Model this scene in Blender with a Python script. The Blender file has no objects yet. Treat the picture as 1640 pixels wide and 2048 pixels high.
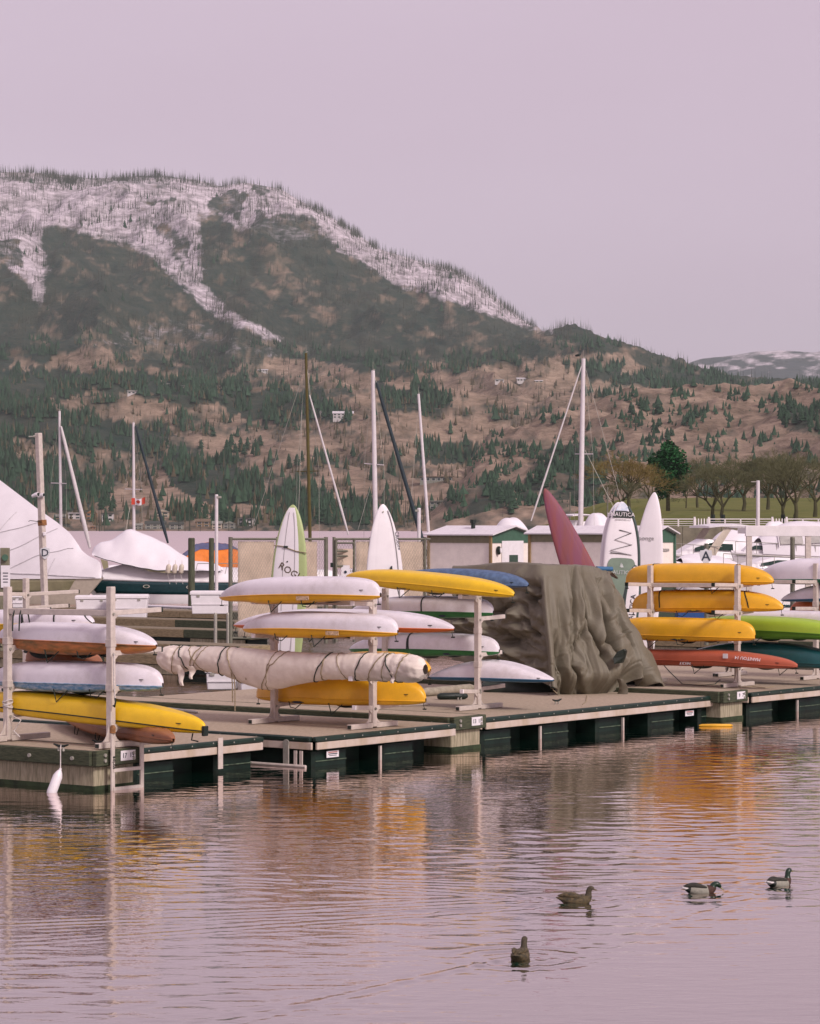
import bpy, bmesh, math, random
import numpy as np
from mathutils import Vector, Matrix

SC = bpy.context.scene
COL = SC.collection
R = math.radians

# ------------------------------------------------------------------ camera
F, HC, CX, HY = 5500.0, 4.0, 820.0, 1048.0      # focal length in photo pixels, eye height, horizon row
cam_d = bpy.data.cameras.new("camera")
cam_d.sensor_fit = 'VERTICAL'
cam_d.sensor_height = 36.0
cam_d.lens = F / 2048.0 * 36.0
cam_d.shift_y = (HY - 1024.0) / 2048.0
cam_d.clip_start = 0.5
cam_d.clip_end = 40000.0
cam = bpy.data.objects.new("camera", cam_d)
COL.objects.link(cam)
cam.location = (0, 0, HC)
cam.rotation_euler = (R(90), 0, 0)
SC.camera = cam

# ------------------------------------------------------------------ sky and sun (high thin overcast)
SUN_EL, SUN_AZ = R(36), R(138)                    # azimuth clockwise from +Y: behind the camera, to the right
world = bpy.data.worlds.new("World")
SC.world = world
world.use_nodes = True
wn, wl = world.node_tree.nodes, world.node_tree.links
wn.clear()
w_out = wn.new('ShaderNodeOutputWorld')
w_bg = wn.new('ShaderNodeBackground')
w_bg.inputs['Strength'].default_value = 0.1
w_sky = wn.new('ShaderNodeTexSky')
w_sky.sky_type = 'NISHITA'
w_sky.sun_disc = False
w_sky.sun_elevation = SUN_EL
w_sky.sun_rotation = SUN_AZ
w_co = wn.new('ShaderNodeTexCoord')
w_mp = wn.new('ShaderNodeMapping')
w_mp.inputs['Scale'].default_value = (1.2, 1.2, 4.0)
w_nz = wn.new('ShaderNodeTexNoise')
w_nz.inputs['Scale'].default_value = 1.6
w_nz.inputs['Detail'].default_value = 4
w_rp = wn.new('ShaderNodeValToRGB')               # cloud deck, thinner and thicker places
w_rp.color_ramp.elements[0].position = 0.3
w_rp.color_ramp.elements[0].color = (6.5, 4.98, 6.1, 1)
w_rp.color_ramp.elements[1].position = 0.75
w_rp.color_ramp.elements[1].color = (7.3, 5.85, 7.05, 1)
w_mx = wn.new('ShaderNodeMixRGB')
w_mx.inputs['Fac'].default_value = 0.96
wl.new(w_co.outputs['Generated'], w_mp.inputs['Vector'])
wl.new(w_mp.outputs['Vector'], w_nz.inputs['Vector'])
wl.new(w_nz.outputs['Fac'], w_rp.inputs['Fac'])
wl.new(w_sky.outputs['Color'], w_mx.inputs['Color1'])
wl.new(w_rp.outputs['Color'], w_mx.inputs['Color2'])
wl.new(w_mx.outputs['Color'], w_bg.inputs['Color'])
wl.new(w_bg.outputs['Background'], w_out.inputs['Surface'])

sun_d = bpy.data.lights.new("sun", 'SUN')
sun_d.energy = 3.1
sun_d.angle = R(14)
sun_d.color = (1.0, 0.9, 0.86)
sun = bpy.data.objects.new("sun", sun_d)
COL.objects.link(sun)
sun.rotation_euler = (math.pi / 2 - SUN_EL, 0, math.pi - SUN_AZ)

SC.view_settings.view_transform = 'Standard'
SC.view_settings.look = 'None'
SC.view_settings.exposure = 0.0
SC.view_settings.gamma = 1.0
SC.view_settings.use_curve_mapping = False
SC.render.engine = 'CYCLES'
SC.cycles.use_denoising = True
SC.cycles.max_bounces = 8
SC.cycles.volume_bounces = 0
SC.cycles.transparent_max_bounces = 12

# ------------------------------------------------------------------ helpers
U = Vector((0.603, 0.798, 0.0))                   # along the row of docks, away to the right
V = Vector((-0.798, 0.603, 0.0))                  # along each finger, away to the left
ZU = Vector((0, 0, 1))
ZC, ZP = 0.60, 0.50                               # concrete deck and plastic deck above the water

def P(px, py, Y):
    return Vector(((px - CX) / F * Y, Y, HC - (py - HY) / F * Y))

def G(px, py, z):
    return P(px, py, F * (HC - z) / (py - HY))

def PV(px, py, a, d=V):
    """point of the upright plane through a along d that is seen at photo pixel (px, py)"""
    k = (px - CX) / F
    s = (k * a[1] - a[0]) / (d.x - k * d.y)
    return P(px, py, a[1] + s * d.y)

OFF = {}
def thing(name, label, cat, loc, group=None):
    o = bpy.data.objects.new(name, None)
    o.empty_display_size = 0.2
    COL.objects.link(o)
    o.location = loc
    OFF[o.name] = Vector(loc)
    o['label'] = label
    o['category'] = cat
    if group:
        o['group'] = group
    return o

def tag(o, label, cat, group=None):
    o['label'] = label
    o['category'] = cat
    if group:
        o['group'] = group
    return o

def copy_tree(o, parent=None):
    c = o.copy()
    COL.objects.link(c)
    if parent:
        c.parent = parent
    for ch in o.children:
        copy_tree(ch, c)
    return c

class MB:
    def __init__(s):
        s.v, s.f = [], []
    def add(s, vs, fs):
        b = len(s.v)
        s.v += [tuple(x) for x in vs]
        s.f += [tuple(i + b for i in f) for f in fs]
        return s
    def box(s, c, a, b, d):
        """box with centre c and half-axis vectors a, b, d"""
        c, a, b, d = Vector(c), Vector(a), Vector(b), Vector(d)
        if a.cross(b).dot(d) < 0:
            a = -a
        vs = [c + i * a + j * b + k * d for k in (-1, 1) for j in (-1, 1) for i in (-1, 1)]
        return s.add(vs, [(0, 2, 3, 1), (4, 5, 7, 6), (0, 1, 5, 4), (2, 6, 7, 3), (0, 4, 6, 2), (1, 3, 7, 5)])
    def beam(s, p, q, w, h, up=ZU):
        """box from p to q, w wide, h high"""
        p, q = Vector(p), Vector(q)
        d = (q - p)
        L = d.length
        d.normalize()
        side = d.cross(Vector(up))
        if side.length < 1e-4:
            side = d.cross(Vector((0, 1, 0)))
        side.normalize()
        u2 = side.cross(d)
        return s.box((p + q) / 2, d * L / 2, side * w / 2, u2 * h / 2)
    def tube(s, pts, r, n=8, cap=True):
        pts = [Vector(p) for p in pts]
        N = len(pts)
        rs = [r] * N if not hasattr(r, '__len__') else list(r)
        rings = []
        prev = None
        for i, p in enumerate(pts):
            t = (pts[min(i + 1, N - 1)] - pts[max(i - 1, 0)])
            if t.length < 1e-9:
                t = Vector((0, 0, 1))
            t.normalize()
            if prev is None:
                a = t.cross(ZU)
                if a.length < 1e-3:
                    a = t.cross(Vector((1, 0, 0)))
            else:
                a = prev - t * prev.dot(t)
            a.normalize()
            prev = a
            b = t.cross(a)
            rings.append([p + (a * math.cos(2 * math.pi * k / n) + b * math.sin(2 * math.pi * k / n)) * rs[i] for k in range(n)])
        return s.loft(rings, True, cap)
    def loft(s, rings, closed=True, cap=True):
        n = len(rings[0])
        vs = [p for r in rings for p in r]
        fs = []
        for i in range(len(rings) - 1):
            for k in range(n if closed else n - 1):
                k2 = (k + 1) % n
                fs.append((i * n + k, i * n + k2, (i + 1) * n + k2, (i + 1) * n + k))
        if cap and closed:
            fs.append(tuple(range(n - 1, -1, -1)))
            fs.append(tuple((len(rings) - 1) * n + k for k in range(n)))
        return s.add(vs, fs)
    def poly(s, pts, thick):
        """flat outline pts given a thickness vector"""
        n = len(pts)
        t = Vector(thick)
        vs = [Vector(p) for p in pts] + [Vector(p) + t for p in pts]
        fs = [tuple(range(n - 1, -1, -1)), tuple(range(n, 2 * n))]
        fs += [(k, (k + 1) % n, n + (k + 1) % n, n + k) for k in range(n)]
        return s.add(vs, fs)
    def build(s, name, mat, parent=None, smooth=None, bev=0.0, solid=0.0, recalc=False):
        o_ = OFF[parent.name] if parent is not None else Vector((0, 0, 0))
        me = bpy.data.meshes.new(name)
        me.from_pydata([(x - o_.x, y - o_.y, z - o_.z) for x, y, z in s.v], [], s.f)
        if recalc:
            bm = bmesh.new()
            bm.from_mesh(me)
            bmesh.ops.recalc_face_normals(bm, faces=bm.faces)
            bm.to_mesh(me)
            bm.free()
        mats = mat if isinstance(mat, (list, tuple)) else [mat]
        for m in mats:
            me.materials.append(m)
        if smooth is not None:
            me.polygons.foreach_set('use_smooth', [True] * len(me.polygons))
            if smooth < 179:
                me.set_sharp_from_angle(angle=R(smooth))
        me.update()
        o = bpy.data.objects.new(name, me)
        COL.objects.link(o)
        if parent is not None:
            o.parent = parent
            OFF[o.name] = o_
        if solid:
            m = o.modifiers.new('thick', 'SOLIDIFY')
            m.thickness = solid
            m.offset = 0
        if bev:
            m = o.modifiers.new('bevel', 'BEVEL')
            m.width = bev
            m.segments = 1
            m.limit_method = 'ANGLE'
        return o

def own(o):
    """top-level mesh thing: put its origin at the foot of its geometry"""
    n = len(o.data.vertices)
    co = np.empty(n * 3)
    o.data.vertices.foreach_get('co', co)
    co = co.reshape(-1, 3)
    c = np.array([(co[:, 0].min() + co[:, 0].max()) / 2, (co[:, 1].min() + co[:, 1].max()) / 2, co[:, 2].min()])
    o.data.vertices.foreach_set('co', (co - c).ravel())
    o.data.update()
    o.location = c
    return o

def np_mesh(name, co, faces, mat, smooth=True):
    """big mesh from arrays; faces is an (n, k) array"""
    me = bpy.data.meshes.new(name)
    n, k = faces.shape
    me.vertices.add(len(co))
    me.vertices.foreach_set('co', np.ascontiguousarray(co, dtype=np.float32).ravel())
    me.loops.add(n * k)
    me.loops.foreach_set('vertex_index', np.ascontiguousarray(faces, dtype=np.int32).ravel())
    me.polygons.add(n)
    me.polygons.foreach_set('loop_start', np.arange(0, n * k, k, dtype=np.int32))
    me.polygons.foreach_set('use_smooth', np.full(n, smooth, dtype=bool))
    me.update(calc_edges=True)
    me.validate()
    for m in (mat if isinstance(mat, (list, tuple)) else [mat]):
        me.materials.append(m)
    o = bpy.data.objects.new(name, me)
    COL.objects.link(o)
    return o

def grid_faces(r, c):
    i = np.arange((r - 1) * (c - 1))
    a = i // (c - 1) * c + i % (c - 1)
    return np.stack([a, a + 1, a + c + 1, a + c], 1)

_rng = np.random.RandomState(7)
_tab = _rng.rand(16, 256, 256)
def vnoise(x, y, seed=0):
    t = _tab[seed % 16]
    xi, yi = np.floor(x).astype(int), np.floor(y).astype(int)
    fx, fy = x - xi, y - yi
    fx, fy = fx * fx * (3 - 2 * fx), fy * fy * (3 - 2 * fy)
    g = lambda a, b: t[a & 255, b & 255]
    return ((g(xi, yi) * (1 - fx) + g(xi + 1, yi) * fx) * (1 - fy) + (g(xi, yi + 1) * (1 - fx) + g(xi + 1, yi + 1) * fx) * fy)
def fbm(x, y, o=4, seed=0, lac=2.03, gain=0.5):
    r, a, s = 0, 1.0, 0
    for k in range(o):
        r = r + a * vnoise(x, y, seed + k)
        s += a
        a *= gain
        x, y = x * lac + 17.3, y * lac + 5.1
    return r / s

def line(pts):
    xs, ys = [p[0] for p in pts], [p[1] for p in pts]
    return lambda x: np.interp(x, xs, ys)

def inside(px, py, poly):
    r = np.zeros(px.shape, bool)
    n = len(poly)
    for i in range(n):
        x1, y1 = poly[i]
        x2, y2 = poly[(i + 1) % n]
        if y1 == y2:
            continue
        c = ((y1 > py) != (y2 > py)) & (px < (x2 - x1) * (py - y1) / (y2 - y1) + x1)
        r ^= c
    return r

# ------------------------------------------------------------------ materials
MATS = {}
def mat(name, col, rough=0.5, metal=0.0, var=0.12, scale=6.0, bump=0.0, bscale=60.0, stretch=None, col2=None, spec=0.5, grime=0.0, ior=None, coat=0.0):
    """principled surface whose own colour is mottled a little by noise"""
    if name in MATS:
        return MATS[name]
    def shadow_tone(c):
        # olive shadow toning put into darker colours, offsetting the lavender skylight
        lum = .3 * c[0] + .6 * c[1] + .1 * c[2]
        t = max(0.0, min(1.0, (.62 - lum) / .5))
        return (c[0] * (1 - .02 * t), c[1] * (1 + .09 * t), c[2] * (1 - .10 * t))
    col = shadow_tone(col)
    col2 = shadow_tone(col2) if col2 else None
    m = bpy.data.materials.new(name)
    MATS[name] = m
    m.use_nodes = True
    nt = m.node_tree
    b = nt.nodes['Principled BSDF']
    N, L = nt.nodes.new, nt.links.new
    tc = N('ShaderNodeTexCoord')
    mp = N('ShaderNodeMapping')
    mp.inputs['Scale'].default_value = stretch or (1, 1, 1)
    L(tc.outputs['Object'], mp.inputs['Vector'])
    nz = N('ShaderNodeTexNoise')
    nz.inputs['Scale'].default_value = scale
    nz.inputs['Detail'].default_value = 5
    nz.inputs['Roughness'].default_value = 0.62
    L(mp.outputs['Vector'], nz.inputs['Vector'])
    rp = N('ShaderNodeValToRGB')
    c2 = col2 or tuple(max(0, c * (1 - 2.2 * var)) for c in col)
    rp.color_ramp.elements[0].position = 0.3
    rp.color_ramp.elements[0].color = (*c2, 1)
    rp.color_ramp.elements[1].position = 0.62
    rp.color_ramp.elements[1].color = (*col, 1)
    L(nz.outputs['Fac'], rp.inputs['Fac'])
    src = rp.outputs['Color']
    if grime:
        n2 = N('ShaderNodeTexNoise')
        n2.inputs['Scale'].default_value = scale * 0.35
        n2.inputs['Detail'].default_value = 8
        n2.inputs['Roughness'].default_value = 0.75
        L(mp.outputs['Vector'], n2.inputs['Vector'])
        r2 = N('ShaderNodeValToRGB')
        r2.color_ramp.elements[0].position = 0.5
        r2.color_ramp.elements[0].color = (0, 0, 0, 1)
        r2.color_ramp.elements[1].position = 0.72
        r2.color_ramp.elements[1].color = (grime, grime, grime, 1)
        L(n2.outputs['Fac'], r2.inputs['Fac'])
        mx = N('ShaderNodeMixRGB')
        mx.inputs['Color2'].default_value = (col[0] * .45 + .02, col[1] * .42 + .02, col[2] * .35 + .015, 1)
        L(r2.outputs['Color'], mx.inputs['Fac'])
        L(src, mx.inputs['Color1'])
        src = mx.outputs['Color']
    L(src, b.inputs['Base Color'])
    b.inputs['Roughness'].default_value = rough
    b.inputs['Metallic'].default_value = metal
    b.inputs['Specular IOR Level'].default_value = spec
    if ior:
        b.inputs['IOR'].default_value = ior
    b.inputs['Coat Weight'].default_value = coat
    if bump:
        n3 = N('ShaderNodeTexNoise')
        n3.inputs['Scale'].default_value = bscale
        n3.inputs['Detail'].default_value = 4
        L(mp.outputs['Vector'], n3.inputs['Vector'])
        bp = N('ShaderNodeBump')
        bp.inputs['Strength'].default_value = min(1, bump)
        bp.inputs['Distance'].default_value = 0.01 * max(1, bump)
        L(n3.outputs['Fac'], bp.inputs['Height'])
        L(bp.outputs['Normal'], b.inputs['Normal'])
    return m
# ------------------------------------------------------------------ mountain, hill, far mountain
def cover_mat(name, wood_a=(0.018, 0.042, 0.033), wood_b=(0.055, 0.07, 0.05)):
    m = bpy.data.materials.new(name)
    m.use_nodes = True
    nt = m.node_tree
    N, L = nt.nodes.new, nt.links.new
    b = nt.nodes['Principled BSDF']
    b.inputs['Roughness'].default_value = 0.95
    b.inputs['Specular IOR Level'].default_value = 0.1
    at = N('ShaderNodeAttribute')
    at.attribute_name = 'cover'
    sp = N('ShaderNodeSeparateColor')
    L(at.outputs['Color'], sp.inputs['Color'])
    tc = N('ShaderNodeTexCoord')
    def noise(scale, detail, st=(1, 1, 1), rough=0.6):
        mp = N('ShaderNodeMapping')
        mp.inputs['Scale'].default_value = st
        L(tc.outputs['Object'], mp.inputs['Vector'])
        n = N('ShaderNodeTexNoise')
        n.inputs['Scale'].default_value = scale
        n.inputs['Detail'].default_value = detail
        n.inputs['Roughness'].default_value = rough
        L(mp.outputs['Vector'], n.inputs['Vector'])
        return n.outputs['Fac']
    def ramp(src, a, ca, z, cz):
        r = N('ShaderNodeValToRGB')
        r.color_ramp.elements[0].position = a
        r.color_ramp.elements[0].color = (*ca, 1)
        r.color_ramp.elements[1].position = z
        r.color_ramp.elements[1].color = (*cz, 1)
        L(src, r.inputs['Fac'])
        return r.outputs['Color']
    def mix(fac, a, c):
        x = N('ShaderNodeMixRGB')
        L(fac, x.inputs['Fac'])
        L(a, x.inputs['Color1'])
        L(c, x.inputs['Color2'])
        return x.outputs['Color']
    def edge(mask, nz, wid=0.25):
        """mask broken up by fine noise"""
        a = N('ShaderNodeMath')
        a.operation = 'ADD'
        L(mask, a.inputs[0])
        L(nz, a.inputs[1])
        r = N('ShaderNodeMapRange')
        r.inputs['From Min'].default_value = 1.0 - wid / 2
        r.inputs['From Max'].default_value = 1.0 + wid / 2
        L(a.outputs[0], r.inputs['Value'])
        return r.outputs['Result']
    big = noise(0.006, 6)
    mid = noise(0.03, 8, (1, 1, 3.2), 0.74)
    fine = noise(0.10, 7, (1, 1, 3.0), 0.78)
    grass = mix(fine, ramp(big, 0.35, (0.155, 0.11, 0.076), 0.65, (0.29, 0.205, 0.145)),
                ramp(mid, 0.38, (0.085, 0.07, 0.046), 0.62, (0.58, 0.43, 0.325)))
    wood = mix(fine, ramp(mid, 0.35, (0.010, 0.028, 0.022), 0.68, (0.105, 0.09, 0.065)),
               ramp(big, 0.4, wood_a, 0.7, wood_b))
    pm = N('ShaderNodeMixRGB')
    pm.inputs['Fac'].default_value = .5
    L(fine, pm.inputs['Color1'])
    L(mid, pm.inputs['Color2'])
    patch = pm.outputs['Color']
    snow = ramp(mid, 0.34, (0.20, 0.17, 0.175), 0.60, (0.70, 0.62, 0.66))
    c = mix(edge(sp.outputs['Green'], mid, 0.35), grass, wood)
    c = mix(edge(sp.outputs['Red'], patch, 0.42), c, snow)
     
    L(c, b.inputs['Base Color'])
    bp = N('ShaderNodeBump')
    bp.inputs['Strength'].default_value = 0.8
    bp.inputs['Distance'].default_value = 9.0
    L(mid, bp.inputs['Height'])
    L(bp.outputs['Normal'], b.inputs['Normal'])
    return m

COVER = cover_mat('mountainside')

sky_pts = [(-500, 362), (-200, 345), (0, 341), (60, 342), (180, 353), (320, 351), (390, 359), (440, 373), (490, 367), (560, 377), (600, 399),
           (640, 418), (700, 459), (760, 498), (840, 521), (900, 535), (950, 559), (1000, 601), (1040, 635), (1085, 665), (1150, 682),
           (1200, 700), (1270, 728), (1350, 758), (1430, 778), (1490, 792), (1560, 800), (1640, 796), (2200, 770)]
foot_pts = [(-500, 735), (0, 735), (100, 716), (160, 700), (250, 715), (330, 735), (400, 748), (520, 728), (600, 740), (820, 757), (920, 748),
            (1050, 738), (1180, 716), (1270, 748), (1350, 776), (1490, 806), (1640, 812), (2200, 790)]
k4_pts = [(-500, 800), (0, 790), (250, 772), (420, 800), (600, 800), (800, 788), (1000, 782), (1200, 785), (1400, 815), (1640, 832), (2200, 830)]
k3_pts = [(-500, 880), (0, 870), (300, 852), (600, 850), (800, 836), (1000, 842), (1200, 852), (1400, 872), (1640, 885), (2200, 890)]
k2_pts = [(-500, 965), (0, 955), (300, 962), (600, 955), (800, 940), (1000, 945), (1400, 960), (2200, 960)]
k1_pts = [(-500, 1028), (0, 1030), (300, 1035), (800, 1030), (1100, 1032), (2200, 1035)]
K_D = [1500, 1570, 1720, 2080, 2560, 3050, 3500, 5000]
def z_of(py, d):
    return HC - (py - HY) / F * d
ncol, nrow = 820, 360
cols = np.linspace(-480, 2160, ncol)
dist = np.concatenate([np.linspace(1500, 3500, 190, endpoint=False), np.linspace(3500, 5000, nrow - 190)])
keys = np.stack([np.full(ncol, HY + F * 6 / 1500.), np.full(ncol, HY + F * 3.9 / 1570.), line(k1_pts)(cols), line(k2_pts)(cols), line(k3_pts)(cols),
                 line(k4_pts)(cols), line(foot_pts)(cols), line(sky_pts)(cols)], 0)
zk = HC - (keys - HY) / F * np.array(K_D)[:, None]
zk[1] = 0.4
zk[0] = -3
ZG = np.stack([np.interp(dist, K_D, zk[:, j]) for j in range(ncol)], 1)
# soften the creases between the key rows
for _ in range(10):
    ZG[2:-1] = (ZG[1:-2] + 2 * ZG[2:-1] + ZG[3:]) / 4
CG, DG = np.meshgrid(cols, dist)
XG = (CG - CX) / F * DG
t_up = np.clip((DG - 3400) / 1600, 0, 1)
amp = np.interp(DG, [1500, 1600, 1900, 2600, 3600, 4600, 4900, 5000], [0, 1.0, 17, 44, 56, 62, 14, 3])
rid = 1 - np.abs(2 * fbm(XG / 260 + DG / 900 + 3, DG / 420 - XG / 600, 5, 2) - 1) * 2.2
knob = fbm(XG / 90, DG / 150, 4, 6) - 0.5
ZG = ZG + amp * (rid - 0.45) * 1.1 + amp * 0.5 * knob
PYG = HY + (HC - ZG) / DG * F

def masks(px, py, d):
    """snow, woods at each place of the mountain, from where the photograph shows them"""
    wx = px + (fbm(px / 46, py / 30, 4, 1) - .5) * 60
    wy = py + (fbm(px / 40 + 9, py / 26, 4, 4) - .5) * 52
    snow_poly = [(-600, 300), (1100, 300), (1100, 668), (1085, 664), (1035, 645), (985, 632), (900, 606), (850, 590), (800, 572), (740, 540), (690, 505), (640, 470),
                 (600, 445), (540, 440), (500, 455), (470, 460), (440, 430), (412, 432), (402, 470), (398, 520), (412, 560), (404, 570), (380, 540), (345, 505),
                 (330, 512), (400, 560), (440, 600), (520, 655), (600, 700), (560, 690), (480, 658), (410, 622), (360, 568), (320, 530), (270, 500), (228, 480), (150, 462), (105, 450),
                 (84, 462), (88, 520), (92, 610), (70, 598), (40, 552), (0, 520), (-600, 560)]
    s = np.zeros(px.shape)
    for k_ in range(8):
        aw, f_ = (70, 48) if k_ % 2 else (44, 22)
        s += inside(px + (fbm(px / f_ + 3 * k_, py / (f_ * .7), 4, k_) - .5) * aw, py + (fbm(px / f_ + 9 + k_, py / (f_ * .6) + 2 * k_, 4, k_ + 5) - .5) * aw, snow_poly) / 8.0
    s_along, s_across = (px * .8 + py * .6), (py * .8 - px * .6)
    hole = [[(420, 400), (470, 385), (500, 395), (470, 425), (425, 432)], [(520, 436), (590, 424), (640, 440), (640, 470), (500, 478)], [(490, 374), (535, 372), (530, 386), (495, 386)],
            [(300, 450), (345, 440), (380, 520), (330, 480)], [(-10, 470), (40, 480), (30, 540), (-10, 520)], [(300, 405), (350, 398), (345, 418), (310, 415)]]
    for h in hole:
        s = np.where(inside(wx, wy, h), 0.40, s)
    band = inside(wx, wy, [(-600, 300), (480, 300), (470, 366), (330, 372), (250, 376), (150, 366), (-600, 368)])
    s = np.where(band, s * 0.62, s)
    s = s * (0.20 + 0.62 * fbm(px / 16, py / 10, 4, 5) + 0.62 * fbm(s_along / 34, s_across / 5.0, 4, 13))
    lo = inside(wx, wy, [(140, 690), (330, 640), (620, 705), (500, 722), (300, 700)])
    s = np.where(lo, np.maximum(s, 0.30 * fbm(px / 12, py / 5, 3, 9) + 0.14), s)
    ft = line(foot_pts)(px)
    wood = np.where(wy < ft, 0.72 + .5 * (fbm(s_along / 60, s_across / 16, 4, 10) - .5), 0.47)
    grass_polys = [[(60, 742), (110, 712), (160, 696), (215, 708), (260, 735), (200, 742)], [(205, 790), (300, 782), (400, 806), (520, 836), (560, 852), (440, 838), (300, 815)],
                   [(430, 745), (560, 752), (760, 770), (560, 762)],
                   [(500, 730), (560, 715), (700, 735), (840, 758), (980, 735), (1080, 715), (1180, 700), (1250, 716), (1360, 775), (1290, 792), (1180, 800), (1000, 812), (880, 815), (760, 800), (650, 760)],
                   [(330, 845), (560, 870), (700, 848), (830, 820), (950, 840), (1100, 850), (1100, 905), (980, 925), (900, 950), (760, 905), (600, 915), (430, 905)],
                   [(270, 925), (350, 960), (440, 1010), (300, 1015), (220, 1000)], [(820, 955), (1000, 930), (1120, 960), (1120, 1040), (860, 1045), (790, 1000)],
                   [(380, 1020), (520, 1000), (520, 1030), (420, 1040)], [(600, 960), (720, 945), (760, 1010), (640, 1030)]]
    g = np.zeros(px.shape, bool)
    for q in grass_polys:
        g |= inside(wx, wy, q)
    wood = np.where(g, 0.28, wood)
    dark = [[(-20, 735), (60, 742), (200, 748), (430, 752), (560, 775), (660, 800), (700, 850), (520, 840), (400, 800), (220, 778), (60, 800), (200, 840), (330, 850), (330, 905), (200, 890), (-20, 880)],
            [(340, 900), (450, 920), (520, 960), (540, 1030), (400, 1000), (340, 960)], [(-20, 900), (140, 930), (240, 990), (160, 1030), (-20, 1020)], [(560, 985), (740, 990), (740, 1050), (540, 1050)],
            [(740, 760), (860, 772), (900, 815), (780, 822)], [(1120, 735), (1290, 742), (1420, 772), (1500, 790), (1430, 800), (1250, 768)],
            [(820, 880), (1010, 900), (1000, 930), (840, 930)]]
    for q in dark:
        wood = np.where(inside(wx, wy, q), 0.92, wood)
    wood = wood + (fbm(px / 30, py / 14, 4, 8) - .5) * 0.75 + (fbm(px / 9, py / 4.5, 3, 14) - .5) * .5
    road = np.abs(py - (1011 + 4 * np.sin(px / 60))) < 2.0
    wood = np.where(road & (px > 180) & (px < 700), -0.3, wood)
    return np.clip(s, 0, 1), np.clip(wood, 0, 1)

SNOW, WOOD = masks(CG, PYG, DG)
# far side of the mountain falls away behind the skyline
back_d = np.array([5200., 5600., 6200.])
back_z = np.stack([ZG[-1] - k for k in (45, 190, 420)], 0)
XB = (cols[None, :] - CX) / F * back_d[:, None]
co = np.stack([np.concatenate([XG, XB]).ravel(), np.concatenate([DG, np.repeat(back_d[:, None], ncol, 1)]).ravel(), np.concatenate([ZG, back_z]).ravel()], 1)
mountain = np_mesh('mountain', co, grid_faces(nrow + 3, ncol), COVER)
mountain['kind'] = 'structure'
mountain['label'] = 'long burnt mountain with snow on its upper slopes'
def put_cover(o, s, w):
    ca = o.data.color_attributes.new('cover', 'FLOAT_COLOR', 'POINT')
    arr = np.ones((len(o.data.vertices), 4), np.float32)
    arr[:, 0] = s
    arr[:, 1] = w
    arr[:, 2] = 0
    ca.data.foreach_set('color', arr.ravel())
put_cover(mountain, np.concatenate([SNOW, np.repeat(SNOW[-1:], 3, 0)]).ravel(), np.concatenate([WOOD, np.repeat(WOOD[-1:], 3, 0)]).ravel())

# nearer grassy hill on the right
crest_pts = [(820, 1052), (880, 1010), (960, 950), (1040, 905), (1120, 868), (1200, 846), (1300, 822), (1400, 806), (1500, 798), (1560, 795), (1640, 786), (1800, 770), (2200, 740)]
hcols = np.linspace(822, 2160, 430)
hd = np.concatenate([np.linspace(1480, 2150, 170), [2250., 2450.]])
cz = z_of(line(crest_pts)(hcols), 2150.)
th = np.clip((hd - 1495) / (2150 - 1495), 0, 1)
prof = np.where(hd[:, None] <= 2150, th[:, None] ** 0.8 * cz[None, :], cz[None, :] - (hd[:, None] - 2150) * 0.35)
prof = np.where(hd[:, None] < 1495, -3, prof)
HCg, HDg = np.meshgrid(hcols, hd)
HX = (HCg - CX) / F * HDg
am = np.interp(HDg, [1480, 1500, 1650, 2050, 2150, 2450], [0, .5, 15, 18, 4, 3]) * np.clip((HCg - 822) / 160, 0, 1)
HZ = prof + am * (1.5 - 4 * np.abs(fbm(HX / 85 + 11, HDg / 150 + HX / 200, 5, 3) - .5)) + am * .8 * (fbm(HX / 30, HDg / 60, 3, 7) - .5)
hill = np_mesh('hill', np.stack([HX.ravel(), HDg.ravel(), HZ.ravel()], 1), grid_faces(len(hd), len(hcols)), COVER)
hill['kind'] = 'structure'
HPY = HY + (HC - HZ) / HDg * F
hw = 0.24 + (fbm(HCg / 34, HPY / 18, 4, 2) - .5) * 0.9
hw = np.where(HPY > 925, hw + 0.12, hw)
for q in [[(1060, 905), (1180, 880), (1230, 930), (1180, 1000), (1040, 1000)], [(1560, 815), (1660, 810), (1660, 880), (1570, 860)], [(880, 985), (1010, 960), (1030, 1010), (900, 1040)]]:
    hw = np.where(inside(HCg, HPY, q), hw + .28, hw)
put_cover(hill, np.zeros(HCg.size), np.clip(hw, 0, 1).ravel())

# range far to the right, haze blue put into its woods colour
far_pts = [(1180, 800), (1290, 765), (1340, 738), (1400, 722), (1450, 716), (1500, 708), (1560, 704), (1620, 706), (1700, 700), (1900, 712), (2200, 740)]
fcols = np.linspace(1180, 2180, 220)
fd = np.concatenate([np.linspace(8200, 10000, 70), [10400.]])
fz = z_of(line(far_pts)(fcols), 10000.)
ft_ = np.clip((fd - 8200) / 1800, 0, 1)[:, None]
FZ = np.where(fd[:, None] <= 10000, 40 + (fz[None] - 40) * ft_ ** .9, fz[None] - 150)
FCg, FDg = np.meshgrid(fcols, fd)
FX = (FCg - CX) / F * FDg
FZ = FZ + np.interp(FDg, [8200, 9000, 9900, 10000, 10400], [0, 45, 25, 8, 5]) * (1 - 3 * np.abs(fbm(FX / 300, FDg / 500, 5, 4) - .5))
far_m = np_mesh('far_mountain', np.stack([FX.ravel(), FDg.ravel(), FZ.ravel()], 1), grid_faces(len(fd), len(fcols)), cover_mat('hazed_woods', (.035, .032, .052), (.06, .055, .085)))
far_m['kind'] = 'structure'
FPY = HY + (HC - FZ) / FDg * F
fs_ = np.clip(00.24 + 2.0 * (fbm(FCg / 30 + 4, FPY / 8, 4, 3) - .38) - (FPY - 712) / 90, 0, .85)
fs_ = np.where(inside(FCg, FPY, [(1340, 760), (1400, 728), (1480, 730), (1440, 752)]), fs_ + .3, fs_)
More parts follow.
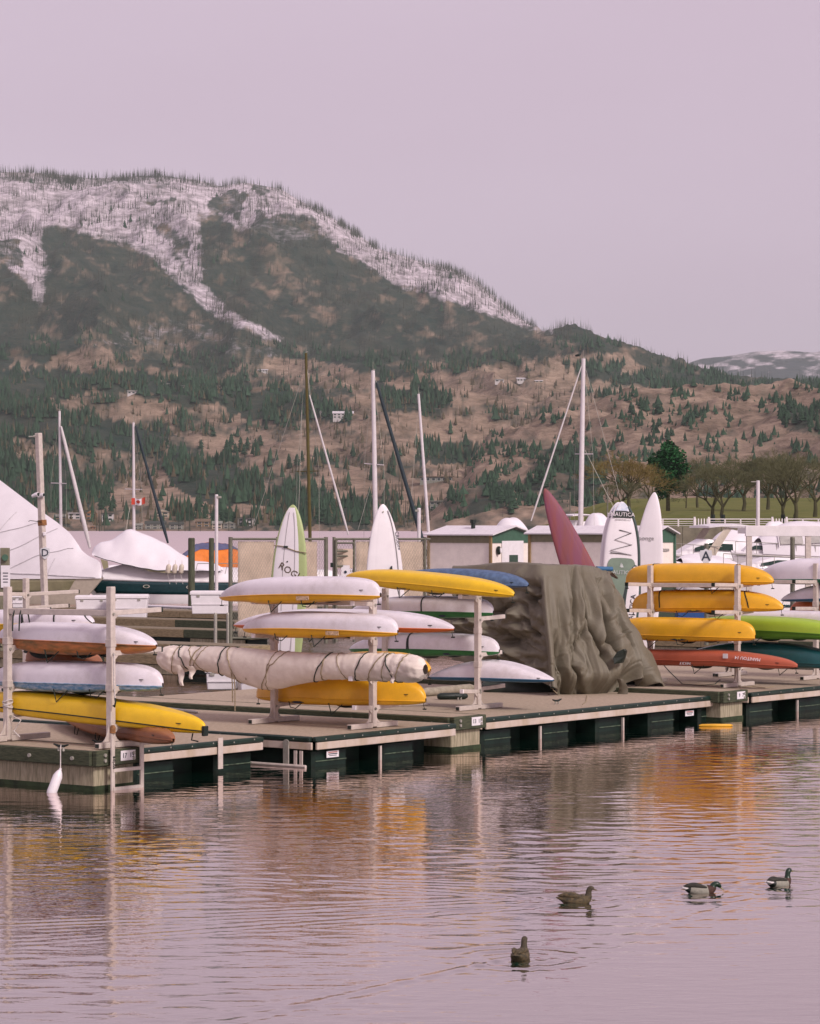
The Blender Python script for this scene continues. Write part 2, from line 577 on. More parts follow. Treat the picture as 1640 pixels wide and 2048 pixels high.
put_cover(far_m, fs_.ravel(), np.full(FCg.size, .9))

# ground under everything beyond the lake, for the horizon outside the picture
def mtn_at(px, d):
    j = np.clip(np.searchsorted(cols, px), 1, ncol - 1)
    i = np.clip(np.searchsorted(dist, d), 1, nrow - 1)
    return ZG[i, j]
def mtn_find(px, py):
    """distance and height of the mountain surface seen at photo pixel (px, py)"""
    j = int(np.clip(np.searchsorted(cols, px), 1, ncol - 1))
    k = np.argmax(PYG[:, j] <= py)
    return dist[k], ZG[k, j]
def hill_find(px, py):
    j = int(np.clip(np.searchsorted(hcols, px), 1, len(hcols) - 1))
    k = np.argmax(HPY[:, j] <= py)
    return hd[k], HZ[k, j]

# ---- trees on the slopes: many thousands read as one mass
trng = np.random.RandomState(21)
def cones(x, y, z, h, r, sides=5, tiers=2):
    """pointed conifers as joined geometry"""
    n = len(x)
    vs, fs = [], []
    base = 0
    for t in range(tiers):
        z0 = 0.08 + 0.34 * t
        z1 = 1.0 if t == tiers - 1 else 0.72 + 0.1 * t
        rr = 1.0 - 0.42 * t
        a = np.arange(sides) * 2 * np.pi / sides
        ph = trng.rand(n, 1) * 6.28
        wob = 0.7 + 0.6 * trng.rand(n, sides)
        ring = np.stack([x[:, None] + np.cos(a + ph) * r[:, None] * rr * wob, y[:, None] + np.sin(a + ph) * r[:, None] * rr * wob,
                         np.repeat((z + h * z0)[:, None], sides, 1) + (trng.rand(n, sides) - .5) * h[:, None] * .08], 2)
        tip = np.stack([x, y, z + h * z1], 1)[:, None, :]
        vs.append(np.concatenate([ring, tip], 1).reshape(-1, 3))
        i0 = base + np.arange(n)[:, None] * (sides + 1)
        k = np.arange(sides)
        fs.append(np.stack([np.repeat(i0, sides, 1) + k, np.repeat(i0, sides, 1) + (k + 1) % sides, np.repeat(i0 + sides, sides, 1)], 2).reshape(-1, 3))
        base += n * (sides + 1)
    return np.concatenate(vs), np.concatenate(fs)

def scatter(CGr, PYr, Xr, Dr, Zr, prob, n):
    """n random grid places chosen by weight"""
    p = np.clip(prob, 0, None).ravel()
    idx = trng.choice(p.size, n, p=p / p.sum())
    jx = (trng.rand(n) - .5)
    return Xr.ravel()[idx] + jx * 6, Dr.ravel()[idx] + (trng.rand(n) - .5) * 6, Zr.ravel()[idx] - 0.8

area = DG * np.gradient(dist)[:, None]
vis = np.clip(-np.gradient(PYG, axis=0), 0.02, None)      # picture rows covered by each grid row
clump = np.clip(fbm(CG / 34, PYG / 13, 4, 11) * 4.2 - 1.75, 0.0, 1.6)
inframe = ((CG > -120) & (CG < 1760)).astype(float)
burnt_w = np.where(DG > 3450, (0.35 + SNOW * .8 + .25 * WOOD), 0.10 * (WOOD > .4)) * inframe * vis * (.12 + clump ** 1.5)
burnt_w[-8:] *= 9
x, y, z = scatter(CG, PYG, XG, DG, ZG, burnt_w, 15500)
h = (9 + 11 * trng.rand(15500))
vv, ff = cones(x, y, z, h, 0.22 + 0.32 * trng.rand(15500), 3, 1)
m_burnt = mat('charred_trunks', (0.075, 0.068, 0.06), .9, var=.2, scale=.01, spec=.1)
burnt = np_mesh('burnt_forest', vv, ff, m_burnt, False)
burnt['kind'] = 'stuff'
burnt['label'] = 'charred bare trunks standing all over the burnt mountain'
con_w = np.where((WOOD > .5) & (PYG > line(foot_pts)(CG) - 45), clump * (WOOD - .35), 0.006 * clump) * inframe * vis * (PYG < 1052)
con_w = np.where((CG > 1080) & (PYG < 810) & (PYG > 735), con_w * 3, con_w)
x, y, z = scatter(CG, PYG, XG, DG, ZG, con_w, 15000)
h = (4 + 10 * trng.rand(15000) ** 1.6)
vv, ff = cones(x, y, z, h, h * (.15 + .15 * trng.rand(15000)))
m_con = mat('conifer_needles', (0.045, 0.078, 0.055), .9, var=.3, scale=.05, spec=.1)
con = np_mesh('conifer_forest', vv, ff, m_con, False)
con['kind'] = 'stuff'
con['label'] = 'dark conifer woods on the lower mountain slopes'
brn_w = np.where(PYG > line(foot_pts)(CG) - 20, .06 + (WOOD > .3) * clump, 0) * inframe * vis * (PYG < 1052)
x, y, z = scatter(CG, PYG, XG, DG, ZG, brn_w, 8000)
h = (3 + 7 * trng.rand(8000))
vv, ff = cones(x, y, z, h, h * (.06 + .22 * trng.rand(8000) ** 2), 4, 2)
m_brn = mat('bare_brush', (0.13, 0.095, 0.07), .9, var=.25, scale=.02, spec=.1)
brn = np_mesh('bare_brush', vv, ff, m_brn, False)
brn['kind'] = 'stuff'
brn['label'] = 'bare brown brush and thin burnt trunks on the lower slopes'
con_w = np.where(DG > 4880, .6 + (CG > 880) * 1.5 + 2 * (CG < 430), 0) * inframe * np.where((CG > 430) & (CG < 600), .4, 1)
x, y, z = scatter(CG, PYG, XG, DG, ZG, con_w, 2300)
h = (5 + 13 * trng.rand(2300) ** 1.3)
vv, ff = cones(x, y, z, h, h * (.02 + .05 * trng.rand(2300) ** 1.5), 4, 2)
rid_t = np_mesh('ridge_forest', vv, ff, m_burnt, False)
rid_t['kind'] = 'stuff'
rid_t['label'] = 'thin dark trees along the mountain skyline'
hvis = np.clip(-np.gradient(HPY, axis=0), 0.02, None)
hcl = np.clip(fbm(HCg / 34, HPY / 15, 4, 12) * 4.0 - 1.75, 0.01, 1.6)
x, y, z = scatter(HCg, HPY, HX, HDg, HZ, hvis * hcl * ((HCg < 1740) & (HDg < 2160) & (HDg > 1540)) * (1 + 2 * ((HPY > 900) & (HCg < 1220))), 2300)
h = (2.5 + 6.5 * trng.rand(2300) ** 2)
vv, ff = cones(x, y, z, h, h * (.16 + .25 * trng.rand(2300)))
hf = np_mesh('hill_scrub', vv, ff, m_con, False)
hf['kind'] = 'stuff'
hf['label'] = 'scattered dark scrub and young conifers on the grassy hill'

# ---- single conifers one can pick out
def conifer_mesh(seed):
    rr = random.Random(seed)
    m = MB()
    n = 9
    tiers = 7
    for t in range(tiers):
        z0 = .1 + .8 * t / tiers
        z1 = z0 + .26
        r0 = (.17, .30, .22)[seed % 3] * (1 - t / tiers) ** (.85, .6, 1.1)[seed % 3] + .015
        ring = [(math.cos(6.283 * k / n + t) * r0 * rr.uniform(.6, 1.2), math.sin(6.283 * k / n + t) * r0 * rr.uniform(.6, 1.2), z0 + rr.uniform(-.03, .03)) for k in range(n)]
        m.add(ring + [(0, 0, min(1, z1))], [(k, (k + 1) % n, n) for k in range(n)])
    c = m
    t = MB().tube([(0, 0, -.03), (0, 0, .2)], [.02, .015], 5)
    return c, t
CMESH = []
for s_ in range(3):
    c, t = conifer_mesh(s_)
    CMESH.append((c, t))
m_bark = mat('bark', (0.10, 0.075, 0.055), .9, var=.2, spec=.1)
cproto = []
def conifer(px, d, z, h, label, group):
    k = len(bpy.data.objects) % 3
    loc = Vector(((px - CX) / F * d, d, z))
    if len(cproto) < 3:
        o = thing('conifer_tree', label, 'tree', (0, 0, 0), group)
        CMESH[len(cproto)][0].build('crown', m_con, o)
        CMESH[len(cproto)][1].build('trunk', m_bark, o)
        cproto.append(o)
    else:
        o = copy_tree(cproto[k])
        o['label'] = label
        o['group'] = group
    o.location = loc
    o.scale = (h * (.8 + .4 * (px * 7.3 % 1)), h * (.8 + .4 * (px * 3.1 % 1)), h)
    o.rotation_euler.z = px
    return o
grng = random.Random(5)
for (x0, x1, y0, y1, n, h0, h1) in [(200, 520, 985, 1048, 24, 6, 11), (540, 740, 985, 1050, 24, 7, 14), (780, 900, 780, 812, 9, 8, 12), (380, 640, 880, 960, 20, 7, 11)]:
    cl_ = [(grng.uniform(x0, x1), grng.uniform(y0, y1)) for _ in range(max(2, n // 5))]
    for _ in range(n):
        c_ = grng.choice(cl_)
        px, py = min(max(grng.gauss(c_[0], 13), x0), x1), min(max(grng.gauss(c_[1], 6), y0), y1)
        d, z = mtn_find(px, py)
        conifer(px, d, z - .3, grng.uniform(h0, h1), 'dark conifer on the lower slope across the lake', 'conifers on the lower slope across the lake')
for (x0, x1, y0, y1, n, h0, h1) in [(960, 1200, 925, 1045, 26, 6, 12), (1230, 1640, 815, 880, 34, 5, 9), (1560, 1640, 820, 860, 10, 6, 11)]:
    cl_ = [(grng.uniform(x0, x1), grng.uniform(y0, y1)) for _ in range(max(2, n // 4))]
    for _ in range(n):
        c_ = grng.choice(cl_)
        px, py = min(max(grng.gauss(c_[0], 14), x0), x1), min(max(grng.gauss(c_[1], 8), y0), y1)
        d, z = hill_find(px, py)
        conifer(px, d, z - .3, grng.uniform(h0, h1), 'dark conifer standing on the pale grassy hill', 'conifers on the grassy hill')
# ------------------------------------------------------------------ water
def water_mat():
    m = bpy.data.materials.new('lake_water')
    m.use_nodes = True
    nt = m.node_tree
    N, L = nt.nodes.new, nt.links.new
    b = nt.nodes['Principled BSDF']
    b.inputs['Base Color'].default_value = (0.004, 0.034, 0.022, 1)
    b.inputs['Roughness'].default_value = 0.05
    b.inputs['IOR'].default_value = 1.33
    tc = N('ShaderNodeTexCoord')
    hs = []
    for sc, st, dist_ in ((3.2, (.45, 1, 1), .007), (9.0, (.4, 1, 1), .0025)):
        mp = N('ShaderNodeMapping')
        mp.inputs['Scale'].default_value = st
        L(tc.outputs['Object'], mp.inputs['Vector'])
        n = N('ShaderNodeTexNoise')
        n.inputs['Scale'].default_value = sc
        n.inputs['Detail'].default_value = 3
        L(mp.outputs['Vector'], n.inputs['Vector'])
        hs.append((n.outputs['Fac'], dist_))
    prev = None
    for h, d_ in hs:
        bp = N('ShaderNodeBump')
        bp.inputs['Strength'].default_value = 1.0
        bp.inputs['Distance'].default_value = d_
        L(h, bp.inputs['Height'])
        if prev:
            L(prev, bp.inputs['Normal'])
        prev = bp.outputs['Normal']
    # the open lake beyond the harbour is choppier: steeper wavelets and a rougher sheen
    geo = N('ShaderNodeNewGeometry')
    sx = N('ShaderNodeSeparateXYZ')
    L(geo.outputs['Position'], sx.inputs['Vector'])
    far = N('ShaderNodeMapRange')
    far.inputs['From Min'].default_value = 66
    far.inputs['From Max'].default_value = 150
    L(sx.outputs['Y'], far.inputs['Value'])
    mp = N('ShaderNodeMapping')
    mp.inputs['Scale'].default_value = (.30, .12, 1)
    L(tc.outputs['Object'], mp.inputs['Vector'])
    n = N('ShaderNodeTexNoise')
    n.inputs['Scale'].default_value = 1.0
    n.inputs['Detail'].default_value = 5
    L(mp.outputs['Vector'], n.inputs['Vector'])
    hm = N('ShaderNodeMath')
    hm.operation = 'MULTIPLY'
    L(n.outputs['Fac'], hm.inputs[0])
    L(far.outputs['Result'], hm.inputs[1])
    bp = N('ShaderNodeBump')
    bp.inputs['Strength'].default_value = 1.0
    bp.inputs['Distance'].default_value = .55
    L(hm.outputs[0], bp.inputs['Height'])
    L(prev, bp.inputs['Normal'])
    L(bp.outputs['Normal'], b.inputs['Normal'])
    rg = N('ShaderNodeMapRange')
    rg.inputs['From Min'].default_value = 66
    rg.inputs['From Max'].default_value = 200
    rg.inputs['To Min'].default_value = .015
    rg.inputs['To Max'].default_value = .34
    L(sx.outputs['Y'], rg.inputs['Value'])
    L(rg.outputs['Result'], b.inputs['Roughness'])
    gl = N('ShaderNodeBsdfGlossy')
    gl.inputs['Color'].default_value = (1.0, 0.86, 0.83, 1)
    L(rg.outputs['Result'], gl.inputs['Roughness'])
    L(bp.outputs['Normal'], gl.inputs['Normal'])
    ms = N('ShaderNodeMixShader')
    lw = N('ShaderNodeLayerWeight')
    lw.inputs['Blend'].default_value = 0.5
    L(bp.outputs['Normal'], lw.inputs['Normal'])
    pw = N('ShaderNodeMath')
    pw.operation = 'POWER'
    pw.inputs[1].default_value = 2.75
    L(lw.outputs['Facing'], pw.inputs[0])
    L(pw.outputs[0], ms.inputs['Fac'])
    L(b.outputs['BSDF'], ms.inputs[1])
    L(gl.outputs['BSDF'], ms.inputs[2])
    L(ms.outputs['Shader'], nt.nodes['Material Output'].inputs['Surface'])
    return m
WATER = water_mat()
wy = np.concatenate([[-60, 0, 12, 17], np.arange(20, 50, .05), np.arange(50, 72, .11), [74, 78, 84, 92, 105, 125, 160, 220, 320, 500, 800, 1200, 1700, 2600, 4000, 8500]])
wx = np.concatenate([[-6000, -2500, -900, -300, -100, -45, -22, -14], np.arange(-10.5, 13.5, .062), [16, 24, 45, 100, 300, 900, 2500, 6000]])
WX, WY = np.meshgrid(wx, wy)
WZ = np.zeros_like(WX)
wr = np.random.RandomState(3)
env = np.clip(.45 + 2.3 * (fbm(WX / 3.1, WY / 5.5, 3, 13) - .42), .12, 1.35)
calm = (.58 + .42 * np.clip((WY - 23) / 9, 0, 1)) * (1 - .6 * np.clip((WX - 1.2) / 2.4, 0, 1) * np.clip((33 - WY) / 8, 0, 1))
far_boost = 1 + .55 * np.clip((WY - 26) / 8, 0, 1)
for k in range(34):
    lam = .22 * (3.2 ** wr.rand())
    th = math.pi / 2 + wr.normal() * .38 + (0.12 if k % 3 else -.25)
    kk = 2 * math.pi / lam
    a = .0155 * wr.uniform(.5, 1.2) / kk
    ph = wr.rand() * 6.28
    warp = 1.2 * fbm(WX / 1.9 + k, WY / 2.6 - k, 2, k % 16)
    WZ += a * 1.5 * (np.exp(1.25 * (np.sin(kk * (WX * math.cos(th) + WY * math.sin(th)) + ph + 4 * warp) - 1)) - .4)
# ring and wake ripples behind each duck: (x, y, heading)
DUCKS = [dict(px=1152, py=1806, face=(1, -.1), kind='hen'), dict(px=1402, py=1786, face=(1, .12), kind='drake_low'),
         dict(px=1560, py=1772, face=(.75, .65), kind='drake'), dict(px=1041, py=1917, face=(.28, .95), kind='hen_away')]
wake = np.zeros_like(WX)
for dk in DUCKS:
    p = G(dk['px'], dk['py'], 0)
    fx, fy = Vector(dk['face']).normalized()
    lx = (WX - p.x) * fx + (WY - p.y) * fy
    ly = -(WX - p.x) * fy + (WY - p.y) * fx
    bk = np.clip(-lx + .1, 0, None)
    for sgn in (-1, 1):
        dd_ = ly * sgn - bk * .36 - .08
        wake += np.exp(-(dd_ / (.10 + .05 * bk)) ** 2) * np.cos(dd_ * 26) * np.exp(-bk / 3.2) * (bk > 0) * .010
    rr = np.hypot(lx, ly)
    wake += .006 * np.cos(rr * 24) * np.exp(-((rr - .45) / .3) ** 2)
fade = np.clip((WY - 18) / 3, 0, 1) * np.clip((71 - WY) / 4, 0, 1) * np.clip((WX + 10.6) / 1, 0, 1) * np.clip((13.4 - WX) / 1, 0, 1)
lee = -((WX + 4.7) * -0.798 + (WY - 41.2) * 0.603)
lee = .22 + .78 * np.clip((lee + .3) / 5.0, 0, 1)
WZ = (WZ * env * lee * calm * far_boost + wake) * fade
water = np_mesh('water', np.stack([WX.ravel(), WY.ravel(), WZ.ravel()], 1), grid_faces(len(wy), len(wx)), WATER)
water['kind'] = 'structure'
water['label'] = 'rippled grey lake water'

# ------------------------------------------------------------------ haze
def haze(den):
    m = bpy.data.materials.new('haze')
    m.use_nodes = True
    nt = m.node_tree
    nt.nodes.clear()
    o = nt.nodes.new('ShaderNodeOutputMaterial')
    v = nt.nodes.new('ShaderNodeVolumePrincipled')
    v.inputs['Color'].default_value = (0.72, 0.84, 0.82, 1)
    v.inputs['Density'].default_value = den
    v.inputs['Anisotropy'].default_value = 0.0
    nt.links.new(v.outputs['Volume'], o.inputs['Volume'])
    b = MB().box((0, 4900, 380), (7000, 0, 0), (0, 6100, 0), (0, 0, 390)).build('haze', m)
    b['kind'] = 'stuff'
    b['label'] = 'thin pale haze over the lake'
    return b
haze(0.00005)
# ------------------------------------------------------------------ materials of the harbour
M_conc = mat('dock_concrete', (0.40, 0.33, 0.285), .85, var=.16, scale=9, bump=.35, bscale=160, spec=.2, grime=.35)
M_deck = mat('dock_deck', (0.44, 0.335, 0.275), .85, var=.14, scale=14, bump=.3, bscale=220, spec=.2, grime=.25)
M_cwet = mat('wet_concrete', (0.40, 0.33, 0.26), .8, var=.2, scale=5, bump=.4, bscale=90, stretch=(6, 6, .6), col2=(.17, .14, .10), spec=.25, grime=.5)
M_timb = mat('weathered_timber', (0.085, 0.082, 0.06), .8, var=.25, scale=7, bump=.5, bscale=60, stretch=(1, 1, 9), col2=(.03, .036, .028), spec=.2)
M_timb2 = mat('grey_timber', (0.30, 0.215, 0.15), .85, var=.22, scale=6, bump=.5, bscale=50, stretch=(1, 1, 6), spec=.2)
M_rub = mat('black_rubber', (0.012, 0.03, 0.026), .45, var=.2, spec=.4)
M_float = mat('float_plastic', (0.008, 0.021, 0.018), .5, var=.3, scale=3, bump=.2, spec=.25)
M_scum = mat('scum', (0.10, 0.13, 0.10), .8, var=.4, scale=9)
M_algae = mat('algae', (0.03, 0.045, 0.02), .9, var=.3, scale=8)
M_fascia = mat('fascia_board', (0.56, 0.455, 0.42), .6, var=.14, scale=2.2, stretch=(1, 1, .5), col2=(.42, .30, .22), spec=.3, grime=.6)
M_alu = mat('dull_aluminium', (0.60, 0.515, 0.475), .5, .1, var=.10, scale=8, bump=.15, bscale=90, spec=.5, grime=.2)
M_galv = mat('galvanised_steel', (0.42, 0.38, 0.36), .5, .4, var=.14, scale=20, spec=.5)
M_blk = mat('black_plastic', (0.012, 0.02, 0.018), .5, var=.2, spec=.4)
M_white = mat('white_paint', (0.80, 0.75, 0.75), .45, var=.05, scale=3, spec=.4, grime=.18)
M_wplas = mat('white_plastic', (0.78, 0.74, 0.76), .4, var=.04, scale=4, spec=.45, grime=.12)
M_gel = mat('white_gelcoat', (0.80, 0.76, 0.77), .25, var=.04, scale=1.5, spec=.5, coat=.3, grime=.12)
M_ink = mat('navy_ink', (0.012, 0.022, 0.045), .6, var=.1)
M_orange_r = mat('rusty_cap', (0.32, 0.13, 0.05), .8, var=.25, scale=14)
M_rope = mat('hemp_rope', (0.34, 0.25, 0.18), .9, var=.2, scale=30)
M_wrope = mat('white_rope', (0.62, 0.56, 0.54), .9, var=.15, scale=30)
M_drope = mat('dark_rope', (0.02, 0.028, 0.024), .9, var=.2, scale=30)

def text_mesh(name, body, mat_, parent, o_, ex, ey, size, ext=.003, align='CENTER'):
    """flat lettering as thin mesh: origin o_, reading direction ex, upward ey"""
    cu = bpy.data.curves.new(name, 'FONT')
    cu.body = body
    cu.size = size
    cu.extrude = ext
    cu.align_x = align
    cu.align_y = 'CENTER'
    cu.resolution_u = 2
    tmp = bpy.data.objects.new('tmp_text', cu)
    COL.objects.link(tmp)
    dg = bpy.context.evaluated_depsgraph_get()
    me = bpy.data.meshes.new_from_object(tmp.evaluated_get(dg))
    bpy.data.objects.remove(tmp)
    ex, ey = Vector(ex).normalized(), Vector(ey).normalized()
    ez = ex.cross(ey)
    M = Matrix(((ex.x, ey.x, ez.x, 0), (ex.y, ey.y, ez.y, 0), (ex.z, ey.z, ez.z, 0), (0, 0, 0, 1)))
    off = OFF[parent.name] if parent is not None else Vector((0, 0, 0))
    me.transform(Matrix.Translation(Vector(o_) - off) @ M)
    me.materials.clear()
    me.materials.append(mat_)
    me.name = name
    o = bpy.data.objects.new(name, me)
    COL.objects.link(o)
    if parent is not None:
        o.parent = parent
        OFF[o.name] = off
    return o

def v3(x, y, z=0):
    return Vector((x, y, z))

FW = 0.87
CORN = [v3(-4.73, 41.2), v3(0.73, 48.4), v3(6.31, 55.8)]      # near left corners of the three concrete fingers
def finger(c, L, label, nums):
    t = thing('concrete_dock', label, 'dock', c, 'concrete dock fingers')
    def q(u, v, z):
        return c + U * u + V * v + ZU * z
    MB().box(q(FW / 2, L / 2, -.02), U * (FW / 2), V * (L / 2), ZU * .385).build('concrete_float', M_cwet, t, bev=.02)
    MB().box(q(FW / 2, L / 2, .55), U * (FW / 2 - .03), V * (L / 2 - .03), ZU * .05).build('deck', M_deck, t)
    for a_, b_, w_ in ((q(FW / 2, -.006, .02), U * (FW / 2), V * .006), (q(-.006, L / 2, .02), V * (L / 2), U * .006)):
        MB().box(a_, b_, w_, ZU * .05).build('algae_band', M_algae, t)
    # timber walers, one board for each side
    MB().box(q(FW / 2, -.05, .485), U * (FW / 2 + .05), V * .05, ZU * .118).build('waler', M_timb, t, bev=.012)
    n = max(1, int(L / 3.6))
    for s_, us in ((-1, -.05), (1, FW + .05)):
        for k in range(n):
            a, b_ = L * k / n + .004, L * (k + 1) / n - .004
            MB().box(q(us, (a + b_) / 2 + .0, .485), U * .048, V * ((b_ - a) / 2), ZU * .113).build('waler', M_timb, t, bev=.012)
    for k in range(4):
        pz = .45 + .08 * (k % 2)
        for dx in (.12 + .0, FW - .12):
            if k < 2:
                p = q(dx, -.10, pz)
                MB().tube([p, p - V * .025], .028, 8).build('bolt', M_galv, t)
    for k in range(3):
        p = q(-.10, .35 + .9 * k, .48)
        MB().tube([p, p - U * .03], .03, 8).build('bolt', M_galv, t)
    pc = q(FW * .72, -.104, .50)
    pl = MB().box(pc, U * .16, V * .004, ZU * .075).build('number_plate', M_wplas, t)
    text_mesh('lettering', nums, M_ink, pl, pc - V * .006 - ZU * .002, U, ZU, .105)
    return t
finger(CORN[0], 9.0, 'concrete dock finger carrying the number plate 17 15 and the ladder', '17  15')
finger(CORN[1], 12.0, 'concrete dock finger with the number plate 13 11', '13  11')
finger(CORN[2], 12.0, 'concrete dock finger with the number plate 9 7 beside the red kayak', '9   7')

def plastic_dock(p, u_len, v_len, label, tags=(), mods=4):
    """modular plastic float: p near left corner at water level"""
    t = thing('plastic_dock', label, 'dock', p, 'plastic float docks between the fingers')
    def q(u, v, z):
        return p + U * u + V * v + ZU * z
    MB().box(q(u_len / 2, v_len / 2, .475), U * (u_len / 2 - .05), V * (v_len / 2 - .05), ZU * .03).build('deck', M_deck, t)
    for a, b in ((q(0, 0, .463), q(u_len, 0, .463)), (q(0, 0.06, .463), q(0, v_len, .463)), (q(u_len, 0.06, .463), q(u_len, v_len, .463))):
        MB().beam(a, b, .10, .085).build('rub_rail', M_rub, t, bev=.02)
    n = max(2, int(u_len / .9))
    scr = MB()
    for k in range(n * 2):
        c = q(u_len * (k + .5) / n / 2, -.052, .463 + .016 * (k % 2))
        scr.box(c, U * .011, V * .004, ZU * .011)
    for k in range(6):
        c = q(-.052, .4 + .8 * k, .463)
        scr.box(c, V * .011, U * .004, ZU * .011)
    so = scr.build('screws', M_galv, t)
    so['kind'] = 'stuff'
    MB().beam(q(.03, -.02, .352), q(u_len - .02, -.02, .352), .045, .12).build('fascia', M_fascia, t, bev=.008)
    MB().beam(q(-.02, .03, .352), q(-.02, v_len, .352), .045, .12).build('fascia', M_fascia, t, bev=.008)
    MB().beam(q(u_len + .02, .03, .352), q(u_len + .02, v_len, .352), .045, .12).build('fascia', M_fascia, t, bev=.008)
    w = (u_len - .2) / mods
    for k in range(mods):
        dep = .06 if k % 2 == 0 else .50
        MB().box(q(.1 + w * (k + .5), dep + v_len / 2 - .2, -.0), U * (w / 2 - .012), V * (v_len / 2 - .25), ZU * .30).build('float', M_float, t, bev=.05)
        if k % 2 == 0:
            MB().box(q(.1 + w * (k + .5), dep + .04, .09), U * (w / 2 - .06), V * .012, ZU * .008).build('scum_line', M_scum, t)
    for k in range(1, mods):
        if k in (2, 5) and mods != 3:
            a = q(.1 + w * k - .12, .05, .1)
            MB().box(a, U * .022, V * .02, ZU * .145).build('bracket', M_alu, t)
    for uu in tags:
        c = q(uu, .055, .19)
        pl = MB().box(c, U * .16, V * .004, ZU * .055).build('warning_label', M_wplas, t)
        m = MB()
        for r_, col in ((.022, 0), (0, 1), (-.024, 0)):
            pass
        MB().box(c - V * .005 + ZU * .004, U * .12, V * .001, ZU * .008).build('print', M_ink, pl)
        MB().box(c - V * .005 - ZU * .024, U * .10, V * .001, ZU * .005).build('print', M_ink, pl)
        MB().box(c - V * .005 + ZU * .03, U * .12, V * .001, ZU * .007).build('print', mat('red_print', (.5, .08, .05)), pl)
    return t
plastic_dock(v3(-4.27, 42.75), 3.05, 9.0, 'short plastic float dock beside the ladder, brown fascia above green floats', mods=3)
plastic_dock(v3(-1.57, 45.1), 3.90, 9.0, 'plastic float dock under the canvas wrapped hull, corner pointing at the camera', (.55,), mods=4)
plastic_dock(v3(1.33, 49.6), 8.72, 9.0, 'long plastic float dock under the big brown tarpaulin', (7.2,), mods=9)
plastic_dock(v3(7.05, 57.0), 8.6, 9.0, 'plastic float dock beneath the yellow and red kayaks near number 9 7', (), mods=8)

# fixed fittings on the docks
def cleat(p, d, label):
    t = thing('mooring_cleat', label, 'cleat', p, 'mooring cleats')
    d = Vector(d)
    for s_ in (-.05, .05):
        MB().tube([p + d * s_, p + d * s_ + ZU * .07], .018, 6).build('foot', M_galv, t)
    MB().tube([p - d * .15 + ZU * .10, p - d * .05 + ZU * .075, p + d * .05 + ZU * .075, p + d * .15 + ZU * .10], [.012, .022, .022, .012], 6).build('horn', M_blk, t, smooth=60)
    return t
c0 = CORN[0]
cl = G(122, 1502, ZC); cleat(cl, V, 'dark mooring cleat that the white fender hangs from')
cleat(G(199, 1494, ZC), V, 'small dark cleat beside the top of the ladder')
cleat(G(1114, 1409, ZP), U, 'steel cleat in the shadow below the brown tarpaulin')
cleat(G(919, 1401, ZP), U, 'grey cleat near the white and blue hull')

# fender on a rope
fe = thing('fender', 'long white fender hanging from the cleat into the water', 'fender', (cl.x - .07, cl.y - .12, -.05))
fp = cl + v3(0.02, -.10, 0) - U * .02
a, b = fp + v3(0, -.06, -.27), fp + v3(-.14, -.12, -.66)
ax = (b - a).normalized()
MB().tube([a, a + ax * .04, a + ax * .1, a + ax * .34, b - ax * .03, b], [.025, .05, .073, .076, .07, .05], 14).build('body', M_wplas, fe, smooth=50)
MB().tube([a - ax * .03, a + ax * .012], .02, 8).build('eye', M_wplas, fe)
MB().tube([cl + ZU * .09, fp + ZU * .05, fp - ZU * .12, a - ax * .02], .009, 5).build('rope', M_wrope, fe)

# boarding ladder at the corner with 17 15
q0 = lambda u, v, z: c0 + U * u + V * v + ZU * z
ld = thing('boarding_ladder', 'aluminium boarding ladder with rusty caps at the dock end numbered 17 15', 'ladder', q0(.5, -.2, 0))
la, lb = G(218, 1586, 0), G(269, 1572, 0)
la, lb = q0(.22, -.17, 0), q0(.86, -.17, 0)
for p in (la, lb):
    rl = MB().beam(p - ZU * .6, p + ZU * .86, .075, .03, up=V).build('rail', M_alu, ld, bev=.004)
    MB().tube([p + ZU * .86, p + ZU * .95, p + ZU * .98], [.045, .045, .025], 8).build('cap', M_orange_r, rl, smooth=50)
for z in (.3, .02, -.26):
    MB().beam(la + ZU * z, lb + ZU * z, .05, .05).build('rung', M_alu, ld)
text_mesh('lettering', 'stripe', M_blk, ld, la - V * .022 + ZU * .42, ZU, -U, .085).name = 'lettering'

# flat steel bracket and rub block at the end of the short float dock
fb = MB().beam(v3(-4.27, 42.75) + U * 1.93 - V * .07 + ZU * .56, v3(-4.27, 42.75) + U * 1.93 - V * .07 + ZU * .06, .115, .012, up=V).build('flat_bracket', M_alu)
own(fb); tag(fb, 'flat grey metal strap bolted over the edge of the short float dock', 'bracket')
cb = thing('hinge_bracket', 'grey hinge plate with a round top on the corner float dock', 'bracket', v3(-1.57, 45.1) + V * .55)
hb = v3(-1.57, 45.1) + V * .55 - U * .06
MB().beam(hb + ZU * -.1, hb + ZU * .38, .13, .02, up=U).build('plate', M_galv, cb, bev=.01)
MB().tube([hb + ZU * .38 - V * .0 - U * .012, hb + ZU * .38 + U * .012], .066, 14).build('round_top', M_galv, cb)
for k in (.2, .32):
    MB().beam(hb - V * k + ZU * -.15, hb - V * k + ZU * .27, .06, .02, up=U).build('flange', M_alu, cb)
MB().tube([hb + V * 1.4 - U * .04 + ZU * .02, hb - V * .45 - U * .04 + ZU * .02], .028, 8).build('cross_bar', M_alu, cb)

# yellow paddle float drifting by finger 9 7
yp = MB().tube([G(1398, 1451, 0.02), G(1404, 1451, .02), G(1430, 1451, .02), G(1460, 1451, .02), G(1465, 1450.5, .02)], [.01, .03, .035, .03, .01], 8).build('drift_stick', mat('yellow_foam', (.75, .38, .02), .5), smooth=60)
own(yp); tag(yp, 'thin yellow float lying on the water by finger 9 7', 'float')
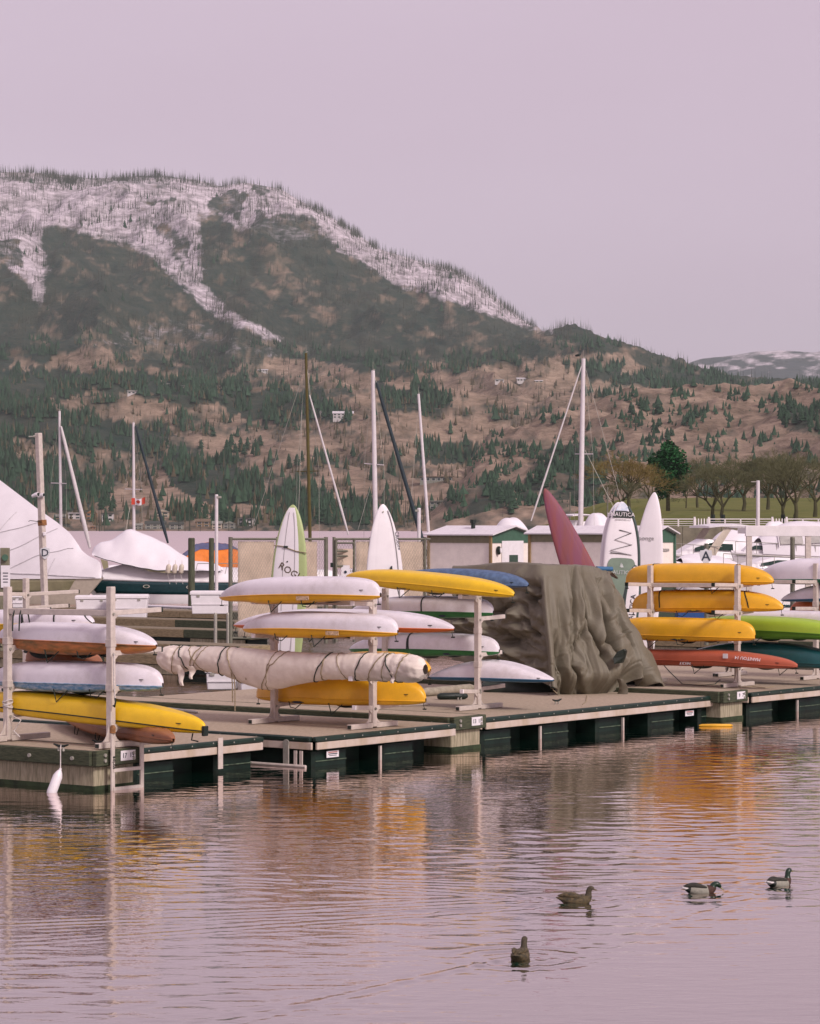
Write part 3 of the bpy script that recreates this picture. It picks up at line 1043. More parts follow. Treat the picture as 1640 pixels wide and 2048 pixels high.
# ------------------------------------------------------------------ kayak racks
def rack_leg(p, h, arms, label, foot=(.65, .65), brace=True, w=.105):
    """upright with foot and cantilever arms; arms: (height over the foot, side along U, length)"""
    t = thing('kayak_rack', label, 'rack', p, 'aluminium kayak racks')
    po = MB().box(p + ZU * (h / 2 + .03), U * (w / 2), V * (w / 2), ZU * (h / 2)).build('post', M_alu, t, bev=.008)
    MB().box(p + ZU * (h + .033), U * (w / 2 - .006), V * (w / 2 - .006), ZU * .004).build('post_cap', M_alu, po)
    for s_, L in ((-1, foot[0]), (1, foot[1])):
        if not L:
            continue
        a, b = p + U * (s_ * (w / 2 + .002)) + ZU * .055, p + U * s_ * L + ZU * .055
        ft = MB().beam(a, b, .10, .085).build('foot', M_alu, t, bev=.006)
        MB().beam(b + U * s_ * .002, b + U * s_ * .006, .072, .058).build('end_opening', M_blk, ft)
        if brace:
            g = [p + U * s_ * (w / 2) + ZU * .11]
            for k in range(7):
                th = k / 6 * math.pi / 2
                g.append(p + U * s_ * (w / 2 + .17 - .17 * math.sin(th)) + ZU * (.10 + .30 * (1 - math.cos(th))))
            MB().poly([x - V * .006 for x in g], V * .012).build('gusset', M_alu, t)
    for z, s_, L in arms:
        a = p + U * (s_ * (w / 2 - .01)) + ZU * (z - .045)
        b = p + U * s_ * L + ZU * (z - .02)
        ar = MB().beam(a, b, .075, .075).build('arm', M_alu, t, bev=.006)
        d = (b - a).normalized()
        MB().beam(b, b + d * .03, .079, .079).build('end_cap', M_blk if L > .7 else M_white, ar, bev=.004)
        c = p + U * (s_ * w / 2) + ZU * (z - .12)
        MB().poly([c - V * .03 + ZU * .05, c - V * .03 - ZU * .03, c - V * .03 + U * s_ * .09 + ZU * .045], V * .012).build('bracket', M_alu, t)
        e = p - V * (w / 2 + .002) + ZU * (z - .06)
        MB().tube([e, e - V * .02], .022, 8).build('bolt', M_galv, t)
    # sleeve collars on the post
    for z in (h * .38, h * .66):
        MB().box(p + ZU * z, U * (w / 2 + .008), V * (w / 2 + .008), ZU * .055).build('collar', M_alu, t, bev=.004)
    return t

def zpost(p, py):
    """height over the foot of p at which photo row py falls"""
    return HC - (py - HY) / F * p.y - p.z

RA = v3(-4.53, 41.64, ZC); RA2 = RA + V * 2.2
RF = G(745.7, 1456.7, ZP); RF2 = RF + V * 2.2
RB = G(955.7, 1419.6, ZP); RB2 = RB + V * 2.2
RC = G(1475, 1374, ZP); RC2 = RC + V * 2.2
RD = G(1632, 1359, ZP); RD2 = RD + V * 2.2
RE = G(1457.6, 1352, ZP)
RG = RA + U * 3.4 + V * 2.4
rack_leg(RA, zpost(RA, 1178), [(zpost(RA, 1220), 1, 1.1), (zpost(RA, 1301), 1, 1.1), (zpost(RA, 1372), 1, .9), (zpost(RA, 1448), 1, .9)], 'rack upright nearest the ladder with the yellow kayak behind it', foot=(.3, .9), brace=True)
rack_leg(RA2, zpost(RA2, 1178), [(zpost(RA2, 1220), 1, .9), (zpost(RA2, 1290), 1, .9), (zpost(RA2, 1368), 1, .9), (zpost(RA2, 1425), 1, .9)], 'rack upright at the photo\'s left edge with a rope tied round it', foot=(.25, .9))
rack_leg(RF, zpost(RF, 1196), [(zpost(RF, 1203), -1, .55), (zpost(RF, 1270), -1, .55), (zpost(RF, 1352), -1, .6), (zpost(RF, 1410), 1, .7), (zpost(RF, 1410), -1, .5)], 'nearer rack upright under the right end of the canvas bundle')
rack_leg(RF2, zpost(RF2, 1196), [(zpost(RF2, 1200), -1, .55), (zpost(RF2, 1267), -1, .55), (zpost(RF2, 1345), -1, .6), (zpost(RF2, 1405), 1, .7)], 'rack upright under the middle of the canvas bundle')
rack_leg(RB, zpost(RB, 1180), [(zpost(RB, 1190), -1, .55), (zpost(RB, 1233), 1, .85), (zpost(RB, 1305), 1, .75), (zpost(RB, 1373), 1, .85), (zpost(RB, 1378), -1, .5)], 'rack upright between the green edged kayaks and the tarpaulin', foot=(.65, .75))
rack_leg(RB2, zpost(RB2, 1180), [(zpost(RB2, 1186), -1, .5), (zpost(RB2, 1233), 1, .6), (zpost(RB2, 1303), 1, .6)], 'far rack upright hidden behind the white and red kayak')
rack_leg(RC, zpost(RC, 1134), [(zpost(RC, 1166), -1, 1.0), (zpost(RC, 1220), -1, 1.0), (zpost(RC, 1273), 1, .6), (zpost(RC, 1332), 1, .6), (zpost(RC, 1168), 1, .6), (zpost(RC, 1222), 1, .6)], 'rack upright standing over the number plate 9 7')
rack_leg(RC2, zpost(RC2, 1134), [(zpost(RC2, 1165), -1, .95), (zpost(RC2, 1217), -1, .9), (zpost(RC2, 1166), 1, .6), (zpost(RC2, 1218), 1, .6), (zpost(RC2, 1270), 1, .6)], 'rack upright by the left ends of the three yellow kayaks')
rack_leg(RD, zpost(RD, 1130), [(zpost(RD, 1160), -1, 1.0), (zpost(RD, 1213), -1, 1.0), (zpost(RD, 1262), 1, .5), (zpost(RD, 1318), 1, .5)], 'rack upright at the photo\'s right edge before the white canoe')
rack_leg(RD2, zpost(RD2, 1150), [(zpost(RD2, 1172), -1, .6), (zpost(RD2, 1222), -1, .6), (zpost(RD2, 1322), -1, .5)], 'rack upright behind the lime kayak')
rack_leg(RE, zpost(RE, 1322), [(zpost(RE, 1325), -1, .5)], 'low rack foot on the deck behind the red kayak')
# long rails that tie two uprights together
def tie(p, q_, z1, z2, label):
    o = MB().beam(p + ZU * z1, q_ + ZU * z2, .07, .09).build('rack_rail', M_alu, bev=.006)
    own(o)
    tag(o, label, 'rail', 'rails joining rack uprights')
ins = V * .058
tie(RA + ins, RA2 - ins, zpost(RA, 1226), zpost(RA2, 1222), 'pale rail joining the two rack uprights left of the canvas bundle')
tie(RC + ins, RC2 - ins, zpost(RC, 1171), zpost(RC2, 1170), 'pale rail under the topmost yellow kayak')
tie(RF + ins, RF2 - ins, zpost(RF, 1206), zpost(RF2, 1203), 'pale rail under the upper white and yellow kayak')
tie(RF + ins, RF2 - ins, zpost(RF, 1273), zpost(RF2, 1270), 'pale rail under the lower white and yellow kayak')
tie(RD + ins, RD2 - ins, zpost(RD, 1164), zpost(RD2, 1163), 'pale rail below the white canoe with the green side')

# ------------------------------------------------------------------ kayaks
K_white = mat('kayak_white', (0.77, 0.72, 0.76), .36, var=.06, scale=2.2, spec=.4, grime=.5, bump=.1, bscale=40)
K_yellow = mat('kayak_yellow', (0.82, 0.42, 0.02), .36, var=.07, scale=2.5, spec=.45, grime=.32)
K_lemon = mat('kayak_lemon', (0.84, 0.52, 0.016), .36, var=.07, scale=2.5, spec=.45, grime=.3)
K_red = mat('kayak_red', (0.46, 0.10, 0.06), .45, var=.08, scale=2, spec=.4, grime=.12)
K_orange = mat('kayak_orange', (0.66, 0.14, 0.03), .42, var=.08, scale=2, spec=.4)
K_coral = mat('kayak_coral', (0.34, 0.115, 0.055), .5, var=.12, scale=3, spec=.35, grime=.3)
K_lime = mat('kayak_lime', (0.34, 0.47, 0.045), .4, var=.06, scale=2, spec=.4)
K_limed = mat('kayak_lime_deck', (0.09, 0.22, 0.02), .45, var=.1, scale=2, spec=.4)
K_teal = mat('kayak_teal', (0.014, 0.085, 0.11), .3, var=.2, scale=2, spec=.5)
K_blue = mat('kayak_blue', (0.03, 0.12, 0.26), .4, var=.12, scale=2, spec=.4)
K_green = mat('kayak_green', (0.035, 0.17, 0.055), .4, var=.15, scale=3, spec=.4)
K_dgreen = mat('canoe_green', (0.012, 0.13, 0.09), .4, var=.15, scale=3, spec=.4)
K_bwash = mat('kayak_blue_swirl', (0.09, 0.22, 0.42), .4, col2=(.45, .52, .6), var=.2, scale=5, stretch=(2, 2, 6), spec=.4)
K_owash = mat('kayak_orange_swirl', (0.52, 0.17, 0.06), .45, col2=(.13, .085, .03), var=.2, scale=3.5, stretch=(1, 1, 4), spec=.35)
K_bcover = mat('blue_cover', (0.10, 0.145, 0.30), .65, var=.2, scale=9, bump=.6, bscale=22, spec=.3)
K_strap = mat('black_webbing', (0.012, 0.02, 0.018), .7, var=.2)
M_bluef = mat('blue_foam', (0.03, 0.12, 0.30), .6, var=.15)

class Boat:
    pass
def kayak(label, Lp, Rp, anchor, hull, deck, top, W=.74, dd=.12, eL=(4, .55), eR=(4, .55), e=.06, straps=(), logo=None, group='kayaks stored upside down on the racks',
          d=V, name='kayak', bulge=.45, handle=(True, True), seat=True, flat=3.0, lump=0.0, n=44, seam_dark=False):
    """boat stored keel up, its gunwale tips seen at photo pixels Lp and Rp"""
    A, B = PV(Lp[0], Lp[1], anchor, d), PV(Rp[0], Rp[1], anchor, d)
    e1 = (B - A)
    Lg = e1.length
    e1.normalize()
    e2 = e1.cross(ZU).normalized()             # towards the camera
    e3 = e2.cross(e1).normalized()
    if e3.z < 0:
        e3 = -e3
    mid = (A + B) / 2
    Hh = max(.08, HC - (top - HY) / F * mid.y - mid.z - e)
    t = thing(name, label, 'canoe' if name == 'canoe' else 'kayak', (mid.x, mid.y, mid.z - dd), group)
    bt = Boat()
    ts = [math.sin(math.pi / 2 * (-1 + 2 * k / (n - 1))) for k in range(n)]
    ts = [max(-.9985, min(.9985, .75 * x + .25 * (-1 + 2 * k / (n - 1)))) for k, x in enumerate(ts)]
    K = 18
    def env(tt, ex):
        return max(0.0, 1 - abs(tt) ** ex[0]) ** ex[1]
    def half(tt):
        return W / 2 * max(0, 1 - abs(tt) ** 2.5) ** .72 + .012
    def hull_pt(tt, th, out=0.0):
        b = half(tt) + out
        h = Hh * env(tt, eL if tt < 0 else eR) + .012 + out
        sz = e * (1 - tt * tt) + lump * math.exp(-((tt - .3) / .2) ** 2)
        c, s_ = math.cos(th), math.sin(th)
        y = b * math.copysign(abs(c) ** (2 / flat / 1.0), c)
        z = h * abs(s_) ** (2 / (flat + .3))
        z -= .10 * h * math.exp(-((abs(y / b) - .30) / .10) ** 2) * (1 if not out else 0)
        return mid + e1 * (tt * Lg / 2) + e2 * y + e3 * (z + sz)
    def deck_pt(tt, th):
        b = half(tt) - .006
        h = dd * max(0, 1 - abs(tt) ** 5) ** .6 * (1 + bulge * math.exp(-((tt + .05) / .45) ** 4)) + .012
        sz = e * (1 - tt * tt) + lump * math.exp(-((tt - .3) / .2) ** 2)
        c, s_ = math.cos(th), math.sin(th)
        y = b * math.copysign(abs(c) ** .6, c)
        z = -h * abs(s_) ** .45
        if seat:
            z += .6 * h * math.exp(-((tt - .05) / .28) ** 4) * math.exp(-(y / (b * .55)) ** 4)
        return mid + e1 * (tt * Lg / 2) + e2 * y + e3 * (z + sz)
    hl = MB().loft([[hull_pt(x, math.pi * k / K) for k in range(K + 1)] for x in ts], False).build('hull', hull, t, smooth=60)
    MB().loft([[deck_pt(x, math.pi * k / K) for k in range(K, -1, -1)] for x in ts], False).build('deck', deck, t, smooth=50)
    # seam lip between hull and deck, near and far side in one strip
    lip = [hull_pt(x, 0, .004) - e3 * .004 for x in ts]
    MB().tube(lip, .010, 6).build('seam', M_blk if seam_dark else deck, t, smooth=80)
    for side, on in ((-1, handle[0]), (1, handle[1])):
        if on:
            p = mid + e1 * (side * (Lg / 2 - .05)) - e3 * .01
            q_ = p - ZU * .13 + e1 * (.02 * side)
            MB().tube([p, (p + q_) / 2 + e2 * .015, q_], .006, 5).build('toggle_cord', M_drope, t)
            MB().tube([q_ - e1 * .035, q_ + e1 * .035], .013, 6).build('toggle', M_blk, t)
    for x in straps:
        tt, tilt = (x if isinstance(x, tuple) else (x, 0))
        pts = [hull_pt(tt + tilt * (1 - k / 14), math.pi * k / 14, .009) for k in range(15)]
        MB().loft([[p - e1 * .014, p + e1 * .014] for p in pts], False).build('strap', K_strap, t, solid=.004)
    # drain scupper slots and small scuffs as real dimples are below a pixel; a carry slot near the stern is not
    s0 = hull_pt(.84, .16, .002)
    MB().beam(s0 - e1 * .055, s0 + e1 * .055, .012, .012).build('slot', M_blk, t)
    bt.t, bt.hull_pt, bt.e1, bt.e2, bt.e3, bt.half, bt.mid, bt.L, bt.deck_pt = t, hull_pt, e1, e2, e3, half, mid, Lg, deck_pt
    if seat:
        for (t0, ln, dp) in ((.10, .20, .07), (.42, .10, .035)):
            rg = []
            for j in range(9):
                x = -1 + 2 * j / 8
                c = mid + e1 * ((t0 + ln * x * .5) * Lg / 2) + e3 * (e - dd * 1.25)
                r_ = max(.02, (1 - x * x) ** .5)
                rg.append([c + e2 * W * .26 * math.cos(6.283 * k / 10) * r_ ** .4 + e3 * dp * math.sin(6.283 * k / 10) * r_ for k in range(10)])
            MB().loft(rg).build('gap_shade', M_blk, t, smooth=70)  # shade of the gaps under the deck, put in as black blobs
        for j_ in range(2):
            tt = -.55 + .9 * ((Lp[0] * 7 + j_ * 53) % 97) / 97
            p0_ = deck_pt(tt, .3)
            MB().tube([p0_, p0_ + e1 * .05 - ZU * .10 + e2 * .02, p0_ + e1 * (.16 - .1 * j_) - ZU * (.12 + .08 * j_), p0_ + e1 * .30 - ZU * .02], .009, 5).build('loose_cord', M_drope, t)
    if logo:
        for (txt, tt, size, colr, flip, zoff) in logo:
            p = (hull_pt(tt, .10, .012) if zoff >= 0 else deck_pt(tt, .25) + e2 * .012) + e3 * zoff
            ex, ey = (-e1, -e3) if flip else (e1, e3)
            text_mesh('lettering', txt, colr, t, p + e2 * .006, ex, ey, size)
    return bt

def pad_logo(bt, tt, col, w=.12, zoff=-.05):
    """small maker's flash: a pointed sliver on the deck side"""
    p = bt.deck_pt(tt, .2) + bt.e2 * .01 + bt.e3 * zoff * .3
    a, u = bt.e1, bt.e3
    MB().poly([p - a * w, p - a * w * .4 + u * .018, p + a * w * .4 + u * .018, p + a * w, p + a * w * .3 - u * .02, p - a * w * .3 - u * .02], bt.e2 * .004).build('maker_mark', col, bt.t)

fr, bk = -U * .42, U * .42
# --- rack by the ladder
kayak('white kayak with an orange swirled deck on the top tier beside the ladder', (-2, 1276), (313, 1291), RA + bk, K_white, K_owash, 1247, dd=.16, eL=(4.5, .6), eR=(3.0, .75), e=.02, straps=[])
kayak('white and blue kayak on the tier above the long yellow kayak', (-14, 1362), (326, 1372), RA + bk, K_white, K_bwash, 1323, dd=.10, eL=(4, .6), eR=(6, .45), e=.02)
ky = kayak('long yellow kayak slanting down to the deck past the ladder', (-75, 1405), (411, 1462), RA + bk * .9, K_lemon, K_lemon, 1391, W=.62, dd=.085, eL=(3, .8), eR=(3.2, .32), e=.05, handle=(False, False), seat=False, seam_dark=True)
kayak('white kayak with yellow deck strapped behind the top rail left of the ladder', (-120, 1252), (188, 1247), RA + bk * 2.6, K_white, K_lemon, 1220, dd=.09, e=.02, straps=[(.25, .05), (.62, .04), (.8, .2)])
# --- corner float rack
b7 = kayak('white over yellow kayak, topmost on the corner float rack', (441, 1195), (761, 1192), RF + fr, K_white, K_yellow, 1154, dd=.10, eL=(3.6, .8), eR=(9, .42), e=.05, bulge=.7)
b8 = kayak('white over yellow kayak on the second tier above the canvas bundle', (487, 1258), (796, 1266), RF + fr, K_white, K_yellow, 1224, dd=.10, eL=(3.6, .8), eR=(9, .42), e=.05, bulge=.7)
b10 = kayak('yellow kayak on the lowest tier under the canvas bundle', (514, 1392), (852, 1402), RF + bk, K_yellow, K_yellow, 1352, dd=.09, eL=(7, .5), eR=(7, .5), e=.02)
pad_logo(b10, -.35, M_ink, .16)
M_stk = mat('worn_sticker', (.74, .52, .32), .6, var=.3, scale=30)
for b_, t_ in ((b7, .22), (b8, .34)):
    c_ = b_.deck_pt(t_, .12) + b_.e2 * .012
    MB().box(c_, b_.e1 * .14, b_.e3 * .035, b_.e2 * .004).build('sticker', M_stk, b_.t)
b8b = kayak('white over red kayak whose bow pokes out right of the second tier', (469, 1250), (909, 1258), RF + bk, K_white, K_orange, 1219, dd=.08, eL=(3, .9), eR=(3.2, .7), e=.02)
# --- rack in the middle
b11 = kayak('yellow kayak, topmost on the rack left of the tarpaulin', (690, 1157), (1029, 1190), RB + fr, K_lemon, K_lemon, 1145, W=.66, dd=.10, eL=(3.4, .6), eR=(3.6, .5), e=.05, logo=[('emotion', -.18, .06, M_ink, True, -.03)])
kayak('kayak in a blue cloth cover beside the topmost yellow one', (770, 1166), (1057, 1171), RB + bk, K_bcover, K_bcover, 1138, dd=.05, eL=(2.6, .7), eR=(2.6, .6), e=.02, seat=False, bulge=0)
b13 = kayak('white over green kayak on the upper tier left of the tarpaulin', (700, 1226), (987, 1226), RB + bk, K_white, K_green, 1193, dd=.11, eL=(3, .8), eR=(8, .45), e=.04, straps=[(.12, .06)])
b15 = kayak('white over green kayak on the lower tier left of the tarpaulin', (700, 1298), (999, 1304), RB + bk * .9, K_white, K_green, 1266, dd=.10, eL=(2.6, .8), eR=(8, .45), e=.04, straps=[(-.06, .0), (-.12, .08)])
b16 = kayak('white over blue hull low on the rack reaching under the tarpaulin', (857, 1354), (1108, 1360), RB + bk, K_white, K_blue, 1320, W=.8, dd=.06, eL=(1.7, 1.1), eR=(1.8, 1.1), e=.03, bulge=.1, seat=False)
for b_ in (b13, b15):
    pad_logo(b_, .45, M_ink, .10)
kayak('yellow kayak end showing right of the canvas bundle', (640, 1340), (861, 1340), RF + bk * 2.4, K_yellow, K_yellow, 1304, dd=.08, eL=(3, .8), eR=(3, .7), e=.02)
# --- right rack
c18 = kayak('yellow kayak, topmost of the three on the right rack', (1252, 1164), (1548, 1164), RC + bk, K_yellow, K_yellow, 1127, dd=.085, eL=(8, .5), eR=(3.4, .6), e=.03, straps=[(.42, .22), (-.62, .1)])
c19 = kayak('yellow kayak on the second tier of the right rack', (1265, 1217), (1567, 1217), RC + bk, K_yellow, K_yellow, 1180, dd=.08, eL=(8, .5), eR=(3.4, .6), e=.03, straps=[(.42, .22), (-.62, .1)])
c20 = kayak('yellow kayak on the third tier, its left end behind the tarpaulin', (1215, 1268), (1511, 1276), RC + fr, K_yellow, K_yellow, 1236, dd=.09, eL=(5, .6), eR=(9, .42), e=.02)
for b_, t_ in ((c18, -.1), (c19, -.05), (c20, .1)):
    pad_logo(b_, t_, M_ink, .22)
    text_mesh('lettering', 'necky', K_lemon, b_.t, b_.deck_pt(t_, .2) + b_.e2 * .018, -b_.e1, -b_.e3, .05)
c24 = kayak('red kayak on the lowest tier beside the tarpaulin', (1180, 1318), (1596, 1333), RC + fr, K_red, K_red, 1300, W=.66, dd=.09, eL=(3, .8), eR=(3.6, .5), e=.06, lump=.02)
text_mesh('lettering', 'NECKY', M_wplas, c24.t, c24.deck_pt(.02, .16) + c24.e2 * .014, -c24.e1, -c24.e3, .085)
p = c24.hull_pt(.60, .30, .016) + c24.e2 * .015
sl = (c24.hull_pt(.7, .3) - c24.hull_pt(.5, .3)).normalized()
text_mesh('lettering', 'MANITOU 14', M_wplas, c24.t, p, -sl, -(c24.e3 * .85 - c24.e2 * .3), .10)
pq = c24.hull_pt(.40, .34, .014) + c24.e2 * .012
MB().box(pq, c24.e1 * .06, c24.e3 * .05, c24.e2 * .004).build('sticker', M_wplas, c24.t)
kayak('lime green kayak behind the third yellow one', (1352, 1258), (1705, 1272), RC + U * 1.35, K_lime, K_limed, 1233, W=.8, dd=.14, eL=(3, .8), eR=(4, .8), e=.06)
kayak('dark teal kayak below the lime green one', (1350, 1318), (1690, 1330), RC + U * 1.45, K_teal, K_teal, 1284, W=.8, dd=.12, eL=(2, .9), eR=(3, .7), e=.05)
kayak('white hull showing above the lime green kayak', (1440, 1242), (1730, 1246), RC + U * 2.1, K_white, K_white, 1222, dd=.05, e=.01)
kayak('white canoe with a green side on the right edge rack', (1515, 1158), (1790, 1158), RD + bk, K_white, K_dgreen, 1117, W=.9, dd=.11, eL=(3, .7), eR=(3, .7), e=.0, name='canoe', seat=False, bulge=0)
kayak('white over blue kayak end by the right edge rack', (1563, 1200), (1800, 1196), RD + bk, K_white, K_blue, 1166, dd=.05, eL=(2, .8), eR=(3, .7), e=.02)
kayak('orange kayak end under the white and blue one', (1580, 1222), (1800, 1222), RD + U * .9, K_orange, K_yellow, 1193, dd=.08, eL=(5, .7), eR=(4, .7), e=.01)
kc = kayak('coral kayak with a dark cockpit behind the white and orange one', (57, 1319), (200, 1327), RA + bk * 2.4, K_coral, K_coral, 1294, dd=.05, eL=(5, .6), eR=(2.0, .9), e=.02, seat=False)
for tt, sc in ((-.15, 1.0), (-.80, .22), (.62, .2)):
    c_ = kc.hull_pt(tt, .62, .01)
    MB().poly([c_ + kc.e1 * math.cos(k * .3142) * .30 * sc + (kc.e3 * .8 - kc.e2 * .3) * math.sin(k * .3142) * .16 * sc for k in range(20)], kc.e2 * .012).build('cockpit' if sc == 1 else 'hatch', M_blk, kc.t)

# coral boat lying askew on the deck below the long yellow kayak
kd = (G(340, 1500, ZC) - G(160, 1440, ZC)); kd.z = 0; kd.normalize()
kayak('coral brown kayak lying askew under the long yellow one', (120, 1420), (347, 1480), G(300, 1496, ZC) + ZU * .2, K_coral, K_coral, 1428, W=.6, dd=.12, eL=(3, .7), eR=(3, .55), e=-.02, d=kd, straps=[(.45, -.05)])
ty = MB().box(ky.mid + ky.e1 * (ky.L / 2 - .01) + ky.e3 * -.0, ky.e1 * .03, ky.e2 * .05, ky.e3 * .075).build('end_block', M_blk, ky.t, bev=.01)
MB().tube([ky.mid + ky.e1 * (ky.L / 2 - .25) - ky.e3 * .06, ky.mid + ky.e1 * (ky.L / 2 - .27) - ky.e3 * .16, ky.mid + ky.e1 * (ky.L / 2 - .14) - ky.e3 * .17], .012, 5).build('hook', M_blk, ky.t)
# second pair of uprights behind the left rack
RH = P(52, 1330, 56); RH.z = ZC
rack_leg(RH, zpost(RH, 1160), [(zpost(RH, 1184), 1, 1.5), (zpost(RH, 1184), -1, .9), (zpost(RH, 1212), 1, 1.2)], 'rack upright with long empty arms behind the left rack')
# rope and strap loops on the left rack
lp_ = thing('bungee_cord', 'black bungee cord looped over the top rail of the left rack', 'cord', RA2 + ZU * 1.6)
for px in (27, 40):
    pts = [PV(px - 2, 1262, RA - U * .05), PV(px - 1, 1232, RA - U * .05), PV(px + 2, 1221, RA - U * .03), PV(px + 9, 1219, RA + U * .03), PV(px + 16, 1226, RA + U * .25), PV(px + 19, 1244, RA + U * .42)]
    MB().tube(pts, .012, 5).build('cord', M_drope, lp_, smooth=80)
hk = thing('hook_rope', 'white rope with a black hook hanging down the rack upright by the ladder', 'rope', RA + ZU * .7)
MB().tube([PV(228, 1307, RA - U * .06), PV(228, 1360, RA - U * .06), PV(230, 1398, RA - U * .06)], .011, 5).build('rope', M_wrope, hk)
MB().tube([PV(230, 1396, RA - U * .06), PV(231, 1404, RA - U * .06), PV(229, 1414, RA - U * .06), PV(226, 1411, RA - U * .06)], .014, 5).build('hook', M_blk, hk, smooth=80)
wr2 = thing('tie_rope', 'pale rope tied round the foot of the leftmost rack upright', 'rope', RA2 + ZU * .1)
for z_ in (.55, .60, .64):
    c = RA2 + ZU * z_
    MB().tube([c + U * (.075 * math.cos(k * .628)) + V * (.075 * math.sin(k * .628)) + ZU * .02 * math.sin(k + z_ * 40) for k in range(11)], .012, 5, False).build('loop', M_wrope, wr2)
MB().tube([PV(26, 1432, RA2), PV(42, 1440, RA2), PV(36, 1450, RA2), PV(28, 1462, RA2), PV(40, 1474, RA2)], .010, 5).build('tail', M_wrope, wr2, smooth=80)
# hoses, cords and a spare spar lying on the decks
def deck_cord(pts, r, m, label, z=ZP):
    o = MB().tube([G(x, y, z) + ZU * r for x, y in pts], r, 6).build('deck_rope', m, smooth=80)
    own(o); tag(o, label, 'rope', 'ropes lying on the decks')
deck_cord([(1325, 1328), (1340, 1345), (1365, 1369), (1400, 1372), (1430, 1369), (1440, 1360)], .010, M_drope, 'thin dark rope on the deck under the red kayak')
deck_cord([(1485, 1376), (1505, 1374), (1530, 1377), (1548, 1374)], .010, M_rope, 'short pale rope beside the rack foot at 9 7')
deck_cord([(1165, 1410), (1172, 1404), (1174, 1392)], .010, M_rope, 'pale tie line touching the deck below the tarpaulin')
for (x0, y0, x1, y1, r, m, lb_) in ((690, 1416, 860, 1412, .035, M_alu, 'grey spar lying on the deck behind the right rack foot of the corner float'), (875, 1400, 935, 1399, .07, M_blk, 'short black roll lying on the deck near the white and blue hull'),
                                  (842, 1394, 950, 1384, .09, M_conc, 'pale board lying on the deck behind the middle rack upright'), (330, 1420, 395, 1428, .03, M_galv, 'thin grey bar on the deck right of the long yellow kayak')):
    a, b = G(x0, y0, ZP) + ZU * r, G(x1, y1, ZP) + ZU * r
    o = MB().tube([a, a.lerp(b, .1), a.lerp(b, .9), b], [r * .6, r, r, r * .5], 8).build('spar', m, smooth=60)
    own(o); tag(o, lb_, 'spar', 'loose spars on the decks')

# ------------------------------------------------------------------ back row of the harbour
M_shed = mat('shed_siding', (0.86, 0.77, 0.70), .7, var=.06, scale=3, bump=.2, bscale=40, spec=.3, grime=.15)
M_sgreen = mat('shed_green', (0.05, 0.11, 0.085), .6, var=.1)
M_stan = mat('shed_tan_band', (0.22, 0.18, 0.13), .7, var=.1)
M_roofw = mat('white_metal_roof', (0.72, 0.68, 0.70), .5, var=.06, spec=.4, grime=.2)
M_glass = mat('dark_glass', (0.02, 0.045, 0.04), .08, var=.2, spec=.6)
M_navy = mat('navy_hull', (0.010, 0.040, 0.055), .15, var=.15, spec=.6)
M_wrap = mat('shrink_wrap', (0.74, 0.70, 0.73), .42, var=.05, scale=.7, bump=.5, bscale=2.2, spec=.4, grime=.14)
M_cream = mat('cream_gelcoat', (0.56, 0.47, 0.40), .35, var=.06, spec=.45, grime=.15)
M_olive = mat('olive_band', (0.30, 0.25, 0.17), .4, var=.12, scale=2)
M_ftan = mat('privacy_screen', (0.66, 0.52, 0.42), .85, var=.10, scale=2.5, spec=.15, bump=.3, bscale=30)
M_steel = mat('fence_steel', (0.17, 0.15, 0.135), .55, .3, var=.15)
M_tor = mat('orange_tarp', (0.72, 0.19, 0.03), .55, var=.12, scale=2.5, bump=.6, bscale=5, spec=.3)
M_tbl = mat('blue_tarp', (0.085, 0.085, 0.20), .6, var=.15, scale=3, bump=.5, bscale=6)
M_pile = mat('pile_wood', (0.085, 0.085, 0.06), .85, var=.25, scale=6, stretch=(3, 3, .6))
M_mastb = mat('bronze_mast', (0.10, 0.075, 0.022), .4, .3, var=.1)
M_mastw = mat('mast_white', (0.66, 0.61, 0.62), .4, var=.05, grime=.1)
M_sailw = mat('rolled_sail', (0.58, 0.53, 0.54), .8, var=.08, scale=6)
M_sailb = mat('navy_sail_cover', (0.012, 0.025, 0.04), .7, var=.2, scale=6)
M_clear = mat('cloudy_vinyl', (0.44, 0.40, 0.40), .25, var=.18, scale=1.6, spec=.5)
M_sbl = mat('shield_face', (0.62, 0.62, 0.64), .4, var=.05)

def hull_fn(bow, stern, beam, fbow, fst, rake=.6, draft=.25):
    bow, stern = Vector(bow), Vector(stern)
    ax = stern - bow
    L = ax.length
    ax.normalize()
    sd = Vector((ax.y, -ax.x, 0))
    if sd.y > 0:
        sd = -sd
    def pt(t, h, side=1):
        b = beam / 2 * max(.012, 1 - (1 - t) ** 2.3) ** .75 * (1 - .12 * max(0, (t - .6) / .4) ** 2)
        fl = h ** (.10 + .55 * (1 - t) ** 1.5) if h > 0 else 0
        z = -draft + (fst + (fbow - fst) * (1 - t) ** 1.6 + draft) * h
        return bow + ax * (t * L - rake * (h - 1) * (1 - t) ** 3) + sd * (side * b * (.55 + .45 * fl if t > .3 else (.25 + .3 * t / .3) + (.75 - .3 * t / .3) * fl)) + ZU * z
    return pt, ax, sd, L
def build_hull(t, pt, mat_, h0=0.0, h1=1.0, name='hull', out=0.0, sd=None, n=26, m=9, t0=0.0, cap=True):
    rings = []
    for i in range(n + 1):
        x = t0 + (1 - t0) * i / n
        a = [pt(x, h0 + (h1 - h0) * k / m, 1) + (sd * out if sd else v3(0, 0, 0)) for k in range(m, -1, -1)]
        b = [pt(x, h0 + (h1 - h0) * k / m, -1) - (sd * out if sd else v3(0, 0, 0)) for k in range(0, m + 1)]
        rings.append(a + b)
    return MB().loft(rings, True, True).build(name, mat_, t, smooth=45)
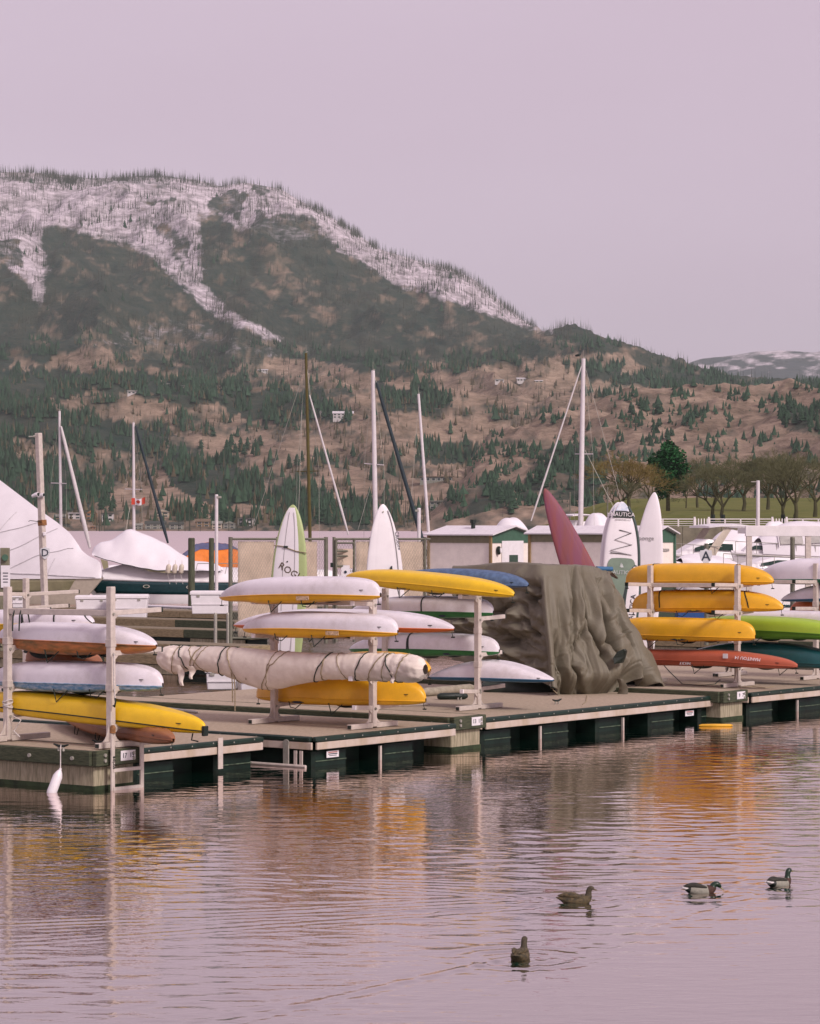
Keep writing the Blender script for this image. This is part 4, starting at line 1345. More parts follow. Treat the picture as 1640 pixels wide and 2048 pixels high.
def build_side(t, pt, mat_, h0, h1, name, sd, out=.012, n=26, t0=.03, t1=1.0):
    """band along the camera side of a hull"""
    rings = []
    for i in range(n + 1):
        x = t0 + (t1 - t0) * i / n
        hh = h1(x) if callable(h1) else h1
        rings.append([pt(x, h0 + (hh - h0) * k / 4, 1) + sd * out for k in range(5)])
    return MB().loft(rings, False).build(name, mat_, t, smooth=60, solid=.01)

def shell(outline_fn, n, k, name, mat_, t, smooth=60):
    return MB().loft([[outline_fn(i / n, j / k) for j in range(k + 1)] for i in range(n + 1)], False).build(name, mat_, t, smooth=smooth, recalc=False)

# --- shrink wrapped cruiser at the left
D = 136.0
b0, b1 = P(207, 1210, D), P(-330, 1210, D + 6)
b0.z = b1.z = 0
t = thing('wrapped_boat', 'large boat sealed in white shrink wrap at the photo\'s left edge', 'boat', b0.lerp(b1, .5), 'boats laid up in the harbour')
pt, ax, sd, L = hull_fn(b0, b1, 3.6, 1.35, 1.25, rake=1.5)
build_hull(t, pt, M_cream)
build_side(t, pt, M_olive, .52, .98, 'olive_band', sd, t0=.08)
MB().tube([pt(.06 + .9 * i / 20, .985) + sd * .03 for i in range(21)], .03, 6).build('rub_rail', M_gel, t)
o_ = pt(.43, .78) + sd * .03
MB().tube([o_, o_ + sd * .03], .16, 16).build('porthole', M_glass, t)
ridge = line([(0, 1.6), (.013, 2.2), (.052, 2.45), (.076, 2.70), (.092, 3.06), (.119, 3.58), (.166, 4.12), (.242, 4.85), (.385, 6.35), (.47, 7.2), (.55, 7.4), (.8, 5.5), (1, 2.6)])
def wrap_pt(u, v):
    g = pt(max(.005, u), 1.0, 1); g2 = pt(max(.005, u), 1.0, -1)
    side = g if v < .5 else g2
    q = 1 - abs(2 * v - 1)
    zr = float(ridge(u))
    mid = (g + g2) / 2
    pull = 1 - q ** 1.25 + .10 * math.sin(q * math.pi)
    p = mid.lerp(side, max(0, pull))
    p.z = g.z - .04 + (zr - g.z) * (q ** .92) - .10 * (math.cos(u * 46) * .5 + .5) * math.sin(q * math.pi) 
    p = p + sd * (.05 if v < .5 else -.05) * (1 - q)
    return p
shell(wrap_pt, 90, 40, 'wrap', M_wrap, t, 70)
def wline(u0, v0, u1, v1, r=.016, bend=0):
    pts = []
    for i in range(15):
        x = i / 14
        u_, v_ = u0 + (u1 - u0) * x + bend * math.sin(x * math.pi), v0 + (v1 - v0) * x
        pts.append(wrap_pt(u_, v_) + sd * .03)
    MB().tube(pts, r, 5).build('wrap_seam', M_bgr, t)
M_bgr = mat('seam_tape', (.62, .59, .61), .6)
for a in ((.42, .02, .16, .46, .016, -.04), (.30, .05, .10, .40, .016, -.03), (.55, .02, .22, .42, .016, -.03), (.30, .40, .40, .04, .014, 0), (.46, .45, .36, .05, .012, .0), (.17, .02, .15, .2, .012, 0)):
    wline(*a)
MB().tube([wrap_pt(.02 + .95 * i / 24, .03) + sd * .03 for i in range(25)], .022, 5).build('belly_band', M_bgr, t)

# --- white cruiser with the dark blue side
D = 138.0
b0, b1 = P(151, 1207, D), P(486, 1207, D + 1.5)
b0.z = b1.z = 0
t = thing('cabin_cruiser', 'white cabin cruiser with a dark blue side and a white cover', 'boat', b0.lerp(b1, .5), 'boats laid up in the harbour')
pt, ax, sd, L = hull_fn(b0, b1, 3.0, 1.35, 1.15, rake=1.5)
build_hull(t, pt, M_gel)
build_side(t, pt, M_navy, .50, lambda x: min(.92, .50 + x * 5), 'blue_side', sd, t0=.045)
MB().tube([pt(.03 + .96 * i / 24, .965) + sd * .03 for i in range(25)], .035, 6).build('rub_rail', M_gel, t)
for x in (.40, .66, .80):
    o_ = pt(x, .76) + sd * .035
    r_ = MB().loft([[o_ + ax * math.cos(k * .3142) * .17 * s_ + ZU * math.sin(k * .3142) * .085 * s_ + sd * .02 for k in range(20)] for s_ in (1, .7)], True, False).build('porthole_ring', M_galv, t, solid=.02)
    MB().poly([o_ + ax * math.cos(k * .3142) * .125 + ZU * math.sin(k * .3142) * .06 for k in range(20)], sd * .02).build('porthole_glass', M_glass, r_)
# deck and cabin side
def deck_pt(u, v):
    a, b = pt(u, 1, 1), pt(u, 1, -1)
    p = a.lerp(b, v)
    p.z += (.85 * min(1, u * 3.2) * (1 - .25 * u)) * math.sin(math.pi * min(.5, v if v < .5 else 1 - v)) ** .8
    return p
shell(deck_pt, 30, 14, 'cabin_top', M_gel, t, 50)
MB().poly([P(x, y, D - .9) for x, y in ((287, 1138), (300, 1143), (330, 1146), (352, 1146), (340, 1139))], v3(0, .05, 0)).build('cabin_window', M_olive, t)
MB().poly([P(x, y, D - .6) for x, y in ((201, 1118), (215, 1122), (217, 1135), (207, 1139))], v3(0, .05, 0)).build('cabin_window', M_olive, t)
top_l = line([(184, 1104), (188, 1094), (200, 1085), (225, 1079), (240, 1068), (252, 1059), (262, 1058), (290, 1068), (330, 1086), (360, 1106), (385, 1121), (430, 1126), (446, 1137)])
bot_l = line([(184, 1110), (195, 1114), (230, 1124), (270, 1133), (310, 1140), (350, 1141), (385, 1141), (430, 1142), (446, 1143)])
def cov(u, v):
    px = 184 + (446 - 184) * u
    tp_, bt_ = float(top_l(px)), float(bot_l(px))
    a = v * math.pi
    ww = 1.25 * (math.sin(math.pi * min(1, max(.02, u * 1.02))) ** .35)
    yy = tp_ + (bt_ - tp_) * (abs(math.cos(a)) ** 1.5)
    Yd = D + .3 - ww * math.cos(a)
    p = P(px, yy, D)
    wob = .035 * math.sin(u * 23 + v * 9) * math.sin(a * 2) ** 2 + .02 * math.sin(u * 47 - v * 15)
    return v3(p.x * Yd / D, Yd, p.z + wob * .5) + v3(0, wob, 0)
shell(cov, 60, 24, 'boat_cover', M_wrap, t, 70)
MB().tube([cov(.02 + .96 * i / 30, .0) + v3(0, -.02, 0) for i in range(31)], .018, 5).build('cover_cord', M_drope, t)
for px in (338, 351, 364):
    a, b = P(px, 1128, D - 1.9), P(px - 3, 1148, D - 1.9)
    f_ = thing('boat_fender', ['first', 'middle', 'last'][(px - 338) // 13] + ' of three small white fenders hanging on the blue sided cruiser', 'fender', b, 'fenders on the blue sided cruiser')
    MB().tube([a, a.lerp(b, .12), a.lerp(b, .25), a.lerp(b, .8), a.lerp(b, .92), b], [.03, .10, .125, .125, .10, .03], 12).build('body', M_cream, f_, smooth=60)
    MB().tube([b, b - ZU * .5 + v3(.12, 0, 0)], .012, 4).build('line', M_wrope, f_)
    MB().tube([a, a + ZU * .18], .012, 4).build('line', M_wrope, f_)
MB().tube([P(395, 1127, D - .9), P(480, 1127, D - .9)], .02, 5).build('side_rail', M_galv, t)
for px in (395, 425, 455):
    MB().tube([P(px, 1127, D - .9), P(px - 5, 1148, D - .9)], .016, 5).build('stanchion', M_galv, t)

# --- orange and blue covered boat
D = 150.0
b0, b1 = P(352, 1195, D), P(482, 1195, D + 4)
b0.z = b1.z = 0
t = thing('covered_boat', 'small boat under an orange tarp with a blue ridge strip', 'boat', b0.lerp(b1, .5), 'boats laid up in the harbour')
pt, ax, sd, L = hull_fn(b0, b1, 2.2, 1.4, 1.3, rake=.5)
build_hull(t, pt, M_gel)
rz = line([(0, 1.7), (.1, 2.35), (.3, 2.9), (.5, 3.0), (.8, 2.9), (1, 2.5)])
def otp(u, v, out=0):
    a, b = pt(max(.01, u), 1, 1), pt(max(.01, u), 1, -1)
    q = 1 - abs(2 * v - 1)
    m_ = (a + b) / 2
    p = m_.lerp(a if v < .5 else b, (1 - q ** 1.8) * 1.1)
    p.z = 1.35 + (float(rz(u)) - 1.35) * q ** .75 + .06 * math.sin(u * 22) * (1 - q) + out
    p += sd * (.07 * math.sin(u * 31) * (1 - q) * (1 if v < .5 else -1) + out * (1 if v < .5 else -1))
    return p
shell(otp, 36, 24, 'orange_tarp', M_tor, t, 60)
shell(lambda u, v: otp(u, .36 + .3 * v + .03 * math.sin(u * 9), .02), 36, 12, 'blue_tarp', M_tbl, t, 60)

# --- sailing yachts whose masts stand against the slopes
def yacht(px, top, base, D, lean, mm, label, spread=None, jib=None, stays=(), thick=.09, boom=None, hullm=M_gel, flip=1):
    c = P(px + lean, base, D)
    c.z = 0
    t = thing('sailing_yacht', label, 'sailboat', c, 'sailing yachts behind the racks')
    pt, ax, sd, L = hull_fn(c + U * -2.2 + V * (3.4 * flip) * .0 - Vector((3.6 * flip, 0, 0)) , c + Vector((4.2 * flip, 2.5, 0)), 2.5, 1.2, 1.0, rake=1.0)
    build_hull(t, pt, hullm)
    shell(lambda u, v: pt(u, 1, 1).lerp(pt(u, 1, -1), v) + ZU * .06 * math.sin(v * math.pi), 14, 6, 'deck', M_gel, t, 60)
    def cab(u, v):
        a, b = pt(.3 + .42 * u, 1, 1), pt(.3 + .42 * u, 1, -1)
        q = math.sin(math.pi * v) ** .35 if 0 < v < 1 else 0
        return a.lerp(b, .25 + .5 * v) + ZU * (.42 * q * min(1, u * 5, (1 - u) * 7) + .05)
    shell(cab, 16, 10, 'coach_roof', M_gel, t, 50)
    a = P(px, top, D)
    foot = P(px + lean, base, D); foot.z = 1.0
    foot = v3(a.x + (P(px + lean, base, D).x - a.x) * ((a.z - 1.0) / max(.1, a.z - P(px, base, D).z)), D, 1.0)
    ms = MB().tube([foot, foot.lerp(a, .5), a], [thick, thick, thick * .8], 10).build('mast', mm, t, smooth=60)
    MB().tube([a - ZU * .02, a + ZU * .05, a + v3(.12, 0, .07)], .02, 5).build('masthead_fitting', M_galv, ms)
    MB().tube([a, a + ZU * .45], .010, 4).build('aerial', M_galv, ms)
    if spread:
        (x0, y0), (x1, y1) = spread
        s0, s1 = P(x0, y0, D + .3), P(x1, y1, D - .3)
        MB().tube([s0, s1], .028, 6).build('spreader', mm, t)
        for s_ in (s0, s1):
            ft = foot + v3((s_.x - foot.x) * 1.1, (s_.y - D) * 3, .1)
            MB().tube([a - ZU * .15, s_, ft], .008, 4, False).build('shroud', M_galv, t)
    if jib:
        (x0, y0), (x1, y1), r, m_ = jib
        p, q = P(x0, y0, D - .1), P(x1, y1, D - 1.5)
        pts = [p.lerp(q, k / 10) for k in range(11)]
        MB().tube(pts, [r * .5] + [r * (.75 + .35 * k / 10 + .06 * math.sin(k * 2.2)) for k in range(9)] + [r * .6], 8).build('rolled_jib', m_, t, smooth=60)
        MB().tube([P(px + lean * .02, top + 4, D), p], .010, 4).build('forestay', M_galv, t)
    for (x0, y0), (x1, y1) in stays:
        MB().tube([P(x0, y0, D), P(x1, y1, D - .5)], .011, 4).build('stay', M_galv, t)
    if boom:
        p = foot.lerp(a, .1)
        q = p + Vector((boom, .6, -.05))
        MB().tube([p, p.lerp(q, .5), q], [.14, .17, .10], 8).build('boom_cover', M_sailb if mm is not M_mastb else M_sailw, t, smooth=60)
    return t
yacht(119, 822, 1060, 160, 3, M_mastw, 'yacht with a white mast and white rolled jib nearest the photo\'s left edge', ((102, 966), (133, 967)), ((122, 853), (180, 1096), .12, M_sailw))
yacht(267, 845, 1062, 165, 1, M_mastw, 'yacht with a white mast carrying the red and white flag', ((250, 978), (284, 979)), ((271, 852), (336, 1086), .10, M_sailb), stays=(((262, 1000), (252, 1060)),))
yacht(612, 706, 1076, 150, 8, M_mastb, 'yacht with the brown mast, tallest of those by the fence', ((594, 943), (638, 942)), ((619, 790), (697, 1070), .065, M_sailw), stays=(((600, 768), (505, 1060)), ((604, 820), (596, 1060))), thick=.10)
yacht(746, 741, 1040, 140, 5, M_mastw, 'yacht with a thick white mast and a dark blue rolled jib', ((729, 927), (768, 930)), ((753, 765), (854, 1112), .115, M_sailb), stays=(((745, 960), (716, 1060)),), thick=.125)
yacht(837, 788, 1062, 170, 20, M_mastw, 'yacht with a thin white mast leaning left beside the shed', None, None, stays=(((835, 830), (822, 1010)),), thick=.10)
yacht(1167, 717, 1060, 145, -6, M_mastw, 'yacht with the tall white mast behind the plum red board', ((1150, 908), (1186, 908)), ((1163, 732), (1062, 1042), .05, M_sailw), stays=(((1172, 740), (1255, 1050)), ((1170, 900), (1240, 1040))), thick=.135, boom=2.4)
# flag on the second yacht
ft = thing('flag', 'red and white flag with a red leaf on the yacht\'s rigging', 'flag', P(263, 1012, 164.7))
def fl(u, v):
    p = P(263 + 27 * u, 998 + 13 * v - 3 * u, 164.7)
    return p + v3(0, .10 * math.sin(u * 7), .05 * math.sin(u * 6 + 1))
M_fred = mat('flag_red', (.55, .055, .035), .8)
for nm_, a, b, m_ in (('red_bar', 0, .25, M_fred), ('white_field', .25, .75, M_wplas), ('red_bar', .75, 1, M_fred)):
    shell(lambda u, v: fl(a + (b - a) * u, v), 8, 4, nm_, m_, ft, 60)
lf = [(0, -.44), (.09, -.28), (.2, -.33), (.17, -.1), (.3, -.2), (.42, -.04), (.3, .08), (.2, .22), (.03, .2), (.03, .42), (-.03, .42), (-.03, .2), (-.2, .22), (-.3, .08), (-.42, -.04), (-.3, -.2), (-.17, -.1), (-.2, -.33), (-.09, -.28)]
MB().poly([fl(.5 + x * .42, .5 + y * .85) + v3(0, -.04, 0) for x, y in lf], v3(0, .012, 0)).build('leaf', M_fred, ft)
# bird on the tall mast
bd = MB().tube([P(1150, 712, 145), P(1153, 711, 145), P(1157, 710, 145), P(1160, 708.5, 145), P(1162, 708, 145)], [.02, .06, .07, .05, .015], 8).build('bird', M_blk, smooth=80)
own(bd); tag(bd, 'black bird perched at the tip of the tallest mast', 'bird')

# --- lamp posts, sign posts, piles
def shield(c, letter, parent, s=.38):
    pts = [(-.40, .42), (-.18, .44), (0, .55), (.18, .44), (.40, .42), (.44, .1), (.36, -.22), (.16, -.46), (0, -.58), (-.16, -.46), (-.36, -.22), (-.44, .1)]
    f_ = MB().poly([c + v3(x * s, 0, y * s) for x, y in pts], v3(0, .03, 0)).build('shield_sign', M_sbl, parent)
    text_mesh('lettering', letter, M_ink, f_, c + v3(0, -.01, 0), (1, 0, 0), (0, 0, 1), s * .95, .008)
D = 100.0
lp = thing('lamp_post', 'pale square lamp post with cameras and a D shield, beside the wrapped boat', 'lamp post', G(91, 1235, .5))
p0, p1 = P(91, 1240, D), P(77, 866, D)
MB().beam(p0, p1, .20, .20, up=V).build('post', M_alu, lp, bev=.015)
MB().tube([p1 - v3(.18, 0, .12), p1 + v3(0, 0, -.12)], .05, 6).build('lamp_arm', M_galv, lp)
MB().box(p1 - v3(.25, 0, .13), v3(.10, 0, 0), v3(0, .08, 0), v3(0, 0, .025)).build('lamp_head', M_galv, lp, bev=.01)
for dx, py, r in ((-.14, 990, .085), (.06, 991, .08)):
    c = P(79, py, D - .15) + v3(dx, 0, 0)
    cm = MB().tube([c + v3(-.12, .05, -.05), c + v3(.0, 0, 0), c + v3(.10, -.06, .02)], [r * .8, r, r], 12).build('camera', M_wplas, lp, smooth=60)
    MB().tube([c + v3(.10, -.06, .02), c + v3(.115, -.07, .022)], r * .75, 12).build('lens', M_blk, cm)
MB().beam(P(84, 1040, D), P(85, 1051, D), .23, .23, up=V).build('clamp', M_orange_r, lp)
MB().tube([P(84, 1044, D - .12), P(60, 1041, D - .1), P(57, 1043, D - .1)], .012, 4).build('line', M_drope, lp)
MB().box(P(89, 1068, D - .16), v3(.06, 0, 0), v3(0, .04, 0), v3(0, 0, .07)).build('small_camera', M_wplas, lp, bev=.02)
shield(P(90, 1106, D - .16), 'D', lp, .40)

ap = thing('sign_post', 'white shield sign lettered A on a dark post above the yellow kayaks', 'sign', G(1412, 1290, .5))
MB().tube([P(1413, 1290, 79), P(1413, 1087, 79)], .065, 10).build('post', M_steel, ap, smooth=60)
shield(P(1412, 1113, 78.85), 'A', ap, .41)

def pole(px, top, D, r, m, label, z0=-.5, lamp=None):
    a = P(px, top, D)
    t = thing('harbour_pole', label, 'pole', v3(a.x, D, z0), 'poles and piles in the harbour')
    MB().tube([v3(a.x, D, z0), a], r, 12).build('shaft', m, t, smooth=60)
    MB().tube([a, a + ZU * .05], [r * 1.06, r * .8], 12).build('cap', m, t)
    if lamp:
        MB().box(a + v3(lamp, 0, -.08), v3(abs(lamp) * .9, 0, 0), v3(0, .1, 0), v3(0, 0, .05)).build('lamp_head', M_galv, t, bev=.01)
    return t
pole(383, 1078, 118, .145, M_pile, 'round green brown pile in front of the orange covered boat')
pole(423, 1078, 125, .12, M_pile, 'low dark pile behind the blue strip of the orange tarp')
pole(433, 991, 130, .08, M_mastw, 'slim white pole with a small lamp rising above the orange tarp', lamp=.12)
pole(838, 1018, 135, .09, M_mastw, 'short white pole just left of the green trimmed shed', lamp=-.1)
pole(1516, 962, 300, .20, M_mastw, 'white lamp post in front of the park lawn', lamp=-.4)
pole(1215, 975, 330, .09, M_steel, 'thin dark pole by the brown bush at the park\'s end')
pole(1585, 1076, 105, .09, M_steel, 'dark short post in front of the boat with the vinyl screens')
pole(1140, 985, 330, .08, M_steel, 'thin dark pole right of the plum red board')
for px, l in ((431, 'left'), (456, 'right')):
    pole(px, 1229, 82, .05, M_galv, 'pale steel stake, ' + l + ' one of the pair behind the canvas bundle', z0=.2)
pole(484, 1310, 60, .09, M_alu, 'square pale stub post behind the middle of the canvas bundle', z0=.3)
pole(15, 1262, 58, .05, M_alu, 'thin post behind the left rack')

ep = thing('power_pedestal', 'grey power pedestal with a round dark cap and a white notice', 'pedestal', G(10, 1330, .5))
MB().box(P(10, 1130, 72) - ZU * .9, v3(.115, 0, 0), v3(0, .1, 0), v3(0, 0, 1.35)).build('case', mat('pedestal_brown', (.20, .17, .13), .6), ep, bev=.01)
MB().tube([P(10, 1115, 71.88), P(10, 1115, 71.80)], .085, 14).build('dome', M_sgreen, ep)
nb2 = MB().box(P(11, 1153, 71.86), v3(.12, 0, 0), v3(0, .008, 0), v3(0, 0, .29)).build('notice', M_wplas, ep)
for k in range(4):
    MB().box(P(11, 1146 + 6 * k, 71.845), v3(.07 - .01 * (k % 2), 0, 0), v3(0, .002, 0), v3(0, 0, .011)).build('print', M_ink, nb2)

# --- dock boxes
def dock_box(x0, x1, y0, y1, D, label, depth=.7):
    a, b = P(x0, y1, D), P(x1, y1, D)
    c = (a + b) / 2
    h = (y1 - y0) / F * D
    w = (b - a).length
    t = thing('dock_box', label, 'dock box', c + v3(0, depth / 2, 0), 'white dock boxes')
    bt = [c + v3(s * w * .46, y, 0) for s, y in ((-1, 0.03), (1, 0.03), (1, depth - .03), (-1, depth - .03))]
    tp2 = [c + v3(s * w * .5, y, h * .82) for s, y in ((-1, 0), (1, 0), (1, depth), (-1, depth))]
    MB().loft([bt, tp2]).build('tub', M_wplas, t, bev=.02)
    l0 = [c + v3(s * (w * .5 + .025), y, h * .83) for s, y in ((-1, -.03), (1, -.03), (1, depth + .03), (-1, depth + .03))]
    l1 = [p + ZU * h * .10 for p in l0]
    l2 = [(p - c) * .96 + c + v3(0, .015, h * .13) for p in l0]
    l2 = [v3(p.x, p.y, c.z + h) for p in l2]
    lid = MB().loft([l0, l1, l2]).build('lid', M_wplas, t, bev=.012)
    for s in (-.3, .3):
        MB().box(c + v3(s * w, -.015, h * .78), v3(.05, 0, 0), v3(0, .012, 0), v3(0, 0, .035)).build('latch', M_galv, lid)
    MB().box(c + v3(0, -.004, h * .42), v3(w * .475, 0, 0), v3(0, .008, 0), v3(0, 0, .014)).build('moulding', M_wplas, t)
dock_box(151, 216, 1191, 1236, 104, 'white dock box left of its longer neighbour by the blue sided cruiser')
dock_box(214, 294, 1189, 1237, 103, 'long white dock box in front of the blue sided cruiser')
dock_box(381, 458, 1182, 1228, 96, 'white dock box standing alone beside the fence')
dock_box(412, 474, 1339, 1380, 60, 'small white dock box below the canvas bundle, left of its twin', .5)
dock_box(480, 521, 1339, 1382, 59, 'small white dock box below the canvas bundle next to the yellow kayak', .45)
dock_box(24, 46, 1191, 1216, 90, 'small white box with a dark socket left of the lamp post', .5)

# --- timber docks behind the racks
M_plk = mat('dock_plank', (0.33, 0.255, 0.205), .85, var=.18, scale=5, bump=.4, bscale=60, stretch=(1, 8, 1), spec=.2)
def timber_dock(px, py, L, W, label, z=.55, dirv=V, dirw=U):
    p = G(px, py, z); p.z = 0
    t = thing('timber_dock', label, 'dock', p, 'timber docks behind the racks')
    q = lambda a, b, c: p + dirw * a + dirv * b + ZU * c
    n = 7
    for k in range(n):
        a = W * (k + .5) / n
        MB().box(q(a, L / 2, z - .03), dirw * (W / n / 2 - .008), dirv * (L / 2), ZU * (.022 + .004 * (k % 3))).build('plank', M_plk, t)
    nb = int(L / 2.4)
    for k in range(nb):
        a, b = L * k / nb + .006, L * (k + 1) / nb - .006
        MB().box(q(-.045, (a + b) / 2, z - .15), dirw * .04, dirv * ((b - a) / 2), ZU * .13).build('waler', M_timb2 if k % 3 else M_timb, t, bev=.01)
        if k % 2 == 0:
            MB().box(q(.02, (a + b) / 2, z - .42), dirw * .03, dirv * ((b - a) / 2.4), ZU * .12).build('float_side', M_cwet, t)
    MB().box(q(W / 2, -.045, z - .15), dirw * (W / 2 + .08), dirv * .04, ZU * .13).build('end_waler', M_timb2, t, bev=.01)
    MB().box(q(W / 2, L / 2, z - .32), dirw * (W / 2 - .1), dirv * (L / 2 - .2), ZU * .2).build('float', M_float, t)
    return t
timber_dock(480, 1292, 13, 1.3, 'grey timber dock nearest behind the canvas bundle')
timber_dock(500, 1262, 14, 1.2, 'grey timber dock behind the stakes by the fence')
timber_dock(470, 1242, 14, 1.1, 'timber dock in front of the white dock boxes')
timber_dock(560, 1226, 18, 1.4, 'long timber dock carrying the white dock boxes')
timber_dock(1640, 1236, 26, 1.6, 'long timber dock behind the right rack')
timber_dock(700, 1322, 14, 1.2, 'timber dock passing behind the canvas bundle\'s left end')
timber_dock(1720, 1285, 16, 1.4, 'timber dock behind the lime green kayak')
wp = MB().tube([G(290, 1212, .6), G(395, 1216, .6)], .06, 8).build('white_pipe', M_wplas, smooth=60); own(wp); tag(wp, 'white pipe lying along the timber dock by the dock boxes', 'pipe')

# --- chain link fence and gate
D = 82.0
fe_ = thing('chain_link_fence', 'chain link fence with tan privacy screens behind the white boards', 'fence', G(560, 1290, .5))
def fpt(px, py, dy=0):
    return P(px, py, D + (px - 460) * .012 + dy)
for px in (461, 555, 652, 668, 742, 850):
    MB().tube([fpt(px, 1287), fpt(px, 1074)], .065 if px in (461, 652) else .05, 10).build('post', M_steel, fe_, smooth=60)
for a, b, y in ((461, 652, 1078), (461, 652, 1276), (668, 860, 1078), (742, 860, 1276)):
    MB().tube([fpt(a, y), fpt(b, y)], .035, 8).build('rail', M_steel, fe_, smooth=60)
for a, b in ((476, 548), (557, 634), (712, 740), (752, 850)):
    MB().loft([[fpt(a + (b - a) * i / 12, 1083 + 195 * j / 6, .06 + .03 * math.sin(i * 1.3 + j)) for i in range(13)] for j in range(7)], False).build('privacy_screen', M_ftan, fe_, smooth=60, solid=.01)
lk = MB()
for a0_, a1_ in ((462, 651), (669, 741), (743, 860)):
    x = a0_ - 60
    while x < a1_:
        for s in (1, -1):
            xa, xb, ya, yb = x, x + 60, (1276 if s > 0 else 1080), (1080 if s > 0 else 1276)
            for e_ in (0,):
                ta, tb = 0.0, 1.0
                if xa < a0_: ta = (a0_ - xa) / (xb - xa)
                if xb > a1_: tb = (a1_ - xa) / (xb - xa)
                if ta < tb:
                    p, q = fpt(xa + (xb - xa) * ta, ya + (yb - ya) * ta, -.02), fpt(xa + (xb - xa) * tb, ya + (yb - ya) * tb, -.02)
                    # a diagonal run of wire
                    lk.tube([p, q], .0042, 3, False)
        x += 3.2
lo = lk.build('wire_mesh', M_galv, fe_)
lo['kind'] = 'stuff'
gt = thing('metal_gate', 'steel gate with a white notice between the two standing boards', 'gate', G(690, 1290, .5))
for px in (672, 708):
    MB().tube([fpt(px, 1284, -.1), fpt(px, 1080, -.1)], .045, 8).build('stile', M_steel, gt, smooth=60)
for y in (1086, 1102, 1112, 1132, 1180, 1270):
    MB().tube([fpt(672, y, -.1), fpt(708, y, -.1)], .03, 8).build('cross_bar', M_steel, gt, smooth=60)
MB().box(fpt(690, 1117, -.05), v3(.24, 0, 0), v3(0, .01, 0), v3(0, 0, .30)).build('tan_panel', M_ftan, gt)
nt_ = MB().box(fpt(691, 1141, -.18), v3(.13, 0, 0), v3(0, .01, 0), v3(0, 0, .16)).build('notice', M_wplas, gt)
MB().tube([fpt(691, 1144, -.2), fpt(691, 1144, -.21)], .045, 12).build('print', M_ink, nt_)
MB().box(fpt(664, 1130, -.15), v3(.05, 0, 0), v3(0, .05, 0), v3(0, 0, .07)).build('lock', M_blk, gt, bev=.01)

# --- floating sheds
def shed(corner, side, gable, eave, apex, label, door=True, number=None):
    c = Vector(corner); c.z = .5
    t = thing('dock_shed', label, 'shed', c, 'green trimmed dock sheds')
    q = lambda a, b, z: c + V * a + U * b + ZU * (z - .5)
    # walls (side wall faces the camera on the left, gable on the right)
    MB().add([q(0, 0, .5), q(side, 0, .5), q(side, 0, eave), q(0, 0, eave), q(0, gable, .5), q(side, gable, .5), q(side, gable, eave), q(0, gable, eave), q(0, gable / 2, apex), q(side, gable / 2, apex)],
             [(0, 3, 2, 1), (0, 4, 7, 8, 3), (4, 5, 6, 7), (1, 2, 9, 6, 5)]).build('walls', M_shed, t)
    # band under the eave, corner boards, gable band
    MB().box(q(side / 2, -.012, eave - .17), V * (side / 2 - .01), U * .012, ZU * .15).build('tan_band', M_stan, t)
    g = [q(-.014, .02, eave - .32), q(-.014, gable - .02, eave - .32), q(-.014, gable - .02, eave - .01), q(-.014, gable / 2, apex - .02), q(-.014, .02, eave - .01)]
    MB().poly(g, -V * .02).build('gable_band', M_sgreen, t)
    for a, b in ((-.02, -.02), (-.02, gable + .02), (side, -.02)):
        MB().box(q(a, b, (eave + .5) / 2), V * .05, U * .05, ZU * (eave - .5) / 2).build('corner_board', mat('corner_wood', (.28, .17, .09), .7) if b < 0 else M_sgreen, t)
    for sgn in (0, 1):
        e0, e1 = (-.14, gable / 2) if not sgn else (gable + .14, gable / 2)
        z0, z1 = eave - .02, apex + .03
        rf = MB().add([q(-.22, e0, z0), q(side + .2, e0, z0), q(side + .2, e1, z1), q(-.22, e1, z1), q(-.22, e0, z0 + .05), q(side + .2, e0, z0 + .05), q(side + .2, e1, z1 + .05), q(-.22, e1, z1 + .05)],
                      [(0, 1, 2, 3), (7, 6, 5, 4), (0, 4, 5, 1), (1, 5, 6, 2), (3, 2, 6, 7), (0, 3, 7, 4)]).build('roof', M_roofw, t, recalc=True)
        if not sgn and door:
            pc = q(side * .5, gable * .32, eave + .12)
            MB().tube([pc, pc + ZU * .34, pc + ZU * .36, pc + ZU * .5], [.09, .09, .13, .13], 10).build('chimney', M_blk, rf)
    if door:
        d0, d1 = gable * .25, gable * .76
        dr = MB().box(q(-.03, (d0 + d1) / 2, 1.9), V * .025, U * ((d1 - d0) / 2), ZU * 1.42).build('door', M_wplas, t, bev=.01)
        MB().box(q(-.06, d0 + (d1 - d0) * .52, 2.2), V * .01, U * ((d1 - d0) * .2), ZU * .55).build('door_window', mat('green_glass', (.03, .06, .045), .2), dr)
        lc_ = q(-.05, gable * .15, eave - .62)
        rg = MB().loft([[lc_ - V * .0 + U * math.cos(k * .3927) * .10 * s + ZU * math.sin(k * .3927) * .17 * s - V * o for k in range(16)] for s, o in ((1, 0), (1, .08), (.6, .14))]).build('bulkhead_lamp', M_blk, t, smooth=50)
        MB().loft([[lc_ + U * math.cos(k * .3927) * .06 * s + ZU * math.sin(k * .3927) * .11 * s - V * o for k in range(16)] for s, o in ((1, .13), (.9, .17))]).build('lamp_glass', M_wplas, rg)
    if number:
        text_mesh('lettering', number, M_ink, t, q(-.03, gable * .55, eave - .62), U, ZU, .16)
    return t
shed(P(981, 1140, 110), 3.07, 2.96, 3.56, 3.86, 'cream shed with green gable and white door, left of the plum board')
cs_ = P(1304, 1140, 104)
shed(cs_, 5.6, 1.55, 3.62, 3.86, 'cream shed with a number on its narrow green gable behind the standing boards', door=False, number='BK222230')
rl_ = thing('life_ring', 'orange and white ring hanging on the shed wall', 'life ring', P(1070, 1087, 108))
